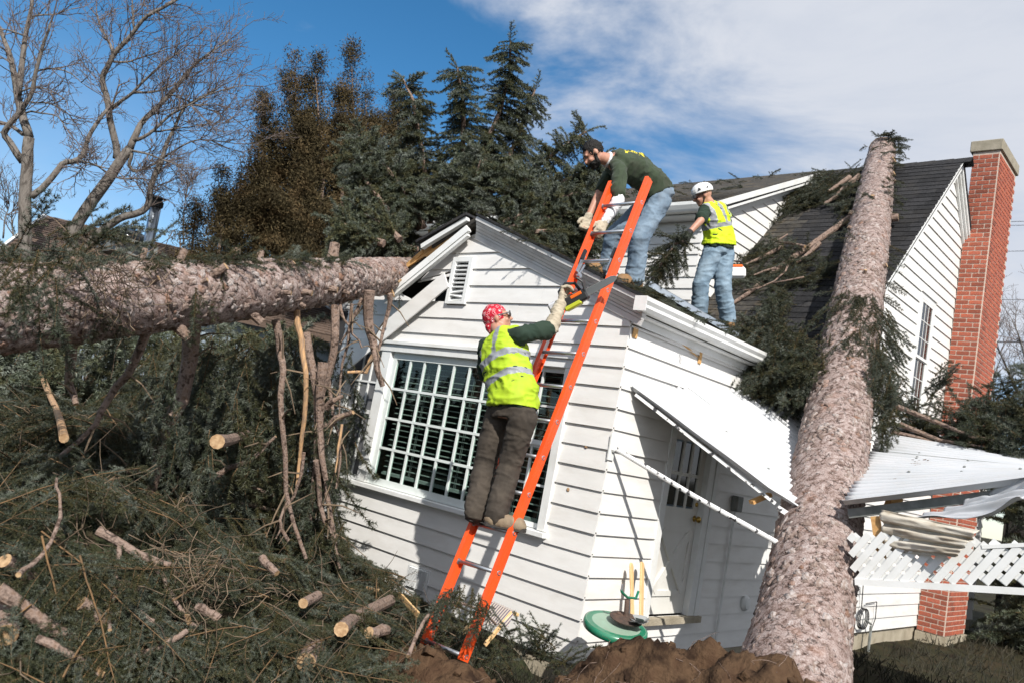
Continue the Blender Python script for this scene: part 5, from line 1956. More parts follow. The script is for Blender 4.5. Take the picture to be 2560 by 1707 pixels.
# ------------------------------------------------------------------ things by the wall
# green round table, tilted
tc_ = onX(1540, 1560, -3.55)
M_GREEN = pm('green_enamel', (0.010, 0.20, 0.105), (0.008, 0.155, 0.08), 4, 0.3, coat=.3, dirt=(.25, .25, .2, .3), dscale=6)
M_GTOP = pm('faded_green_top', (0.33, 0.41, 0.33), (0.22, 0.36, 0.27), 3, 0.6, dirt=(0.3, 0.26, 0.2, 0.7), dscale=3)
table = empty('patio_table', (tc_[0], tc_[1], -.2), 'tilted round green metal patio table beside the side door', 'table')
tn = unit(V(.16, -.12, 1))
TR = .245
MB().lathe(tc_, [(TR - .02, -.002), (TR - .012, .004), (.05, .008)], tn, 40).build('table_top', M_GTOP, table)
MB().lathe(tc_ - tn * .055, [(TR - .01, 0), (TR, .004), (TR + .004, .03), (TR, .054), (TR - .018, .06)], tn, 40).build('rim', M_GREEN, table, smooth=True)
MB().tube([tc_ - tn * .05, tc_ - tn * .05 + V(0, 0, -.75)], .035, 12).build('post', M_GALV, table)
for a in (0, 2.1, 4.2):
    MB().tube([tc_ + V(0, 0, -.62), tc_ + V(.2 * math.cos(a), .2 * math.sin(a), -.8)], .016, 6).build('leg', M_GREEN, table)
# rusty umbrella stand on the table
M_RUST = pm('rusty_iron', (0.11, 0.065, 0.045), (0.055, 0.038, 0.03), 14, 0.8, 0.4, 60)
sp = onX(1430 + 640 * .2105, 1350 + 935 * .2105, -3.5)
stand = empty('umbrella_stand', tuple(sp), 'rusty cast iron umbrella stand with green fork on the green table', 'stand')
MB().lathe(sp, [(.125, 0), (.128, .008), (.10, .018), (.04, .028)], tn, 28).build('base', M_RUST, stand)
s2 = onX(1430 + 655 * .2105, 1350 + 700 * .2105, -3.5)
MB().tube([sp, lerp(sp, s2, .15), lerp(sp, s2, .3), s2], [.035, .028, .019, .017], 10).build('stem', M_RUST, stand, smooth=True)
MB().lathe(lerp(sp, s2, .22) + V(-.04, -.02, 0), [(.012, 0), (.014, .02), (.006, .03)], rtv * -1, 8).build('clamp_screw', M_RUST, stand)
MB().tube([onX(1430 + 585 * .2105, 1350 + 585 * .2105, -3.5), onX(1430 + 590 * .2105, 1350 + 610 * .2105, -3.5), s2 + V(0, 0, .015), onX(1430 + 760 * .2105, 1350 + 685 * .2105, -3.5), onX(1430 + 790 * .2105, 1350 + 600 * .2105, -3.5)], .010, 7).build('fork', M_GREEN, stand)
MB().tube([onX(1430 + 585 * .2105, 1350 + 590 * .2105, -3.5), onX(1430 + 598 * .2105, 1350 + 520 * .2105, -3.5)], .007, 6).build('hook', M_ALU, stand)
# two pale wooden stakes standing behind the table
for (xa, ya, xb, yb, w, lab) in ((1430 + 715 * .2105, 1350 + 268 * .2105, 1430 + 735 * .2105, 1350 + 1250 * .2105, .05, 'narrower pale wooden stake with rounded top leaning behind the green table'),
                                 (1430 + 845 * .2105, 1350 + 258 * .2105, 1430 + 830 * .2105, 1350 + 1000 * .2105, .055, 'straight pale wooden stake with a knot, right of the other stake')):
    p, q = onX(xa, ya, X0 + .12), onX(xb, yb, X0 + .30)
    b = MB()
    sd = unit(np.cross(q - p, (1, 0, 0)))
    n_ = 8
    for k in range(n_):
        pass
    wid = [.3, .7, .95, 1, 1, .8, .7, .95, 1.0, 1.0] if w < .052 else [.4, .85, 1, 1, 1, 1, 1, 1, 1, 1]
    ts = [0, .015, .04, .1, .16, .3, .5, .7, .85, 1.0]
    L_ = [lerp(p, q, t) + sd * w / 2 * k for t, k in zip(ts, wid)]
    R_ = [lerp(p, q, t) - sd * w / 2 * k for t, k in zip(ts, wid)]
    b.prism(L_ + R_[::-1], V(-.018, 0, 0))
    o = b.build('wooden_stake', M_PINE, bevel=.003)
    tag(o, lab, 'stake')
# crumpled paper on the table edge
cp = onX(1600, 1556, -3.35)
b = MB()
for k in range(9):
    a = RF.uniform(0, 6.28)
    d = V(math.cos(a), math.sin(a), RF.uniform(-.1, .8))
    b.obox(cp + d * .03, unit(d) * .04, unit(np.cross(d, (0, 0, 1))) * .03, unit(RF.normal(0, 1, 3)) * .003)
tag(b.build('crumpled_paper', M_BLIND), 'crumpled cream paper flower lying at the table edge on the dirt', 'paper')

# folding stool with striped canvas beside the ladder foot
M_STRIPE = bpy.data.materials.new('striped_canvas')
M_STRIPE.use_nodes = True
sn, sl_ = M_STRIPE.node_tree.nodes, M_STRIPE.node_tree.links
wv = sn.new('ShaderNodeTexWave')
wv.inputs['Scale'].default_value = 9
wv.bands_direction = 'X'
tcx = sn.new('ShaderNodeTexCoord')
sl_.new(tcx.outputs['Object'], wv.inputs['Vector'])
rpx = sn.new('ShaderNodeValToRGB')
rpx.color_ramp.interpolation = 'CONSTANT'
rpx.color_ramp.elements[0].color = (.62, .58, .50, 1)
rpx.color_ramp.elements[1].color = (.52, .25, .10, 1)
rpx.color_ramp.elements[1].position = .55
e = rpx.color_ramp.elements.new(.8)
e.color = (.08, .11, .24, 1)
sl_.new(wv.outputs['Fac'], rpx.inputs['Fac'])
sl_.new(rpx.outputs['Color'], sn['Principled BSDF'].inputs['Base Color'])
c8 = lambda a, b, Y: onY(800 + a * .38265, 1107 + b * .38265, Y)
stool = empty('folding_stool', tuple(c8(1100, 1260, 5.3)), 'folding wooden stool with striped canvas seat half buried by the ladder', 'stool')
s_a, s_b = c8(1128, 1048, 5.45), c8(1275, 1115, 5.35)
MB().bar(s_a, s_b + V(.03, 0, 0), .028, .028).build('seat_bar', M_PINE, stool, bevel=.004)
MB().add([s_a + V(0, -.02, .018), s_b + V(0, -.02, .018), s_b + V(0, .02, .018), s_a + V(0, .02, .018), c8(1230, 1200, 5.2), c8(1080, 1175, 5.25)], [(0, 1, 2, 3), (0, 5, 4, 1)]).build('canvas_seat', M_STRIPE, stool)
MB().bar(c8(1255, 1105, 5.33), c8(1075, 1320, 5.1), .02, .035).build('leg', M_PINE, stool, bevel=.003)
MB().bar(c8(1030, 1120, 5.4), c8(930, 1240, 5.2), .02, .035).build('leg', M_PINE, stool, bevel=.003)
MB().bar(c8(520, 990, 5.3), c8(640, 1120, 5.05), .02, .05).build('x', M_PINE)
o = bpy.data.objects['x']
o.name = 'split_board'
tag(o, 'short split board painted white on one face, lying left of the ladder foot', 'board')

# grey metal downspout lying on the wing roof
gd0, gd1 = onY(1618, 712, 7.2), onY(1838, 842, 8.05)
dsp = MB()
dd = unit(gd1 - gd0)
sd = unit(np.cross(dd, (0, 0, 1)))
uu = np.cross(sd, dd)
prof = [sd * a + uu * c for a, c in ((-.07, -.03), (-.07, .03), (-.045, .045), (-.03, .028), (0, .05), (.03, .028), (.045, .045), (.07, .03), (.07, -.03))]
dsp.prism([gd0 + p for p in prof], gd1 - gd0)
tag(dsp.build('downspout', M_GALV), 'grey metal downspout lying loose on the lower roof behind the gutter', 'downspout')

# ------------------------------------------------------------------ people
class Blob:
    """solid primitives fused by a voxel remesh into one continuous skin"""

    def __init__(s):
        s.mb = MB()

    def cap(s, p, q, r0, r1, flat=1.0, fdir=None):
        """tapered capsule from p to q; flat squeezes it along fdir"""
        p, q = np.asarray(p, float), np.asarray(q, float)
        d = q - p
        L = np.linalg.norm(d)
        d = d / (L + 1e-9)
        u = np.cross(d, fdir if fdir is not None else ((0, 0, 1) if abs(d[2]) < .9 else (1, 0, 0)))
        u = unit(u)
        w = np.cross(u, d)
        rings = []
        for a in (-80, -50, -20):
            a = math.radians(a)
            rings.append((p + d * r0 * math.sin(a), r0 * math.cos(a)))
        for t in (0, .25, .5, .75, 1):
            rings.append((p + d * L * t, r0 + (r1 - r0) * t))
        for a in (20, 50, 80):
            a = math.radians(a)
            rings.append((q + d * r1 * math.sin(a), r1 * math.cos(a)))
        s._rings(rings, u, w, flat)

    def _rings(s, rings, u, w, flat=1.0, n=14):
        base = len(s.mb.v)
        for c, r in rings:
            for k in range(n):
                a = 2 * math.pi * k / n
                s.mb.v.append(tuple(c + u * r * math.cos(a) + w * r * flat * math.sin(a)))
        for i in range(len(rings) - 1):
            for k in range(n):
                k2 = (k + 1) % n
                s.mb.f.append((base + i * n + k, base + i * n + k2, base + (i + 1) * n + k2, base + (i + 1) * n + k))
                s.mb.m.append(0)
        s.mb.f.append(tuple(base + k for k in range(n))[::-1])
        s.mb.f.append(tuple(base + (len(rings) - 1) * n + k for k in range(n)))
        s.mb.m += [0, 0]

    def loft(s, secs, n=20):
        """secs: (centre, half-width vector, half-depth vector)"""
        base = len(s.mb.v)
        for c, a_, b_ in secs:
            for k in range(n):
                a = 2 * math.pi * k / n
                ca, sa = math.cos(a), math.sin(a)
                ca = math.copysign(abs(ca) ** .8, ca)
                sa = math.copysign(abs(sa) ** .8, sa)
                s.mb.v.append(tuple(np.asarray(c) + np.asarray(a_) * ca + np.asarray(b_) * sa))
        for i in range(len(secs) - 1):
            for k in range(n):
                k2 = (k + 1) % n
                s.mb.f.append((base + i * n + k, base + i * n + k2, base + (i + 1) * n + k2, base + (i + 1) * n + k))
                s.mb.m.append(0)
        s.mb.f.append(tuple(base + k for k in range(n))[::-1])
        s.mb.f.append(tuple(base + (len(secs) - 1) * n + k for k in range(n)))
        s.mb.m += [0, 0]

    def ell(s, c, ax, ay, az):
        c, ax, ay, az = [np.asarray(t, float) for t in (c, ax, ay, az)]
        n, m = 16, 9
        base = len(s.mb.v)
        for i in range(m):
            ph = math.pi * (i + .5) / m - math.pi / 2
            for k in range(n):
                a = 2 * math.pi * k / n
                s.mb.v.append(tuple(c + ax * math.cos(a) * math.cos(ph) + ay * math.sin(a) * math.cos(ph) + az * math.sin(ph)))
        for i in range(m - 1):
            for k in range(n):
                k2 = (k + 1) % n
                s.mb.f.append((base + i * n + k, base + i * n + k2, base + (i + 1) * n + k2, base + (i + 1) * n + k))
                s.mb.m.append(0)
        s.mb.f.append(tuple(base + k for k in range(n))[::-1])
        s.mb.f.append(tuple(base + (m - 1) * n + k for k in range(n)))
        s.mb.m += [0, 0]

    def build(s, name, mats, parent=None, voxel=.012, smooth=4, wrinkle=0.0, wscale=9.0, wdir=None, seed=1, matfn=None, fold=0.0, cut=None):
        o = s.mb.build(name, mats)
        md = o.modifiers.new('r', 'REMESH')
        md.mode = 'VOXEL'
        md.voxel_size = voxel
        if smooth:
            sm = o.modifiers.new('s', 'SMOOTH')
            sm.iterations = smooth
            sm.factor = .5
        dg = bpy.context.evaluated_depsgraph_get()
        dg.update()
        me = bpy.data.meshes.new_from_object(o.evaluated_get(dg))
        bpy.data.objects.remove(o)
        n = len(me.vertices)
        co = np.empty(n * 3, np.float32)
        me.vertices.foreach_get('co', co)
        co = co.reshape(-1, 3).astype(float)
        nm = np.empty(n * 3, np.float32)
        me.vertices.foreach_get('normal', nm)
        nm = nm.reshape(-1, 3)
        if wrinkle:
            q = co.copy()
            if wdir is not None:
                wd = unit(wdir)
                q = q + np.outer(q @ wd, wd) * 1.2
            q2 = q + .05 * np.stack([vnoise(q, 6, seed + 3), vnoise(q, 6, seed + 4), vnoise(q, 6, seed + 5)], -1)
            r = (1 - np.abs(vnoise(q2, wscale, seed))) ** 3 * 1.9 - .75
            r2 = (1 - np.abs(vnoise(q2, wscale * 2.1, seed + 1))) ** 3 * 1.9 - .75
            co = co + nm * (wrinkle * (.8 * r + .45 * r2))[:, None]
            me.vertices.foreach_set('co', co.astype(np.float32).ravel())
        if cut is not None:
            bm = bmesh.new()
            bm.from_mesh(me)
            kill = [f for f in bm.faces if cut(np.array(f.calc_center_median()))]
            bmesh.ops.delete(bm, geom=kill, context='FACES')
            bm.to_mesh(me)
            bm.free()
        me.materials.clear()
        setmat(me, mats)
        for p in me.polygons:
            p.use_smooth = True
            p.material_index = 0
        if matfn is not None:
            k = len(me.polygons)
            ce = np.empty(k * 3, np.float32)
            me.polygons.foreach_get('center', ce)
            me.polygons.foreach_set('material_index', matfn(ce.reshape(-1, 3).astype(float)).astype(np.int32))
        me.update()
        me.name = name
        return place(name, me, parent)


M_SKIN = pm('skin', (0.50, 0.265, 0.185), (0.42, 0.20, 0.135), 14, 0.5, 0.05, 60)
M_HAIR = pm('black_hair', (0.006, 0.005, 0.005), (0.014, 0.012, 0.010), 30, 0.6, 0.5, 160, spec=.3)
M_TSHIRT = pm('dark_green_cotton', (0.034, 0.052, 0.026), (0.024, 0.038, 0.019), 5, 0.9, 0.12, 180, dirt=(0.06, 0.055, 0.04, 0.6), dscale=5, sheen=.1)
M_TSHIRT2 = pm('bottle_green_cotton', (0.012, 0.030, 0.018), (0.018, 0.036, 0.022), 5, 0.9, 0.12, 180)
M_PRINT = pm('yellow_shirt_print', (0.72, 0.62, 0.04), (0.66, 0.55, 0.03), 40, 0.7)
M_WHITEC = pm('white_cotton', (0.74, 0.74, 0.75), (0.66, 0.66, 0.68), 9, 0.9, 0.15, 120)
M_CREAM = pm('cream_canvas', (0.50, 0.44, 0.34), (0.40, 0.34, 0.25), 9, 0.9, 0.15, 120, dirt=(0.2, 0.16, 0.11, 0.5), dscale=8)
M_DENIM = pm('faded_denim', (0.115, 0.17, 0.235), (0.215, 0.29, 0.37), 7, 0.92, 0.2, 200, detail=7, dirt=(0.11, 0.085, 0.065, 0.5), dscale=5)
M_DENIML = pm('light_denim', (0.135, 0.205, 0.275), (0.25, 0.34, 0.42), 7, 0.92, 0.2, 200, detail=7, dirt=(0.13, 0.14, 0.15, 0.4), dscale=6)
M_BROWND = pm('brown_work_denim', (0.034, 0.027, 0.021), (0.060, 0.048, 0.037), 6, 0.95, 0.2, 200, detail=7, dirt=(0.15, 0.12, 0.09, 0.5), dscale=3.2)
M_LEATHER = pm('tan_boot_leather', (0.30, 0.165, 0.065), (0.19, 0.105, 0.045), 12, 0.7, 0.2, 80, dirt=(0.32, 0.25, 0.17, .5), dscale=9)
M_LEATHERD = pm('dusty_boot_leather', (0.26, 0.20, 0.13), (0.17, 0.12, 0.08), 12, 0.8, 0.2, 80)
M_HIVIS = pm('hi_vis_yellow', (0.43, 0.60, 0.018), (0.36, 0.53, 0.018), 5, 0.75, 0.1, 150, dirt=(0.30, 0.36, 0.03, 0.75), dscale=4)
M_HIVIS2 = pm('hi_vis_lemon', (0.62, 0.80, 0.012), (0.56, 0.74, 0.012), 5, 0.75, 0.1, 150, dirt=(0.45, 0.52, 0.03, 0.5), dscale=4)
M_REFL = pm('grey_reflective_tape', (0.33, 0.345, 0.37), (0.24, 0.25, 0.27), 12, 0.5, 0.1, 90)
M_BLACKG = pm('black_glove', (0.013, 0.013, 0.014), None, 1, 0.8, 0.2, 90)
M_HELM = pm('white_helmet', (0.80, 0.80, 0.79), None, 1, 0.3)
# bandana: red with white dots and rings
M_BAND = bpy.data.materials.new('red_bandana')
M_BAND.use_nodes = True
N_, L_ = M_BAND.node_tree.nodes, M_BAND.node_tree.links
N_['Principled BSDF'].inputs['Roughness'].default_value = .9
tcb = N_.new('ShaderNodeTexCoord')
vo = N_.new('ShaderNodeTexVoronoi')
vo.inputs['Scale'].default_value = 30
vo.inputs['Randomness'].default_value = .55
L_.new(tcb.outputs['Object'], vo.inputs['Vector'])
vr = N_.new('ShaderNodeValToRGB')
vr.color_ramp.interpolation = 'CONSTANT'
vr.color_ramp.elements[0].color = (.78, .60, .60, 1)
vr.color_ramp.elements[1].color = (.50, .008, .03, 1)
vr.color_ramp.elements[1].position = .20
for ps, cc in ((.36, (.74, .52, .53, 1)), (.42, (.50, .008, .03, 1)), (.62, (.30, .004, .015, 1)), (.68, (.50, .008, .03, 1))):
    e = vr.color_ramp.elements.new(ps)
    e.color = cc
L_.new(vo.outputs['Distance'], vr.inputs['Fac'])
L_.new(vr.outputs['Color'], N_['Principled BSDF'].inputs['Base Color'])


def head(bl, c, face, up, neck, s=1.0):
    """skull, jaw, nose, ears, brow and neck fused into the body"""
    f = unit(face)
    u = unit(np.asarray(up, float) - f * (np.asarray(up, float) @ f))
    r = np.cross(f, u)
    c = np.asarray(c, float)
    k = s
    bl.ell(c + u * .022 * k - f * .012 * k, r * .076 * k, f * .097 * k, u * .095 * k)
    bl.ell(c - u * .045 * k + f * .030 * k, r * .060 * k, f * .064 * k, u * .072 * k)      # face
    bl.ell(c - u * .092 * k + f * .052 * k, r * .040 * k, f * .038 * k, u * .026 * k)      # chin
    bl.cap(c + u * .012 * k + f * .086 * k, c - u * .030 * k + f * .112 * k, .010 * k, .016 * k)   # nose
    bl.cap(c + u * .022 * k + f * .082 * k - r * .04 * k, c + u * .022 * k + f * .082 * k + r * .04 * k, .013 * k, .013 * k)   # brow
    bl.ell(c - u * .066 * k + f * .090 * k, r * .026 * k, f * .010 * k, u * .008 * k)      # lips
    for sg in (-1, 1):
        bl.ell(c - u * .012 * k - f * .008 * k + r * sg * .080 * k, r * .010 * k + f * .006 * k, f * .020 * k, u * .033 * k)
        bl.ell(c - u * .035 * k + f * .07 * k + r * sg * .036 * k, r * .024 * k, f * .02 * k, u * .022 * k)   # cheek
    bl.cap(c - u * .06 * k - f * .028 * k, neck, .056 * k, .064 * k)
    return f, u, r


def hand(bl, wrist, knuckle, palm_n, curl=1.0, thumb=1, s=1.0, extra=0.0):
    """palm, four unequal curled fingers and a thumb off the side of the palm"""
    w, k = np.asarray(wrist, float), np.asarray(knuckle, float)
    d = unit(k - w)
    n = unit(np.asarray(palm_n, float) - d * (np.asarray(palm_n, float) @ d))
    sd = np.cross(d, n) * thumb
    L = .085 * s
    kn = w + d * L
    e = extra
    bl.cap(w + sd * .012 * s, kn + sd * .020 * s, .019 * s + e, .017 * s + e)
    bl.cap(w - sd * .012 * s, kn - sd * .022 * s, .019 * s + e, .016 * s + e)
    bl.cap(w, kn, .018 * s + e, .017 * s + e)
    for i, (off, fl) in enumerate(((.033, .92), (.011, 1.0), (-.011, .95), (-.032, .75))):
        p = kn + sd * off * s
        a = 0.25 + .55 * curl
        dd = d
        for j, seg in enumerate((.042, .027, .021)):
            ca, sa = math.cos(a), math.sin(a)
            nd = dd * ca + n * sa
            nn = n * ca - dd * sa
            q = p + nd * seg * fl * s
            bl.cap(p, q, (.0095 - .0008 * j) * s + e, (.009 - .001 * j) * s + e)
            p = q
            dd = nd
            n_old = n
            a = .25 + .75 * curl if j == 0 else .2 + .45 * curl
            n = nn
        n = unit(np.asarray(palm_n, float) - d * (np.asarray(palm_n, float) @ d))
    p = w + d * .025 * s + sd * .030 * s
    q = p + unit(d * .6 + sd * .75 + n * .35) * .04 * s
    bl.cap(p, q, .013 * s + e, .0115 * s + e)
    bl.cap(q, q + unit(d * .9 + sd * .1 + n * .45 * curl) * .034 * s, .011 * s + e, .009 * s + e)


def boot(bl, heel, toe, ankle, up=(0, 0, 1)):
    h, t, a = [np.asarray(x, float) for x in (heel, toe, ankle)]
    d = unit(t - h)
    upn = unit(up)
    bl.cap(h + upn * .045, t - d * .05 + upn * .038, .046, .046, .85, upn)
    bl.cap(h + d * .05 + upn * .06, t - d * .06 + upn * .05, .046, .044)
    bl.cap(h + d * .015 + upn * .05, a + upn * .04, .046, .050)


def boot_sole(parent, heel, toe, up=(0, 0, 1)):
    h, t = np.asarray(heel, float), np.asarray(toe, float)
    d = unit(t - h)
    sd = unit(np.cross(d, up))
    pts = []
    for tt, w in ((-.17, .03), (-.12, .043), (.05, .045), (.3, .042), (.5, .047), (.75, .05), (.95, .043), (1.04, .02)):
        pts.append((h + (t - h) * tt, w))
    poly = [p + sd * w for p, w in pts] + [p - sd * w for p, w in pts[::-1]]
    return MB().prism(poly, np.asarray(up) * .028).build('sole', M_RUBBER, parent)


def leg(bl, hip, knee, ankle, r=(.088, .062, .058), inf=0.0):
    bl.cap(hip, knee, r[0] + inf, r[1] + inf)
    bl.cap(knee, ankle, r[1] + inf, r[2] + inf)


def arm(bl, sh, el, wr, r=(.052, .043, .031), inf=0.0):
    bl.cap(sh, el, r[0] + inf, r[1] + inf)
    bl.cap(el, wr, r[1] + inf, r[2] + inf)


def torso_frames(pel, waist, chest, neckb, shl, shr):
    """sections from pelvis to shoulders with true lateral direction"""
    lat = unit(np.asarray(shr) - np.asarray(shl))
    return lat


def person(name, label, J, pose):
    """J: joints in world space. body mesh is the thing itself; clothes are its parts"""
    lat_h = unit(J['hipR'] - J['hipL'])
    lat_s = unit(J['shR'] - J['shL'])
    sp1, sp2, sp3, sp4 = J['pel'], J['waist'], J['chest'], J['neck']

    def sections(inf, lo=0, hi=4, bell=1.0):
        S = []
        ks = [(sp1 + (sp1 - sp2) * .35, .150, .108), (sp1, .162, .116), (sp2, .148 * bell, .104 * bell), (lerp(sp2, sp3, .5), .155, .108), (sp3, .172, .118),
              (lerp(sp3, sp4, .6), .158, .100), (lerp(sp3, sp4, .92), .095, .075)]
        n = len(ks)
        for i, (c, a, b) in enumerate(ks):
            t = i / (n - 1)
            lat = unit(lat_h * (1 - t) + lat_s * t)
            pa, pb = ks[max(i - 1, 0)][0], ks[min(i + 1, n - 1)][0]
            ax = unit(pb - pa)
            fw_ = unit(np.cross(ax, lat))
            lat = np.cross(fw_, ax)
            S.append((c, lat * (a * pose.get('girth', 1) + inf), fw_ * (b * pose.get('girth', 1) + inf)))
        return S[lo:hi + 3]
    body = Blob()
    body.loft(sections(0))
    body.cap(lerp(sp3, sp4, .75) , J['shL'], .07, .055)
    body.cap(lerp(sp3, sp4, .75) , J['shR'], .07, .055)
    leg(body, lerp(J['hipL'], J['pel'], .2), J['kneeL'], J['ankL'], (.074, .055, .050))
    leg(body, lerp(J['hipR'], J['pel'], .2), J['kneeR'], J['ankR'], (.074, .055, .050))
    for sd in 'LR':
        boot(body, J['heel' + sd], J['toe' + sd], J['ank' + sd], pose.get('footup', (0, 0, 1)))
        arm(body, J['sh' + sd], J['el' + sd], J['wr' + sd])
        hand(body, J['wr' + sd], J['kn' + sd], pose['palm' + sd], pose.get('curl' + sd, .8), 1 if sd == 'R' else -1)
    f, u, r = head(body, J['head'], pose['face'], pose['up'], J['neck'])
    bo = body.build(name, [M_SKIN], None, .0095, 3)
    tag(bo, label, 'person')
    # trousers
    tr_ = Blob()
    S = sections(.014)
    tr_.loft(S[0:3])
    for sd in 'LR':
        leg(tr_, lerp(J['hip' + sd], sp1, .12), J['knee' + sd], J['ank' + sd] + (J['ank' + sd] - J['knee' + sd]) * .04, (.094, .076, .076), pose.get('baggy', .010))
    axl = unit(J['ankR'] - J['kneeR'])
    tr_.build('jeans', [pose['jeans']], bo, .0105, 3, .0065, 8, axl, 5)
    # boots
    for sd in 'LR':
        b_ = Blob()
        boot(b_, J['heel' + sd], J['toe' + sd], J['ank' + sd], pose.get('footup', (0, 0, 1)))
        bb_ = Blob()
        bb_.mb = b_.mb
        bt = b_.build('boot', [pose['boots']], bo, .010, 1, .004, 16, None, 7)
        # slight puff so that the leather covers the foot
        co = np.empty(len(bt.data.vertices) * 3, np.float32)
        bt.data.vertices.foreach_get('co', co)
        nm = np.empty(len(bt.data.vertices) * 3, np.float32)
        bt.data.vertices.foreach_get('normal', nm)
        bt.data.vertices.foreach_set('co', co + nm * .009)
        boot_sole(bt, J['heel' + sd], J['toe' + sd], pose.get('footup', (0, 0, 1)))
    # shirt with short sleeves
    sh = Blob()
    S = sections(.020, bell=1.05)
    S[0] = (lerp(sp1, sp2, .15), S[1][1] * 1.02, S[1][2] * 1.04)
    sh.loft([S[0]] + S[2:])
    for sd in 'LR':
        sh.cap(lerp(sp3, sp4, .72), J['sh' + sd], .075, .072)
        e_ = lerp(J['sh' + sd], J['el' + sd], pose.get('sleeve', .72))
        sh.cap(J['sh' + sd], e_, .070, .075)
    def printfn(C):
        return np.zeros(len(C))
    sh.build('shirt', pose['shirt'], bo, .010, 3, .010, 7, pose.get('shirt_dir'), 9, matfn=pose.get('shirt_mat'))
    return bo, f, u, r, sections


def stripes_fn(sp1, sp4, lat, fwd, horiz, straps, strap_w, hw):
    """1 where the reflective tape lies"""
    ax = unit(sp4 - sp1)
    lat = unit(lat - ax * (lat @ ax))
    Lx = np.linalg.norm(sp4 - sp1)

    def fn(C):
        t = (C - sp1) @ ax / Lx
        l = (C - sp1) @ lat
        m = np.zeros(len(C), int)
        for h in horiz:
            m |= (np.abs(t - h) < hw).astype(int)
        for (x, t0, sl) in straps:
            m |= ((np.abs(l - x - sl * (t - t0)) < strap_w) & (t > t0)).astype(int)
        return m
    return fn


# ---- worker on the ladder, seen from behind, arm raised with the chainsaw
JA = dict(
    heelL=onY(1178, 1306, 4.56), toeL=onY(1178, 1306, 4.56) + V(.02, .26, .0), heelR=onY(1224, 1316, 4.56), toeR=onY(1224, 1316, 4.56) + V(.20, .17, .0),
    ankL=onY(1190, 1272, 4.58), ankR=onY(1243, 1280, 4.60), kneeL=onY(1212, 1160, 4.68), kneeR=onY(1276, 1160, 4.68),
    hipL=onY(1243, 1040, 4.66), hipR=onY(1311, 1046, 4.62), pel=onY(1279, 1030, 4.64), waist=onY(1284, 982, 4.64), chest=onY(1262, 900, 4.66),
    neck=onY(1254, 836, 4.70), head=onY(1243, 797, 4.72), shL=onY(1216, 868, 4.72), shR=onY(1306, 838, 4.62),
    elL=onY(1214, 945, 4.86), wrL=onY(1262, 975, 5.02), knL=onY(1282, 970, 5.06), elR=onY(1378, 822, 4.86), wrR=onY(1404, 752, 4.96), knR=onY(1412, 712, 5.0))
zr = h0[2] + hd[2] * .3048 * 10 + .016
for k_ in ('heelL', 'toeL', 'heelR', 'toeR'):
    JA[k_][2] = zr
vA = unit(V(.62, .62, .42))
poseA = dict(face=vA, up=V(-.35, -.25, 1), palmR=V(.6, .3, .4), palmL=V(.5, .6, 0), curlR=1.0, curlL=1.0, jeans=M_BROWND, boots=M_LEATHERD, shirt=[M_TSHIRT2], baggy=.016, girth=1.08, shirt_dir=(0, 0, 1), sleeve=.82)
pA_, fA, uA, rA, secA = person('person', 'worker in red bandana and yellow vest climbing the orange ladder, arm raised', JA, poseA)
ve = Blob()
S = secA(.034, bell=1.08)
ve.loft([(lerp(JA['pel'], JA['waist'], .22), S[1][1] * 1.05, S[1][2] * 1.08)] + S[2:])
ve.cap(lerp(JA['chest'], JA['neck'], .8), lerp(JA['neck'], JA['shL'], .75), .078, .072)
ve.cap(lerp(JA['chest'], JA['neck'], .8), lerp(JA['neck'], JA['shR'], .65), .078, .07)
latA = unit(JA['shR'] - JA['shL'])
ve.build('hi_vis_vest', [M_HIVIS, M_REFL], pA_, .0095, 3, .011, 6, (0, 0, 1), 13,
         matfn=stripes_fn(JA['pel'], JA['neck'], latA, None, (.36, .60), ((-.115, .60, 0), (.075, .60, .05)), .026, .042))
# bandana tied over the skull
bd = Blob()
bd.ell(JA['head'] + uA * .028 - fA * .018, rA * .084, fA * .104, uA * .100)
bd.cap(JA['head'] - uA * .05 - fA * .07, JA['head'] - uA * .105 - fA * .075, .045, .02)
bd.build('bandana', [M_BAND], pA_, .007, 2, .005, 14, None, 3, cut=lambda c: (c - JA['head']) @ fA > .052 - .25 * ((c - JA['head']) @ uA) * 0 and (c - JA['head']) @ uA < .045 or (c - JA['head']) @ uA < -.03 and (c - JA['head']) @ fA > -.03)
gl_ = MB()
for sg in (-1, 1):
    gl_.obox(JA['head'] + fA * .112 + uA * .010 + rA * sg * .034, rA * .028 - fA * sg * sg * .0, uA * .018, fA * .004)
    gl_.bar(JA['head'] + fA * .112 + uA * .014 + rA * sg * .064, JA['head'] + fA * .0 + uA * .010 + rA * sg * .083, .004, .009, uA)
gl_.build('glasses', M_BLACKP, pA_)
# long cream glove-sleeve on the raised arm
ga_ = Blob()
ga_.cap(lerp(JA['shR'], JA['elR'], .7), JA['elR'], .060, .060)
ga_.cap(JA['elR'], lerp(JA['elR'], JA['wrR'], .9), .060, .044)
hand(ga_, JA['wrR'], JA['knR'], poseA['palmR'], 1.0, 1, 1.08, .005)
ga_.build('gauntlet_glove', [M_CREAM], pA_, .007, 2, .008, 12, JA['wrR'] - JA['elR'], 4)
gb2_ = Blob()
hand(gb2_, JA['wrL'], JA['knL'], poseA['palmL'], 1.0, -1, 1.08, .004)
gb2_.cap(lerp(JA['elL'], JA['wrL'], .6), JA['wrL'], .042, .036)
gb2_.build('glove', [M_CREAM], pA_, .007, 2)
wb = (secA(.030)[1], secA(.030)[2])
pp_ = lerp(JA['pel'], JA['waist'], .15)
bk_ = unit(np.cross(JA['neck'] - JA['pel'], latA))
if bk_ @ camdir < 0:
    bk_ = -bk_

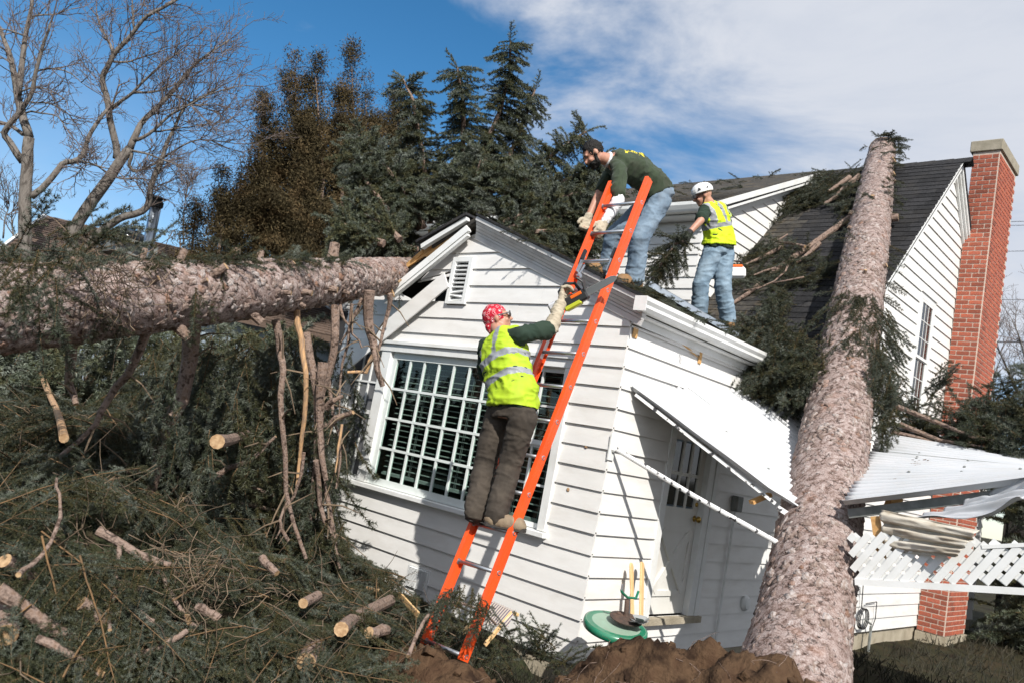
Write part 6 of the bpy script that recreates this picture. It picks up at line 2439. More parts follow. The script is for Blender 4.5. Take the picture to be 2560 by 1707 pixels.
# chainsaw in the raised hand
sa, sb = onY(1392, 768, 4.98), onY(1512, 703, 5.12)
ax = unit(sb - sa)
sup = unit(upv - ax * (upv @ ax))
ssd = np.cross(ax, sup)
saw = empty('chainsaw', tuple(sa), 'small dark chainsaw with orange trim held up against the ladder by a gloved hand', 'chainsaw')
M_SAWO = pm('orange_plastic', (0.72, 0.13, 0.01), None, 1, 0.4)
M_SAWY = pm('yellow_green_plastic', (0.46, 0.50, 0.03), None, 1, 0.45)
M_SAWW = pm('grey_white_plastic', (0.62, 0.62, 0.64), (0.5, 0.5, 0.52), 9, 0.4)
c_ = lerp(sa, sb, .36)
MB().obox(c_ - sup * .02, ax * .115, sup * .045, ssd * .055).build('engine_housing', M_BLACKP, saw, bevel=.014)
MB().obox(c_ - ax * .03 - sup * .055, ax * .075, sup * .022, ssd * .057).build('fuel_tank', M_SAWY, saw, bevel=.01)
MB().obox(c_ + ax * .03 + sup * .005 + ssd * .0, ax * .05, sup * .014, ssd * .058).build('side_trim', M_SAWO, saw, bevel=.004)
MB().obox(c_ - ax * .165 + sup * .01, ax * .055, sup * .038, ssd * .045).build('rear_cover', M_SAWW, saw, bevel=.014)
MB().obox(c_ - ax * .17 + sup * .045, ax * .02, sup * .006, ssd * .02).build('starter_cap', M_BLACKP, saw, bevel=.004)
hl = [c_ - ax * .10 + sup * .03, c_ - ax * .085 + sup * .10, c_ - ax * .01 + sup * .135, c_ + ax * .06 + sup * .10, c_ + ax * .075 + sup * .02]
MB().tube(hl, .014, 8).build('top_handle', M_BLACKP, saw, smooth=True)
for sg in (-1, 1):
    MB().tube([c_ + ax * .11 + ssd * .05 * sg, c_ + ax * .125 + sup * .075 + ssd * .055 * sg, c_ + ax * .10 + sup * .125 + ssd * .05 * sg], .010, 7).build('hand_guard', M_BLACKP, saw)
MB().tube([c_ + ax * .10 + sup * .125 - ssd * .055, c_ + ax * .10 + sup * .125 + ssd * .055], .010, 7).build('hand_guard', M_BLACKP, saw)
bp0, bp1 = c_ + ax * .10 - sup * .012, c_ + ax * .37 - sup * .012
poly = [bp0 + sup * .028, bp1 - ax * .03 + sup * .024, bp1 + sup * .012, bp1 + ax * .008, bp1 - sup * .012, bp1 - ax * .03 - sup * .024, bp0 - sup * .028]
MB().prism([p - ssd * .03 for p in poly], ssd * .005).build('guide_bar', M_STEEL, saw)
MB().tube([p - ssd * .0275 for p in poly], .0045, 4).build('chain', M_EBOX, saw)

# ---- worker bending over the ladder top
d8 = lambda x, y, d: at(x, y, d)
fB = -rtv * 1.0 + camdir * .12
JB = dict(
    heelL=d8(1592, 724, 7.80), toeL=d8(1541, 707, 7.66), heelR=d8(1516, 692, 8.32), toeR=d8(1466, 676, 8.20),
    ankL=d8(1586, 694, 7.78), ankR=d8(1521, 664, 8.28), kneeL=d8(1600, 592, 7.72), kneeR=d8(1534, 590, 8.2),
    hipL=d8(1650, 506, 7.82), hipR=d8(1636, 500, 8.08), pel=d8(1648, 492, 7.95), waist=d8(1632, 458, 7.95), chest=d8(1583, 421, 7.88),
    neck=d8(1524, 402, 7.80), head=d8(1483, 385, 7.74), shL=d8(1547, 424, 7.62), shR=d8(1540, 414, 8.02),
    elL=d8(1546, 500, 7.46), wrL=d8(1511, 556, 7.32), knL=d8(1497, 582, 7.26), elR=d8(1500, 480, 8.0), wrR=d8(1470, 545, 7.9), knR=d8(1462, 566, 7.88))
axB = unit(JB['neck'] - JB['pel'])
latB = unit(JB['shR'] - JB['shL'])
bkB = unit(np.cross(axB, latB))
if bkB[2] < 0:
    bkB = -bkB


def printB(C):
    """small tree emblem and two lines of lettering on the back, near the shoulders"""
    o_ = JB['chest'] + axB * .03
    a = (C - o_) @ axB
    l = (C - o_) @ latB
    b = (C - o_) @ bkB
    m = np.zeros(len(C), int)
    back = b > .02
    tri = (a > .045) & (a < .125) & (np.abs(l + .03) < (.125 - a) * .55 + .006) & (((a * 260).astype(int) % 3) > 0)
    txt = (a > -.03) & (a < .03) & (np.abs(l) < .12) & ((np.floor(l * 42).astype(int) % 2) == 0)
    arc = (a > .13) & (a < .15) & (np.abs(l) < .13) & ((np.floor(l * 60).astype(int) % 3) > 0)
    m[back & (tri | txt | arc)] = 1
    return m


poseB = dict(face=unit(-rtv * .80 - upv * .62 + camdir * .12), up=unit(-rtv * .55 + upv * .8), palmL=unit(-rtv * .2 + camdir * -.8 + upv * -.2), palmR=unit(camdir), curlL=.55, curlR=.6,
             jeans=M_DENIM, boots=M_LEATHER, shirt=[M_TSHIRT, M_PRINT], shirt_mat=printB, girth=1.16, baggy=.018, sleeve=.80, shirt_dir=axB)
pB_, fB_, uB_, rB_, secB = person('person', 'bearded worker in dark green shirt bending over the top of the ladder', JB, poseB)
hr = Blob()
hB = JB['head']
hr.ell(hB + uB_ * .030 - fB_ * .020, rB_ * .083, fB_ * .103, uB_ * .100)
hr.build('hair', [M_HAIR], pB_, .007, 1, .004, 40, None, 2, cut=lambda c: ((c - hB) @ fB_ > .045 and (c - hB) @ uB_ < .060) or ((c - hB) @ uB_ < -.03 and (c - hB) @ fB_ > -.05) or (c - hB) @ uB_ < -.065)
be = Blob()
be.ell(hB - uB_ * .078 + fB_ * .040, rB_ * .064, fB_ * .062, uB_ * .052)
be.ell(hB - uB_ * .105 + fB_ * .058, rB_ * .045, fB_ * .042, uB_ * .030)
for sg in (-1, 1):
    be.cap(hB - uB_ * .02 + fB_ * .010 + rB_ * sg * .071, hB - uB_ * .085 + fB_ * .03 + rB_ * sg * .052, .013, .02)
be.build('beard', [M_HAIR], pB_, .007, 1, .004, 40, None, 5)
for sg in (-1, 1):
    MB().obox(hB + fB_ * .090 + uB_ * .026 + rB_ * sg * .032, rB_ * .018, uB_ * .004, fB_ * .006).build('eyebrow', M_HAIR, pB_)
    MB().lathe(hB + fB_ * .084 + uB_ * .004 + rB_ * sg * .031, [(.008, 0), (.007, .006), (.003, .009)], fB_, 8).build('eye', M_BLACKP, pB_)
# collar and long white undersleeve
MB().lathe(lerp(JB['neck'], hB, .12), [(.074, -.012), (.078, 0), (.074, .014), (.066, .016)], hB - JB['neck'], 18).build('collar', M_WHITEC, pB_, smooth=True)
us = Blob()
us.cap(lerp(JB['shL'], JB['elL'], .6), JB['elL'], .055, .054)
us.cap(JB['elL'], lerp(JB['elL'], JB['wrL'], .96), .054, .042)
us.build('undersleeve', [M_WHITEC], pB_, .008, 2, .007, 14, JB['wrL'] - JB['elL'], 8)
for sd, th in (('L', -1), ('R', 1)):
    gv_ = Blob()
    hand(gv_, JB['wr' + sd], JB['kn' + sd], poseB['palm' + sd], .55, th, 1.12, .005)
    gv_.cap(lerp(JB['el' + sd], JB['wr' + sd], .93), JB['wr' + sd], .04, .036)
    gv_.build('glove', [M_CREAM], pB_, .0065, 1, .004, 20, None, 6)

# ---- worker with helmet on the lower roof
JC = dict(
    heelL=d8(1756, 806, 9.36), toeL=d8(1738, 797, 9.60), heelR=d8(1824, 822, 9.42), toeR=d8(1806, 810, 9.66),
    ankL=d8(1748, 783, 9.42), ankR=d8(1820, 797, 9.48), kneeL=d8(1752, 710, 9.36), kneeR=d8(1806, 712, 9.42),
    hipL=d8(1778, 634, 9.40), hipR=d8(1814, 636, 9.50), pel=d8(1797, 626, 9.46), waist=d8(1798, 598, 9.46), chest=d8(1788, 548, 9.46),
    neck=d8(1774, 510, 9.44), head=d8(1757, 489, 9.42), shL=d8(1762, 528, 9.32), shR=d8(1806, 524, 9.60),
    elL=d8(1752, 552, 9.16), wrL=d8(1721, 585, 9.10), knL=d8(1714, 606, 9.08), elR=d8(1816, 575, 9.82), wrR=d8(1790, 612, 9.95), knR=d8(1780, 628, 9.98))
latC = unit(JC['shR'] - JC['shL'])
poseC = dict(face=unit(-rtv * .9 - upv * .28 - camdir * .05), up=unit(upv - rtv * .25), palmL=unit(-camdir * .6 - rtv * .4), palmR=unit(-rtv), curlL=1.0, curlR=.8, jeans=M_DENIML, boots=M_LEATHER, shirt=[M_TSHIRT2],
             girth=1.0, baggy=.020, sleeve=.70, shirt_dir=(0, 0, 1))
pC_, fC, uC, rC, secC = person('person', 'worker in white helmet and yellow vest standing on the lower roof, holding a bough', JC, poseC)
ve = Blob()
S = secC(.034, bell=1.06)
ve.loft([(lerp(JC['pel'], JC['waist'], .45), S[1][1] * 1.06, S[1][2] * 1.08)] + S[2:])
ve.cap(lerp(JC['chest'], JC['neck'], .8), lerp(JC['neck'], JC['shL'], .7), .078, .070)
ve.cap(lerp(JC['chest'], JC['neck'], .8), lerp(JC['neck'], JC['shR'], .7), .078, .070)
ve.build('hi_vis_vest', [M_HIVIS2, M_REFL], pC_, .010, 3, .010, 6, (0, 0, 1), 17,
         matfn=stripes_fn(JC['pel'], JC['neck'], latC, None, (.50,), ((.02, .50, -.05), (-.14, .52, 0), (.15, .52, 0)), .026, .045))
hm = Blob()
hC = JC['head']
hm.ell(hC + uC * .050 - fC * .008, rC * .105, fC * .130, uC * .098)
hm.build('helmet', [M_HELM], pC_, .007, 2, cut=lambda c: (c - hC) @ uC < .028 - .10 * ((c - hC) @ fC) * -1 * .2)
MB().lathe(hC + uC * .030 - fC * .004, [(.108, -.004), (.116, .0), (.112, .014)], uC, 24).build('helmet_brim', M_HELM, pC_, smooth=True)
for sg in (-1, 1):
    for k in range(4):
        MB().obox(hC + uC * (.143 - .004 * k * k) - fC * (.055 - .03 * k) + rC * sg * (.022 + .004 * k), fC * .009, uC * .006 + rC * sg * .004, rC * .003 + uC * .003).build('helmet_vent', M_BLACKP, pC_)
    MB().prism([hC + uC * .060 + fC * .055 + rC * sg * .092, hC + uC * .060 + fC * .020 + rC * sg * .104, hC + uC * .088 + fC * .040 + rC * sg * .088], rC * sg * .008).build('helmet_vent', M_BLACKP, pC_)
    MB().prism([hC + uC * .060 - fC * .070 + rC * sg * .090, hC + uC * .060 - fC * .040 + rC * sg * .102, hC + uC * .085 - fC * .060 + rC * sg * .084], rC * sg * .008).build('helmet_vent', M_BLACKP, pC_)
    MB().tube([hC + uC * .02 + rC * sg * .088 - fC * .02, hC - uC * .07 + rC * sg * .062 + fC * .02, hC - uC * .118 + fC * .05 + rC * sg * .02], .007, 5).build('chin_strap', M_BLACKP, pC_)
    MB().obox(hC + fC * .100 + uC * .008 + rC * sg * .036, rC * .032, uC * .017, fC * .008).build('sunglasses', M_BLACKP, pC_)
    MB().bar(hC + fC * .095 + uC * .012 + rC * sg * .066, hC + uC * .008 + rC * sg * .086, .006, .010, uC).build('sunglasses', M_BLACKP, pC_)
gC = Blob()
hand(gC, JC['wrL'], JC['knL'], poseC['palmL'], 1.0, -1, 1.15, .007)
gC.cap(lerp(JC['elL'], JC['wrL'], .88), JC['wrL'], .040, .036)
gC.build('glove', [M_BLACKG], pC_, .007, 1)
gC = Blob()
hand(gC, JC['wrR'], JC['knR'], poseC['palmR'], .8, 1, 1.15, .006)
gC.build('glove', [M_BLACKG], pC_, .007, 1)
bkC = unit(np.cross(JC['neck'] - JC['pel'], latC))
if bkC @ camdir < 0:
    bkC = -bkC

# the bough he holds
hb_ = empty('spruce_bough', tuple(JC['knL']), 'dark spruce bough hanging from the black glove of the helmeted worker', 'bough')
fo = Spray(500)
k0 = JC['knL']
pts = [k0 + V(0, 0, .02), d8(1690, 610, 9.0), d8(1660, 650, 8.95), d8(1630, 700, 8.9), d8(1622, 730, 8.9)]
fo.limb(pts, .36, .22, .008, 1.6, bare=0, forward=.2, sl=.13)
for k in range(12):
    fo.branchlet(lerp(pts[1], pts[2], fo.rng.random()), V(fo.rng.normal(0, .3), fo.rng.normal(0, .3), -1), .3, .5, flat=camdir)
MB().tube(pts, [.016, .014, .012, .009, .005], 6).build('stem', M_BARKL, hb_)
fo.build('needles', hb_, 210, .034, .0085, kind='stuff')
# second chainsaw, mostly hidden behind his leg
s2_ = empty('chainsaw', tuple(d8(1845, 680, 9.75)), 'white and orange chainsaw half hidden behind the helmeted worker', 'chainsaw')
cq = d8(1842, 682, 9.75)
MB().obox(cq, rtv * .10, upv * .07, camdir * .06).build('engine_housing', M_HELM, s2_, bevel=.03)
MB().obox(cq + upv * .075 - rtv * .02, rtv * .085, upv * .018, camdir * .05).build('top_cover', M_SAWO, s2_, bevel=.012)
MB().tube([cq - rtv * .1 + upv * .06, cq - rtv * .06 + upv * .14, cq + rtv * .05 + upv * .13, cq + rtv * .08 + upv * .05], .012, 7).build('handle', M_BLACKP, s2_)
MB().obox(cq - rtv * .28 - upv * .05, rtv * .2, upv * .03, camdir * .003).build('guide_bar', M_STEEL, s2_)

# ------------------------------------------------------------------ heap of cut boughs in the left foreground
def pile_h(X, Y):
    X, Y = np.asarray(X, float), np.asarray(Y, float)
    g = lambda cx, cy, sx, sy: np.exp(-((X - cx) / sx) ** 2 - ((Y - cy) / sy) ** 2)
    P = np.stack([X, Y, X * 0], -1)
    h = -.25 + 1.25 * g(-8.6, 4.6, 1.2, 1.3) + .75 * g(-6.9, 2.9, 1.5, 1.2) + .60 * g(-5.2, 1.9, 1.3, 1.1) + .22 * g(-4.6, 3.2, .9, .8) + 1.0 * g(-9.5, 2.2, 2.4, 2.0) + .22 * g(-6.6, 4.9, .7, .6)
    h = h + .23 * fbm(P, 1.2, 3, 41)
    fade = np.clip((-3.55 - X) / .8, 0, 1)
    return np.where(h > -.3, h, -.3) * fade + (1 - fade) * -.3


def pile_hit(px, py, lift=0.0):
    r = ray(px, py)
    for d in np.arange(2.0, 16.0, .03):
        p = CAM + r * d
        if p[2] < max(pile_h(p[0], p[1]) + lift, -.22):
            return p, d
    return CAM + r * 12, 12.0


heap = Spray(600)
rs = heap.rng


def frond(fo, p, d, n, L):
    """a whole flat bough: stem with sprays on both sides"""
    rs = fo.rng
    d = unit(d)
    m = int(L / .075)
    side = unit(np.cross(d, n))
    q = np.array(p, float)
    for k in range(m):
        t = k / m
        d = unit(d + rs.normal(0, .05, 3) - n * .015)
        q2 = q + d * L / m
        fo.twig(q, q2, .0065 * (1 - .75 * t))
        for sg in (-1, 1):
            if rs.random() < .93:
                l = (.10 + .30 * math.sin(math.pi * min(1, .15 + t * .95)) ** .8) * rs.uniform(.7, 1.15) * min(1, L)
                fo.branchlet(q2, d * .75 + side * sg * rs.uniform(.6, 1) - n * rs.uniform(-.1, .35), l, .45, step=.062, sl=.095, flat=n + rs.normal(0, .2, 3), twig_r=.003)
        q = q2


cand = count = 0
spots = []
while count < 270 and cand < 40000:
    cand += 1
    X, Y = rs.uniform(-10.5, -3.75), rs.uniform(.6, 5.5)
    h = float(pile_h(X, Y))
    if h < -.14:
        continue
    p = V(X, Y, h)
    c = CR @ (p - CAM)
    if c[2] < 2.2:
        continue
    sx, sy = CF * c[0] / c[2] + CX, CF * c[1] / c[2] + CY
    if not (-200 < sx < 1080 and sy < 1900) or (X > -4.5 and Y > 4.4):
        continue
    if any((X - a) ** 2 + (Y - b) ** 2 < .13 ** 2 for a, b in spots):
        continue
    spots.append((X, Y))
    g0 = V(float(pile_h(X + .15, Y) - pile_h(X - .15, Y)) / .3, float(pile_h(X, Y + .15) - pile_h(X, Y - .15)) / .3, 0)
    n = unit(V(-g0[0], -g0[1], 1))
    t = unit(np.cross(n, rs.normal(0, 1, 3)))
    L = rs.uniform(.55, 1.15)
    frond(heap, p + n * rs.uniform(-.02, .14) - t * L * .5, t + n * rs.uniform(-.05, .35), n, L)
    count += 1
hp = heap.build('spruce_boughs', None, 190, .024, .0052, kind='stuff')
tag(hp, 'heap of cut blue green spruce boughs covering the left foreground', 'boughs', kind='stuff')
# twiggy underlayer of the heap, coloured dark for shade between the boughs
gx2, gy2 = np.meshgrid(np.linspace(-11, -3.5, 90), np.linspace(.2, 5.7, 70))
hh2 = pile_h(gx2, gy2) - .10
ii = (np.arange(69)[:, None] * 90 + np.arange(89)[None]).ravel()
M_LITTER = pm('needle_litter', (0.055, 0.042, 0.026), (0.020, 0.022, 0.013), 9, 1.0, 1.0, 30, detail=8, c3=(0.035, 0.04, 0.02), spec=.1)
tag(np_mesh('needle_litter', np.stack([gx2, gy2, hh2], -1).reshape(-1, 3), np.stack([ii, ii + 1, ii + 91, ii + 90], -1), M_LITTER, smooth=True), 'litter of needles, darkened as shade, under the heap of boughs', 'litter', kind='stuff')
# dead grey-brown twigs tangled through it
dt = Foliage(610)
for k in range(700):
    X, Y = rs.uniform(-9.5, -3.9), rs.uniform(.8, 5.4)
    h = float(pile_h(X, Y))
    if h < -.16 or (X > -4.4 and Y > 4.6):
        continue
    p = V(X, Y, h + rs.uniform(-.02, .14))
    d = unit(rs.normal(0, 1, 3) * V(1, 1, .45))
    for q in range(4):
        d = unit(d + rs.normal(0, .25, 3))
        p2 = p + d * rs.uniform(.06, .16)
        dt.twig(p, p2, rs.uniform(.0025, .006) * (1 - .15 * q))
        p = p2
for cxp, cyp, n in ((480, 1480, 130), (300, 700, 60), (250, 690, 60)):           # bird-nest like tangles
    pc, dc = pile_hit(cxp, cyp, .1) if cyp > 900 else (at(cxp, cyp, 5.15), 0)
    for k in range(n):
        p = pc + rs.normal(0, .12, 3)
        d = unit(rs.normal(0, 1, 3))
        for q in range(4):
            d = unit(d + rs.normal(0, .4, 3))
            p2 = p + d * .07
            dt.twig(p, p2, .003)
            p = p2
dt.shoot(V(-6, 2, -.2), V(-6, 2.01, -.2))
tag(dt.build('dead_twigs', None, 10, mats=[M_DEAD, M_DEAD, M_DEAD]), 'tangle of thin dead brown twigs strewn over the boughs', 'twigs', kind='stuff')

# hanging curtain of boughs against the left end of the wall
cur = Spray(620)
rs = cur.rng
for k in range(230):
    px, py = rs.uniform(800, 915), rs.uniform(950, 1500)
    if px > 800 + (py - 950) * .13 + 20 * math.sin(py * .02):
        continue
    p = at(px, py, rs.uniform(7.4, 8.3))
    cur.branchlet(p, V(rs.normal(0, .35), rs.normal(0, .35), -1), rs.uniform(.25, .6), .4, sl=.15, flat=camdir + rs.normal(0, .3, 3))
for k in range(420):
    px, py = rs.uniform(330, 800), rs.uniform(830, 1420)
    p = at(px, py, rs.uniform(8.0, 9.6))
    cur.branchlet(p, V(rs.normal(0, .6), rs.normal(0, .6), -.8), rs.uniform(.4, .8), .5, sl=.19, flat=camdir + rs.normal(0, .4, 3))
cur.build('hanging_boughs', tree1, 150, .033, .0075, kind='stuff')

# logs and branches lying on the heap: each its own thing
c7 = lambda a, b: (a * .38265, 1107 + b * .38265)


def lying(name, label, cat, pxs, r0, r1, lift=.12, mats=None, group=None, dz=None, sides=10, wob=.006):
    pts = []
    dep = None
    for k, (x, y) in enumerate(pxs):
        p, d = pile_hit(x, y, lift)
        pts.append((x, y, d))
    ds_ = np.array([q[2] for q in pts])
    if len(ds_) > 2:                            # a stiff branch: depth runs straight along it
        k = np.polyfit(np.arange(len(ds_)), ds_, 1)
        ds_ = np.polyval(k, np.arange(len(ds_)))
    P = [at(x, y, d) for (x, y, _), d in zip(pts, ds_)]
    fine = [P[0]]
    for j in range(len(P) - 1):
        fine.append((P[j] + P[j + 1]) / 2 + RF.normal(0, wob, 3))
        fine.append(P[j + 1])
    b = MB().tube(fine, list(np.linspace(r0, r1, len(fine)) * RF.uniform(.88, 1.12, len(fine))), sides, 0, True, 1)
    o = b.build(name, mats or [M_BARKL, M_CUT])
    return tag(o, label, cat, group)


lying('cut_branch', 'thick bare branch with torn pale tip lying diagonally in the left foreground', 'branch', [c7(640, 570), c7(800, 660), c7(1000, 765), c7(1115, 800)], .028, .020, .16)
lying('cut_branch', 'thin upright side branch propping the diagonal bare branch on its left', 'branch', [c7(782, 680), c7(750, 900), c7(725, 1090), c7(718, 1220)], .016, .010, .14)
lying('cut_branch', 'thin side branch slanting down right from the diagonal bare branch', 'branch', [c7(1010, 800), c7(1100, 960), c7(1200, 1110), c7(1290, 1205)], .015, .010, .14)
lying('cut_branch', 'long dark branch curving along the bottom left corner to a split yellow tip', 'branch', [c7(-20, 960), c7(250, 1150), c7(500, 1280), c7(770, 1380), c7(900, 1388), c7(1100, 1300), c7(1220, 1225)], .040, .014, .12)
lying('cut_branch', 'dark branch below the long curved branch in the bottom left corner', 'branch', [c7(240, 1275), c7(400, 1350), c7(520, 1410), c7(600, 1500), c7(690, 1530)], .022, .012, .12)
lying('cut_branch', 'thin curved bare branch arching at the far left edge', 'branch', [c7(120, 860), c7(200, 800), c7(330, 650), c7(395, 480), c7(390, 330), c7(370, 230)], .013, .007, .3)
lying('cut_branch', 'pale broken branch slanting near the two sawn limbs', 'branch', [c7(1500, 385), c7(1640, 400), c7(1790, 440)], .026, .02, .2)
lying('cut_branch', 'pinkish broken branch end lying above the nest of twigs', 'branch', [c7(1600, 265), c7(1700, 310), c7(1790, 340)], .022, .018, .3)
lying('cut_branch', 'half buried branch with a snapped pink end by the wall foliage', 'branch', [c7(1715, 750), c7(1760, 800), c7(1810, 850)], .026, .022, .25)
lying('cut_branch', 'grey branch lying under the nest of twigs', 'branch', [c7(1290, 1070), c7(1360, 1110), c7(1430, 1150)], .028, .026, .12)
lying('cut_branch', 'mossy branch end in the middle of the heap', 'branch', [c7(780, 910), c7(860, 945), c7(945, 980)], .03, .024, .12)
lying('cut_branch', 'broken branch with pale sapwood standing at the far left under the trunk', 'branch', [(100, 920), (115, 965), (140, 1020), (160, 1095)], .032, .026, .35, [M_PEEL, M_CUT])
lying('log', 'short log with a sawn end below the thin upright branch', 'log', [c7(530, 1045), c7(610, 1110), c7(690, 1170)], .036, .036, .12)
lying('log', 'short dark log beside the thin slanting side branch', 'log', [c7(835, 1085), c7(920, 1130), c7(1000, 1175)], .024, .024, .12)
lying('log', 'bark covered log lying left of the ladder foot', 'log', [(853, 1572), (905, 1535), (975, 1500)], .045, .052, .1)
lying('log', 'stubby grey log end in front of the ladder foot', 'log', [(922, 1580), (945, 1577), (967, 1574)], .038, .038, .1)
lying('log', 'larger sawn limb with orange end below the level trunk', 'log', [(543, 1103), (590, 1094), (630, 1086)], .048, .045, .8)
lying('log', 'sawn limb with orange end behind the other, reaching to the hanging limbs', 'log', [(600, 1090), (650, 1075), (700, 1056)], .05, .055, .7)
for (x, y, r_, lab) in ((11, 1400, .038, 'small round sawn log end at the left edge above the long branch'), (15, 1587, .055, 'large round sawn log end at the left edge, bottom corner'),
                        (758, 1507, .032, 'round pale sawn branch end in the heap below the hanging limbs'), (765, 1655, .06, 'big split pale stump end at the bottom, left of the dirt'),
                        (58, 958, .02, 'tiny round sawn end far left below the level trunk'), (455, 1248, .022, 'small sawn branch tip in the dark hollow of the heap')):
    p, d = pile_hit(x, y, .12)
    ax_ = unit(camdir + RF.normal(0, .25, 3) + V(0, 0, .15))
    b = MB().tube([p - ax_ * .3, p - ax_ * .02, p], [r_ * 1.05, r_ * 1.02, r_], 14, 0, True, 1)
    tag(b.build('log', [M_BARKL, M_CUT]), lab, 'log')
# pale wood chips
for k, (x, y, lab) in enumerate(((575, 1690, 'pale wood chip at the bottom left of the dirt'), (880, 1480, 'pale splinter of wood right of the round branch end'), (930, 1480, 'long pale splinter left of the split board'), (470, 1570, 'yellow split sliver at the tip of the long curved branch'),
                                 (240, 1685, 'yellow sliver on the dark lower branch'))):
    p, d = pile_hit(x, y, .12)
    t = unit(RF.normal(0, 1, 3) * V(1, 1, .3))
    MB().obox(p + V(0, 0, .03), t * .06, unit(np.cross(t, camdir)) * .013, camdir * .004).build('wood_chip', M_CUT)
    o = bpy.data.objects[-1] if False else [q for q in bpy.data.objects if q.name.startswith('wood_chip') and 'label' not in q][0]
    tag(o, lab, 'wood chip')

# ------------------------------------------------------------------ dirt thrown up round the root plate
mx_, my_ = np.meshgrid(np.linspace(-5.0, -.2, 190), np.linspace(2.2, 7.2, 190))


def mound_h(X, Y):
    g = lambda cx, cy, sx, sy: np.exp(-((X - cx) / sx) ** 2 - ((Y - cy) / sy) ** 2)
    P = np.stack([X, Y, X * 0], -1)
    base = .90 * np.exp(-((X + 2.2) / 1.0) ** 4 - ((Y - 4.6) / .6) ** 2) + .26 * g(-3.5, 4.1, .6, .4) + .34 * g(-4.2, 4.0, .75, .4)
    n = 1 - np.abs(fbm(P, 2.6, 5, 71, .55))
    clod = fbm(P, 7, 4, 81, .6)
    return -.36 + base * (1 + .12 * n) + np.clip(base * 1.6, 0, 1) * (.075 * n + .055 * clod + .018 * vnoise(P, 42, 91))


mh = mound_h(mx_, my_)
ii = (np.arange(189)[:, None] * 190 + np.arange(189)[None]).ravel()
tag(np_mesh('dirt_mound', np.stack([mx_, my_, mh], -1).reshape(-1, 3), np.stack([ii, ii + 1, ii + 191, ii + 190], -1), M_DIRT, smooth=True), 'mound of fresh brown earth round the uprooted trunk', kind='structure')
# clods and roots
ck = MB()
rs = np.random.default_rng(77)
for k in range(520):
    X, Y = rs.uniform(-4.3, -.9), rs.uniform(2.6, 6.2)
    h = float(mound_h(np.array(X), np.array(Y)))
    if h < -.25:
        continue
    s_ = abs(rs.normal(0, .014)) + .005
    a, b_, c_2 = rs.normal(0, 1, 3), rs.normal(0, 1, 3), rs.normal(0, 1, 3)
    a = unit(a)
    b_ = unit(np.cross(a, b_))
    ck.obox((X, Y, h + s_ * .3), a * s_ * rs.uniform(.7, 1.4), b_ * s_, np.cross(a, b_) * s_ * rs.uniform(.6, 1))
tag(ck.build('dirt_clods', M_DIRT, bevel=.004), 'loose brown clods of earth scattered on the mound', 'earth', kind='stuff')
rt = Foliage(630)
for k in range(110):
    X, Y = rs.uniform(-3.6, -1.4), rs.uniform(3.2, 5.6)
    h = float(mound_h(np.array(X), np.array(Y)))
    if h < -.2:
        continue
    p = V(X, Y, h + .005)
    d = unit(rs.normal(0, 1, 3) * V(1, 1, .3))
    for q in range(6):
        d = unit(d + rs.normal(0, .35, 3) * V(1, 1, .4))
        p2 = p + d * .045
        p2[2] = max(p2[2], float(mound_h(np.array(p2[0]), np.array(p2[1]))) + .004)
        rt.twig(p, p2, .0024 * (1 - .1 * q))
        p = p2
rt.shoot(V(-2.5, 5, -.3), V(-2.5, 5.01, -.3))
tag(rt.build('torn_roots', None, 10, mats=[M_BARKL] * 3), 'thin torn roots sticking out of the dirt mound', 'roots', kind='stuff')
# green sprigs on the dirt and over the ladder foot
sg_ = Spray(640)
rs = sg_.rng
for k in range(40):
    x, y = rs.uniform(1280, 1420), rs.uniform(1610, 1690)
    sg_.branchlet(onY(x, y, 4.55), V(rs.normal(.2, .5), rs.normal(0, .5), rs.uniform(.1, .9)), rs.uniform(.12, .3), .3, sl=.08)
for k in range(45):
    x, y = rs.uniform(1030, 1300), rs.uniform(1580, 1660)
    sg_.branchlet(onY(x, y, 4.75), rs.normal(0, .6, 3) + V(0, 0, .2), rs.uniform(.12, .3), .4, sl=.09)
for k in range(34):
    a = rs.random()
    p = at(1080 + 150 * a, 1520 - 60 * math.sin(a * 3.1) , 5.55)
    sg_.branchlet(p, V(rs.normal(0, .3), rs.normal(0, .3), -1), rs.uniform(.15, .3), .5, sl=.08, flat=camdir)
tag(sg_.build('spruce_sprigs', None, 260, .022, .0045), 'loose green spruce sprigs round the ladder foot and on the dirt', 'sprigs', kind='stuff')
lying('cut_branch', 'thin twisted dead branch looped over the foot of the ladder', 'branch', [(1020, 1640), (1045, 1580), (1075, 1530), (1110, 1505), (1160, 1508), (1210, 1530), (1240, 1560)], .014, .009, .5)
pl = bpy.data.objects
# straw-coloured grass by the foundation
gr = Foliage(650)
rs = gr.rng
for k in range(2600):
    X, Y = rs.uniform(-7.2, -3.2), rs.uniform(4.5, 5.7)
    z = float(max(ground_h(np.array(X), np.array(Y)), pile_h(X, Y) - .1))
    if z > .3:
        continue
    d = V(rs.normal(0, .35), rs.normal(0, .35), 1)
    gr.twig(V(X, Y, z), V(X, Y, z) + d * rs.uniform(.05, .16), .0025)
for k in range(3500):
    X, Y = rs.uniform(-3.9, 1.2), rs.uniform(8.0, 16.5)
    z = float(ground_h(np.array(X), np.array(Y)))
    d = V(rs.normal(0, .5), rs.normal(0, .5), 1)
    gr.twig(V(X, Y, z), V(X, Y, z) + d * rs.uniform(.05, .17), .006)
gr.shoot(V(-3, 12, -.3), V(-3, 12.01, -.3))
tag(gr.build('grass', None, 10, mats=[M_GRASS, M_GRASS, M_GRASS]), 'thin yellow green grass along the foundations', 'grass', kind='stuff')
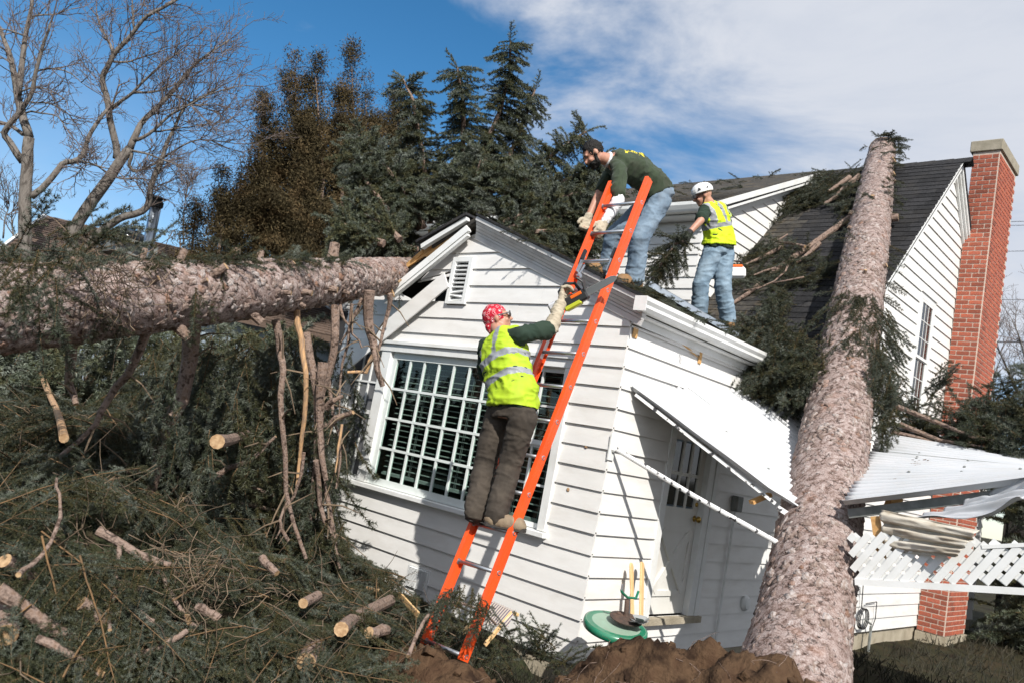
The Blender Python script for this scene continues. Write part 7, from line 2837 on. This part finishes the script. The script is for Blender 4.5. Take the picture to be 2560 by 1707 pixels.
# loose sprays on the two roofs
lf = Spray(660)
rs = lf.rng
for k in range(330):
    Y = rs.uniform(5.6, 9.2)
    X = rs.uniform(-5.6, X0 + .1)
    z = RZ - RS * (X - RX) + .03
    lf.branchlet(V(X, Y, z), V(rs.normal(0, 1), rs.normal(0, 1), rs.uniform(0, .25)), rs.uniform(.12, .3), .2, sl=.09)
for k in range(150):
    X = rs.uniform(-13.5, DX)
    t = rs.uniform(0, 1)
    lf.branchlet(V(X, 10.25 + t * 3.8, 5.66 + t * 3.8 * ds), V(rs.normal(0, 1), rs.normal(0, 1), rs.uniform(0, .2)), rs.uniform(.15, .4), .2, sl=.11)
tag(lf.build('needle_litter', None, 150, .030, .007), 'spruce sprays and needles littering the roofs', 'litter', kind='stuff')

# ------------------------------------------------------------------ bare trees at the left
c1 = lambda a, b: (a * .38265, b * .38265)


def bare_tree(label, paths, dep, seed, twig_n=1.0, group=None, trunk_first=True, base=None, spread=1.0):
    """paths: (picture polyline, radius at start, radius at end); limbs then break into fine twigs"""
    rs = np.random.default_rng(seed)
    root = None
    tw = Foliage(seed + 1)

    def grow(p, d, L, r, lev):
        n = 4
        for k in range(n):
            d = unit(d + rs.normal(0, .17, 3) + V(0, 0, .05))
            p2 = p + d * L / n
            tw.twig(p, p2, max(r * (1 - .7 * k / n), .0042))
            if lev > 0 and k > 0:
                for _ in range(1 + int(rs.random() < .25)):
                    u, w = frames(d[None])
                    a = rs.uniform(0, 6.283)
                    o_ = u[0] * math.cos(a) + w[0] * math.sin(a)
                    grow(p2, unit(d + o_ * rs.uniform(.5, 1.1)), L * rs.uniform(.42, .68), r * .55, lev - 1)
            p = p2
    for i, (pp, r0, r1, tl) in enumerate(paths):
        pts = [at(x, y, dep + .5 * math.sin(i * 2.3) * (j / max(1, len(pp) - 1))) for j, (x, y) in enumerate(pp)]
        fine = []
        for j in range(len(pts) - 1):
            for t in (0, .33, .66):
                fine.append(lerp(pts[j], pts[j + 1], t) + (rs.normal(0, .02, 3) if t else 0))
        fine.append(pts[-1])
        # round off
        F_ = np.array(fine)
        F_[1:-1] = .5 * F_[1:-1] + .25 * (F_[2:] + F_[:-2])
        n = len(F_)
        rad = np.linspace(r0, r1, n)
        if root is None:
            root = empty('bare_tree', tuple(F_[0]), label, 'tree', group)
        MB().tube(list(F_), list(rad), 10).build('trunk' if i == 0 else 'limb', M_BARE, root, smooth=True)
        if tl <= 0:
            continue
        m = int(n * .75 * twig_n)
        for k in range(m):
            t = rs.uniform(.25 if i else .5, 1.0)
            j = min(int(t * (n - 1)), n - 2)
            d0 = unit(F_[j + 1] - F_[j])
            u, w = frames(d0[None])
            a = rs.uniform(0, 6.283)
            o_ = u[0] * math.cos(a) + w[0] * math.sin(a)
            grow(F_[j], unit(d0 * .7 + o_ * rs.uniform(.4, 1.0) + V(0, 0, .15)), tl * rs.uniform(.5, 1.1), .012, 2)
        grow(F_[-1], unit(F_[-1] - F_[-2]), tl, max(r1, .012), 2)
    tw.shoot(F_[0], F_[0] + .001)
    tw.build('twigs', root, 1, mats=[M_BTWIG] * 3, kind='stuff')
    return root


bare_tree('tall bare grey tree with forked trunk at the far left', [
    ([c1(160, 1700), c1(160, 1540), c1(165, 1300), c1(180, 1000), c1(190, 900)], 0.124, 0.093, 0),
    ([c1(190, 900), c1(150, 740), c1(105, 600), c1(80, 420), c1(40, 300), c1(0, 180)], 0.081, 0.031, .8),
    ([c1(150, 1060), c1(60, 930), c1(10, 870), c1(110, 770), c1(190, 640), c1(230, 480), c1(290, 280), c1(330, 150)], 0.068, 0.019, .8),
    ([c1(120, 620), c1(150, 400), c1(160, 230), c1(210, 60), c1(230, -80)], 0.056, 0.025, .8),
    ([c1(150, 880), c1(60, 820), c1(-40, 800)], 0.037, 0.025, .5),
    ([c1(170, 740), c1(260, 740), c1(390, 760), c1(440, 850)], 0.019, 0.006, .5),
    ([c1(200, 670), c1(300, 670), c1(420, 720), c1(500, 820)], 0.019, 0.006, .5),
    ([c1(130, 600), c1(240, 560), c1(380, 620)], 0.019, 0.006, .5),
    ([c1(230, 470), c1(330, 450), c1(480, 480), c1(560, 560)], 0.019, 0.006, .6),
    ([c1(210, 110), c1(330, 100), c1(470, 60)], 0.019, 0.006, .6),
    ([c1(170, 240), c1(60, 200), c1(-30, 190)], 0.019, 0.006, .6),
    ([c1(80, 420), c1(20, 380), c1(-40, 400)], 0.019, 0.007, .6),
    ([c1(205, 1290), c1(300, 1200), c1(400, 1060), c1(520, 1050), c1(560, 940), c1(620, 820), c1(700, 720)], 0.062, 0.031, .5),
    ([c1(520, 1050), c1(620, 1080), c1(690, 1100)], 0.019, 0.012, .4),
], 15.0, 901, 1.0, 'bare trees behind the neighbouring roof')
bare_tree('leaning bare tree whose wide twiggy crown reaches the brown conifers', [
    ([c1(450, 1680), c1(470, 1560), c1(560, 1370), c1(700, 1180), c1(780, 1060), c1(850, 970)], 0.130, 0.087, 0),
    ([c1(850, 970), c1(900, 860), c1(930, 790), c1(1090, 640), c1(1200, 500), c1(1280, 420), c1(1380, 340), c1(1500, 260)], 0.068, 0.012, .8),
    ([c1(760, 1040), c1(740, 900), c1(712, 720), c1(670, 560), c1(685, 470), c1(740, 350), c1(830, 270), c1(900, 170), c1(1010, 80), c1(1170, -10)], 0.068, 0.025, .7),
    ([c1(740, 350), c1(720, 280), c1(660, 180), c1(630, 80)], 0.031, 0.009, .7),
    ([c1(880, 200), c1(870, 90), c1(865, -20)], 0.025, 0.009, .6),
    ([c1(720, 720), c1(830, 640), c1(930, 540), c1(1050, 420), c1(1180, 330)], 0.037, 0.009, .7),
    ([c1(740, 405), c1(850, 410), c1(1000, 350), c1(1200, 300)], 0.022, 0.006, .7),
    ([c1(860, 610), c1(1000, 610), c1(1130, 560), c1(1260, 500)], 0.025, 0.007, .7),
    ([c1(870, 920), c1(980, 880), c1(1080, 780), c1(1200, 700), c1(1380, 610), c1(1600, 560)], 0.037, 0.007, .8),
    ([c1(860, 1000), c1(840, 1090), c1(880, 1130), c1(1000, 1080), c1(1150, 980), c1(1300, 900), c1(1540, 940)], 0.037, 0.009, .8),
    ([c1(860, 985), c1(960, 1000), c1(1080, 1060), c1(1300, 1110)], 0.025, 0.006, .5),
    ([c1(560, 1640), c1(640, 1520), c1(780, 1430), c1(940, 1380), c1(975, 1310), c1(1000, 1200), c1(1050, 1060), c1(1090, 950), c1(1150, 830), c1(1200, 700), c1(1300, 640), c1(1450, 560)], 0.087, 0.012, .8),
    ([c1(700, 1150), c1(800, 1165), c1(930, 1170), c1(1080, 1220)], 0.022, 0.006, .5),
    ([c1(700, 1130), c1(640, 1080), c1(540, 1080), c1(480, 1150)], 0.019, 0.005, .4),
    ([c1(1090, 620), c1(1180, 640), c1(1350, 720), c1(1500, 760)], 0.019, 0.005, .8),
    ([c1(1000, 860), c1(1130, 840), c1(1300, 820), c1(1560, 800)], 0.019, 0.005, .8),
    ([c1(930, 790), c1(1020, 740), c1(1180, 700), c1(1400, 680)], 0.019, 0.005, .8),
], 15.6, 902, 1.35, 'bare trees behind the neighbouring roof')
bare_tree('thin pale bare sapling at the left edge', [([c1(20, 1560), c1(40, 1400), c1(60, 1300)], 0.019, 0.006, .7), ([c1(90, 1600), c1(80, 1420), c1(110, 1330)], 0.019, 0.006, .6)], 17.0, 903, 2.0, 'bare trees behind the neighbouring roof')
bare_tree('small pale bare tree right of the metal flue pipe', [([c1(1200, 1600), c1(1200, 1400), c1(1220, 1250), c1(1230, 1180)], 0.025, 0.006, .8)], 24.0, 904, 3.0, 'bare trees behind the neighbouring roof')
bare_tree('bare tree at the right edge behind the chimney', [
    ([(2590, 1300), (2580, 1100), (2570, 950), (2575, 860)], 0.099, 0.043, .9),
    ([(2580, 1050), (2530, 950), (2500, 880), (2470, 830)], 0.050, 0.012, .9),
    ([(2575, 980), (2560, 880), (2530, 800)], 0.037, 0.012, .9),
    ([(2500, 1200), (2490, 1050), (2480, 960), (2500, 900)], 0.043, 0.012, .9),
    ([(2440, 1200), (2450, 1050), (2440, 960)], 0.031, 0.012, .7),
    ([(2575, 1000), (2600, 880), (2620, 780)], 0.043, 0.012, .9),
], 24.0, 905, 2.2)

# ------------------------------------------------------------------ brown conifers
def juniper(label, spires, dep, seed, mat=None):
    """irregular spires of tufts: (x, top y, bottom y, half width px)"""
    rs = np.random.default_rng(seed)
    root = None
    tri, mi = [], []
    TU = rs.normal(0, 1, (40, 3))
    TU /= np.linalg.norm(TU, axis=1, keepdims=True)
    base_all, dir_all, sz_all = [], [], []
    for (x, yt, yb, hw) in spires:
        dd = dep + rs.normal(0, .5)
        top, bot = at(x, yt, dd), at(x + rs.normal(0, 6), yb, dd)
        if root is None:
            root = empty('brown_conifer', tuple(bot), label, 'tree', 'brown conifers behind the fallen crown')
        MB().tube([bot, lerp(bot, top, .5) + rs.normal(0, .1, 3), lerp(bot, top, .93)], [.06, .035, .01], 7).build('trunk', M_JBARK, root)
        W = hw / CF * dd
        H = np.linalg.norm(top - bot)
        # sub-branches rise at a steep angle; tufts along them
        nb = int(H * 30)
        for k in range(nb):
            t = rs.random() ** .8
            c = lerp(bot, top, t)
            prof = W * (1 - t) ** .55 * (1 + .35 * math.sin(t * 23 + seed) + rs.normal(0, .2))
            a = rs.uniform(0, 6.283)
            o_ = V(math.cos(a), math.sin(a), 0)
            if vnoise((c + o_ * .6)[None], 1.3, seed)[0] < -.22:
                continue
            L = max(.16, prof * 1.25)
            d = unit(o_ + V(0, 0, rs.uniform(.5, 1.4)))
            nt = max(2, int(L / .10))
            for q in range(nt):
                s_ = (q + .6) / nt
                p = c + d * L * s_ + rs.normal(0, .05, 3)
                m = 46
                base_all.append(p + rs.normal(0, .085, (m, 3)))
                dv = d * .9 + rs.normal(0, .8, (m, 3))
                dir_all.append(dv / np.linalg.norm(dv, axis=1, keepdims=True))
    B = np.concatenate(base_all)
    D = np.concatenate(dir_all)
    n = len(B)
    Ls = rs.uniform(.04, .095, n)
    pu = np.cross(D, rs.normal(0, 1, (n, 3)))
    pu /= np.linalg.norm(pu, axis=1, keepdims=True)
    wd = rs.uniform(.013, .026, n)
    v = np.empty((n, 3, 3))
    v[:, 0] = B - pu * wd[:, None] / 2
    v[:, 1] = B + pu * wd[:, None] / 2
    v[:, 2] = B + D * Ls[:, None]
    np_mesh('crown', v.reshape(-1, 3), np.arange(n * 3).reshape(-1, 3), mat or M_JUN, root)
    return root


juniper('broad low brown conifer nearest the metal flue pipe', [(545, 425, 760, 75), (490, 500, 760, 70), (600, 440, 760, 80), (450, 590, 760, 45), (560, 520, 760, 90)], 16.5, 911)
juniper('tall brown conifer with two narrow tops left of the fallen crown', [(737, 140, 760, 92), (660, 240, 740, 85), (690, 330, 760, 90), (790, 152, 760, 80), (640, 380, 740, 70), (740, 420, 760, 80), (770, 300, 740, 90)], 17.5, 912)
juniper('tall brown conifer with a single narrow spire beside the fallen crown', [(879, 122, 760, 62), (850, 230, 760, 75), (915, 210, 700, 45), (830, 320, 760, 70), (880, 330, 760, 60)], 18.3, 913)
juniper('dense rounded brown conifer behind the upright green boughs', [(985, 235, 760, 100), (940, 290, 760, 85), (1030, 300, 760, 90), (960, 400, 760, 80)], 19.5, 914)

# ------------------------------------------------------------------ neighbouring house
nb_ = empty('neighbouring_house', tuple(at(350, 700, 18.5)), 'low neighbouring house with brown shingle roof behind the level trunk', 'house')
M_NROOF = pm('brown_shingle_roof', (0.13, 0.085, 0.06), (0.075, 0.055, 0.045), 30, 0.95, .5, 60, island=.3, stretch=(1, 1, 4))
M_NWALL = pm('blue_grey_siding', (0.30, 0.36, 0.42), (0.24, 0.30, 0.36), 4, 0.7)
D0 = 18.5
r_a, r_b = at(118, 540, D0), at(900, 700, D0 + 2.5)
r_b[2] = r_a[2] - .1
al_ = unit((r_b - r_a) * V(1, 1, 0))
ac_ = V(al_[1], -al_[0], 0)
if ac_ @ camdir < 0:
    ac_ = -ac_
w_r = np.linalg.norm((r_b - r_a)[:2])
slope_n = .42
e_ = unit(ac_ + V(0, 0, -slope_n))
rv_ = MB()
hull = [r_a, r_a + al_ * w_r, r_a + al_ * w_r + e_ * 4.2, r_a + e_ * 4.2]
rv_.prism(hull, V(0, 0, -.12))
e2_ = unit(-ac_ + V(0, 0, -slope_n))
rv_.prism([r_a, r_a + al_ * w_r, r_a + al_ * w_r + e2_ * 4.2, r_a + e2_ * 4.2], V(0, 0, -.12))
rf_ = rv_.build('roof', M_NROOF, nb_)
bsh = MB()
for P in roof_strips('s', hull[3] + V(0, 0, .01), al_, -e_, 26, w_r, .16, None, None, .02, .4, 77):
    bsh.add(P, TABF)
bsh.build('shingles', M_NROOF, rf_)['kind'] = 'stuff'
MB().prism([r_a + al_ * .2 + V(0, 0, -.1), r_a + al_ * .2 + e_ * 3.9 + V(0, 0, -.1), r_a + al_ * .2 + e2_ * 3.9 + V(0, 0, -.1)], al_ * .1).build('gable_wall', M_NWALL, nb_)
MB().prism([r_a + al_ * .2 + e_ * 3.8, r_a + al_ * w_r + e_ * 3.8, r_a + al_ * w_r + e_ * 3.8 + V(0, 0, -3.2), r_a + al_ * .2 + e_ * 3.8 + V(0, 0, -3.2)], -ac_ * .1).build('wall', M_NWALL, nb_)
MB().bar(r_a - al_ * .05 + V(0, 0, -.05), r_a - al_ * .05 + e_ * 4.2 + V(0, 0, -.05), .05, .16).build('fascia', M_TRIM, nb_)
MB().bar(r_a - al_ * .05 + V(0, 0, -.05), r_a - al_ * .05 + e2_ * 4.2 + V(0, 0, -.05), .05, .16).build('fascia', M_TRIM, nb_)
# second, higher roof with a valley
sk = at(322, 606, 16.6)
MB().lathe(sk, [(.42, 0), (.40, .1), (.28, .2), (.1, .25)], V(0, 0, 1), 16).build('skylight', M_GLASS, nb_, smooth=True)
MB().box(sk + V(-.5, -.4, -.3), sk + V(.5, .4, .0)).build('skylight_curb', M_EBOX, nb_)
fpb, fpt = at(361, 660, 16.4), at(392, 505, 16.4)
fd = unit(fpt - fpb)
flue = empty('flue_pipe', tuple(fpb), None, None, None, nb_)
MB().tube([fpb - fd * .5, fpb, fpt], .105, 16).build('pipe', M_GALV, flue, smooth=True)
MB().lathe(fpt - fd * .0, [(.11, -.12), (.135, -.10), (.135, .0), (.10, .02), (.10, .05), (.17, .06), (.17, .085), (.06, .12)], fd, 16).build('flue_cap', M_BLACKP, flue)
MB().lathe(lerp(fpb, fpt, .25), [(.108, -.03), (.115, -.02), (.115, .02), (.108, .03)], fd, 16).build('pipe_band', M_GALV, flue)
vb_ = at(338, 612, 16.8)
MB().tube([vb_ - V(0, 0, .3), vb_ + V(.05, 0, .32)], .045, 10).lathe(vb_ + V(.05, 0, .32), [(.06, 0), (.06, .06)], (0, 0, 1), 10).build('vent_pipe', M_TRIM, nb_)

# hedge of brown stems behind the heap
hd_ = Foliage(930)
rs = hd_.rng
for k in range(1500):
    x, y = rs.uniform(-60, 800), rs.uniform(900, 1040)
    p = at(x, y, rs.uniform(11.0, 12.2))
    p[2] = rs.uniform(-.1, .6)
    d = V(rs.normal(0, .12), rs.normal(0, .12), 1)
    hd_.twig(p, p + d * rs.uniform(.7, 1.5), rs.uniform(.006, .012))
hd_.shoot(p, p + .001)
tag(hd_.build('hedge', None, 1, mats=[M_DEAD] * 3), 'leafless brown hedge of upright stems behind the heap', 'hedge', kind='stuff')
# evergreen mass behind the hedge at the far left
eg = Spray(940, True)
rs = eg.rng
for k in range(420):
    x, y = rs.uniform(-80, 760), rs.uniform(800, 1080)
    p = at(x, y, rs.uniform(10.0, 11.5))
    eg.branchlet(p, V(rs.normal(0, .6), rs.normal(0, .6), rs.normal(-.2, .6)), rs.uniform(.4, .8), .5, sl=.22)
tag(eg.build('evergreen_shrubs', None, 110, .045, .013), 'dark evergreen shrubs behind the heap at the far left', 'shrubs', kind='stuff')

# ------------------------------------------------------------------ behind the lattice: added dark shed and evergreen that stand in for shade
M_SHED = pm('shade_black_boards', (0.035, 0.028, 0.024), (0.022, 0.018, 0.016), 6, 0.8, .2, 40, stretch=(1, 1, .2))  # black of the shade is put into the board colour
shed = empty('shed', (-1.0, 18.5, -.3), 'added near-black shed standing in for shade at the right behind the chimney', 'shed')
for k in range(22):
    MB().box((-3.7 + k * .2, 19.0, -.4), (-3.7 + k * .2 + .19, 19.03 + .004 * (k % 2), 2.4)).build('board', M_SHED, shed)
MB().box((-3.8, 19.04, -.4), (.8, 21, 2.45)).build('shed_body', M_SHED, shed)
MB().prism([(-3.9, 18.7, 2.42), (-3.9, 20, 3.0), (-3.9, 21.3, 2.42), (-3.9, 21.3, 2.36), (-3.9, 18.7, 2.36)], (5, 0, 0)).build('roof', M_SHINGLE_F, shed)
eg2 = Spray(950, True)  # added as a dark mass where the yard is only shade
rs = eg2.rng
for k in range(420):
    p = V(rs.uniform(-3.5, -1.2), rs.uniform(16.6, 18.0), 0)
    p[2] = rs.uniform(-.2, 2.9)
    eg2.branchlet(p, V(rs.normal(0, .7), rs.normal(0, .7), rs.normal(.1, .4)), rs.uniform(.4, .8), .5, sl=.22)
tag(eg2.build('evergreen_shrubs', None, 110, .05, .014), 'added evergreen shrubs filling the shaded gap at the right edge behind the lattice', 'shrubs', kind='stuff')

# power lines at the right
for k, (y0, y1, lab) in enumerate(((552, 548, 'highest thin power line right of the chimney'), (561, 558, 'second power line just under the highest'), (626, 622, 'middle thin power line right of the chimney'), (746, 744, 'lower power line crossing behind the chimney'), (849, 850, 'lowest thick power line through the bare tree'))):
    a, b = at(2300, y0 - 2, 42), at(2700, y1 + 2, 36)
    pts = [lerp(a, b, t) + V(0, 0, -.5 * math.sin(t * math.pi) * .2) for t in np.linspace(-.6, 1.3, 12)]
    tag(MB().tube(pts, .013 if k < 4 else .03, 5).build('power_line', M_BLACKP), lab, 'power line', 'power lines right of the chimney')
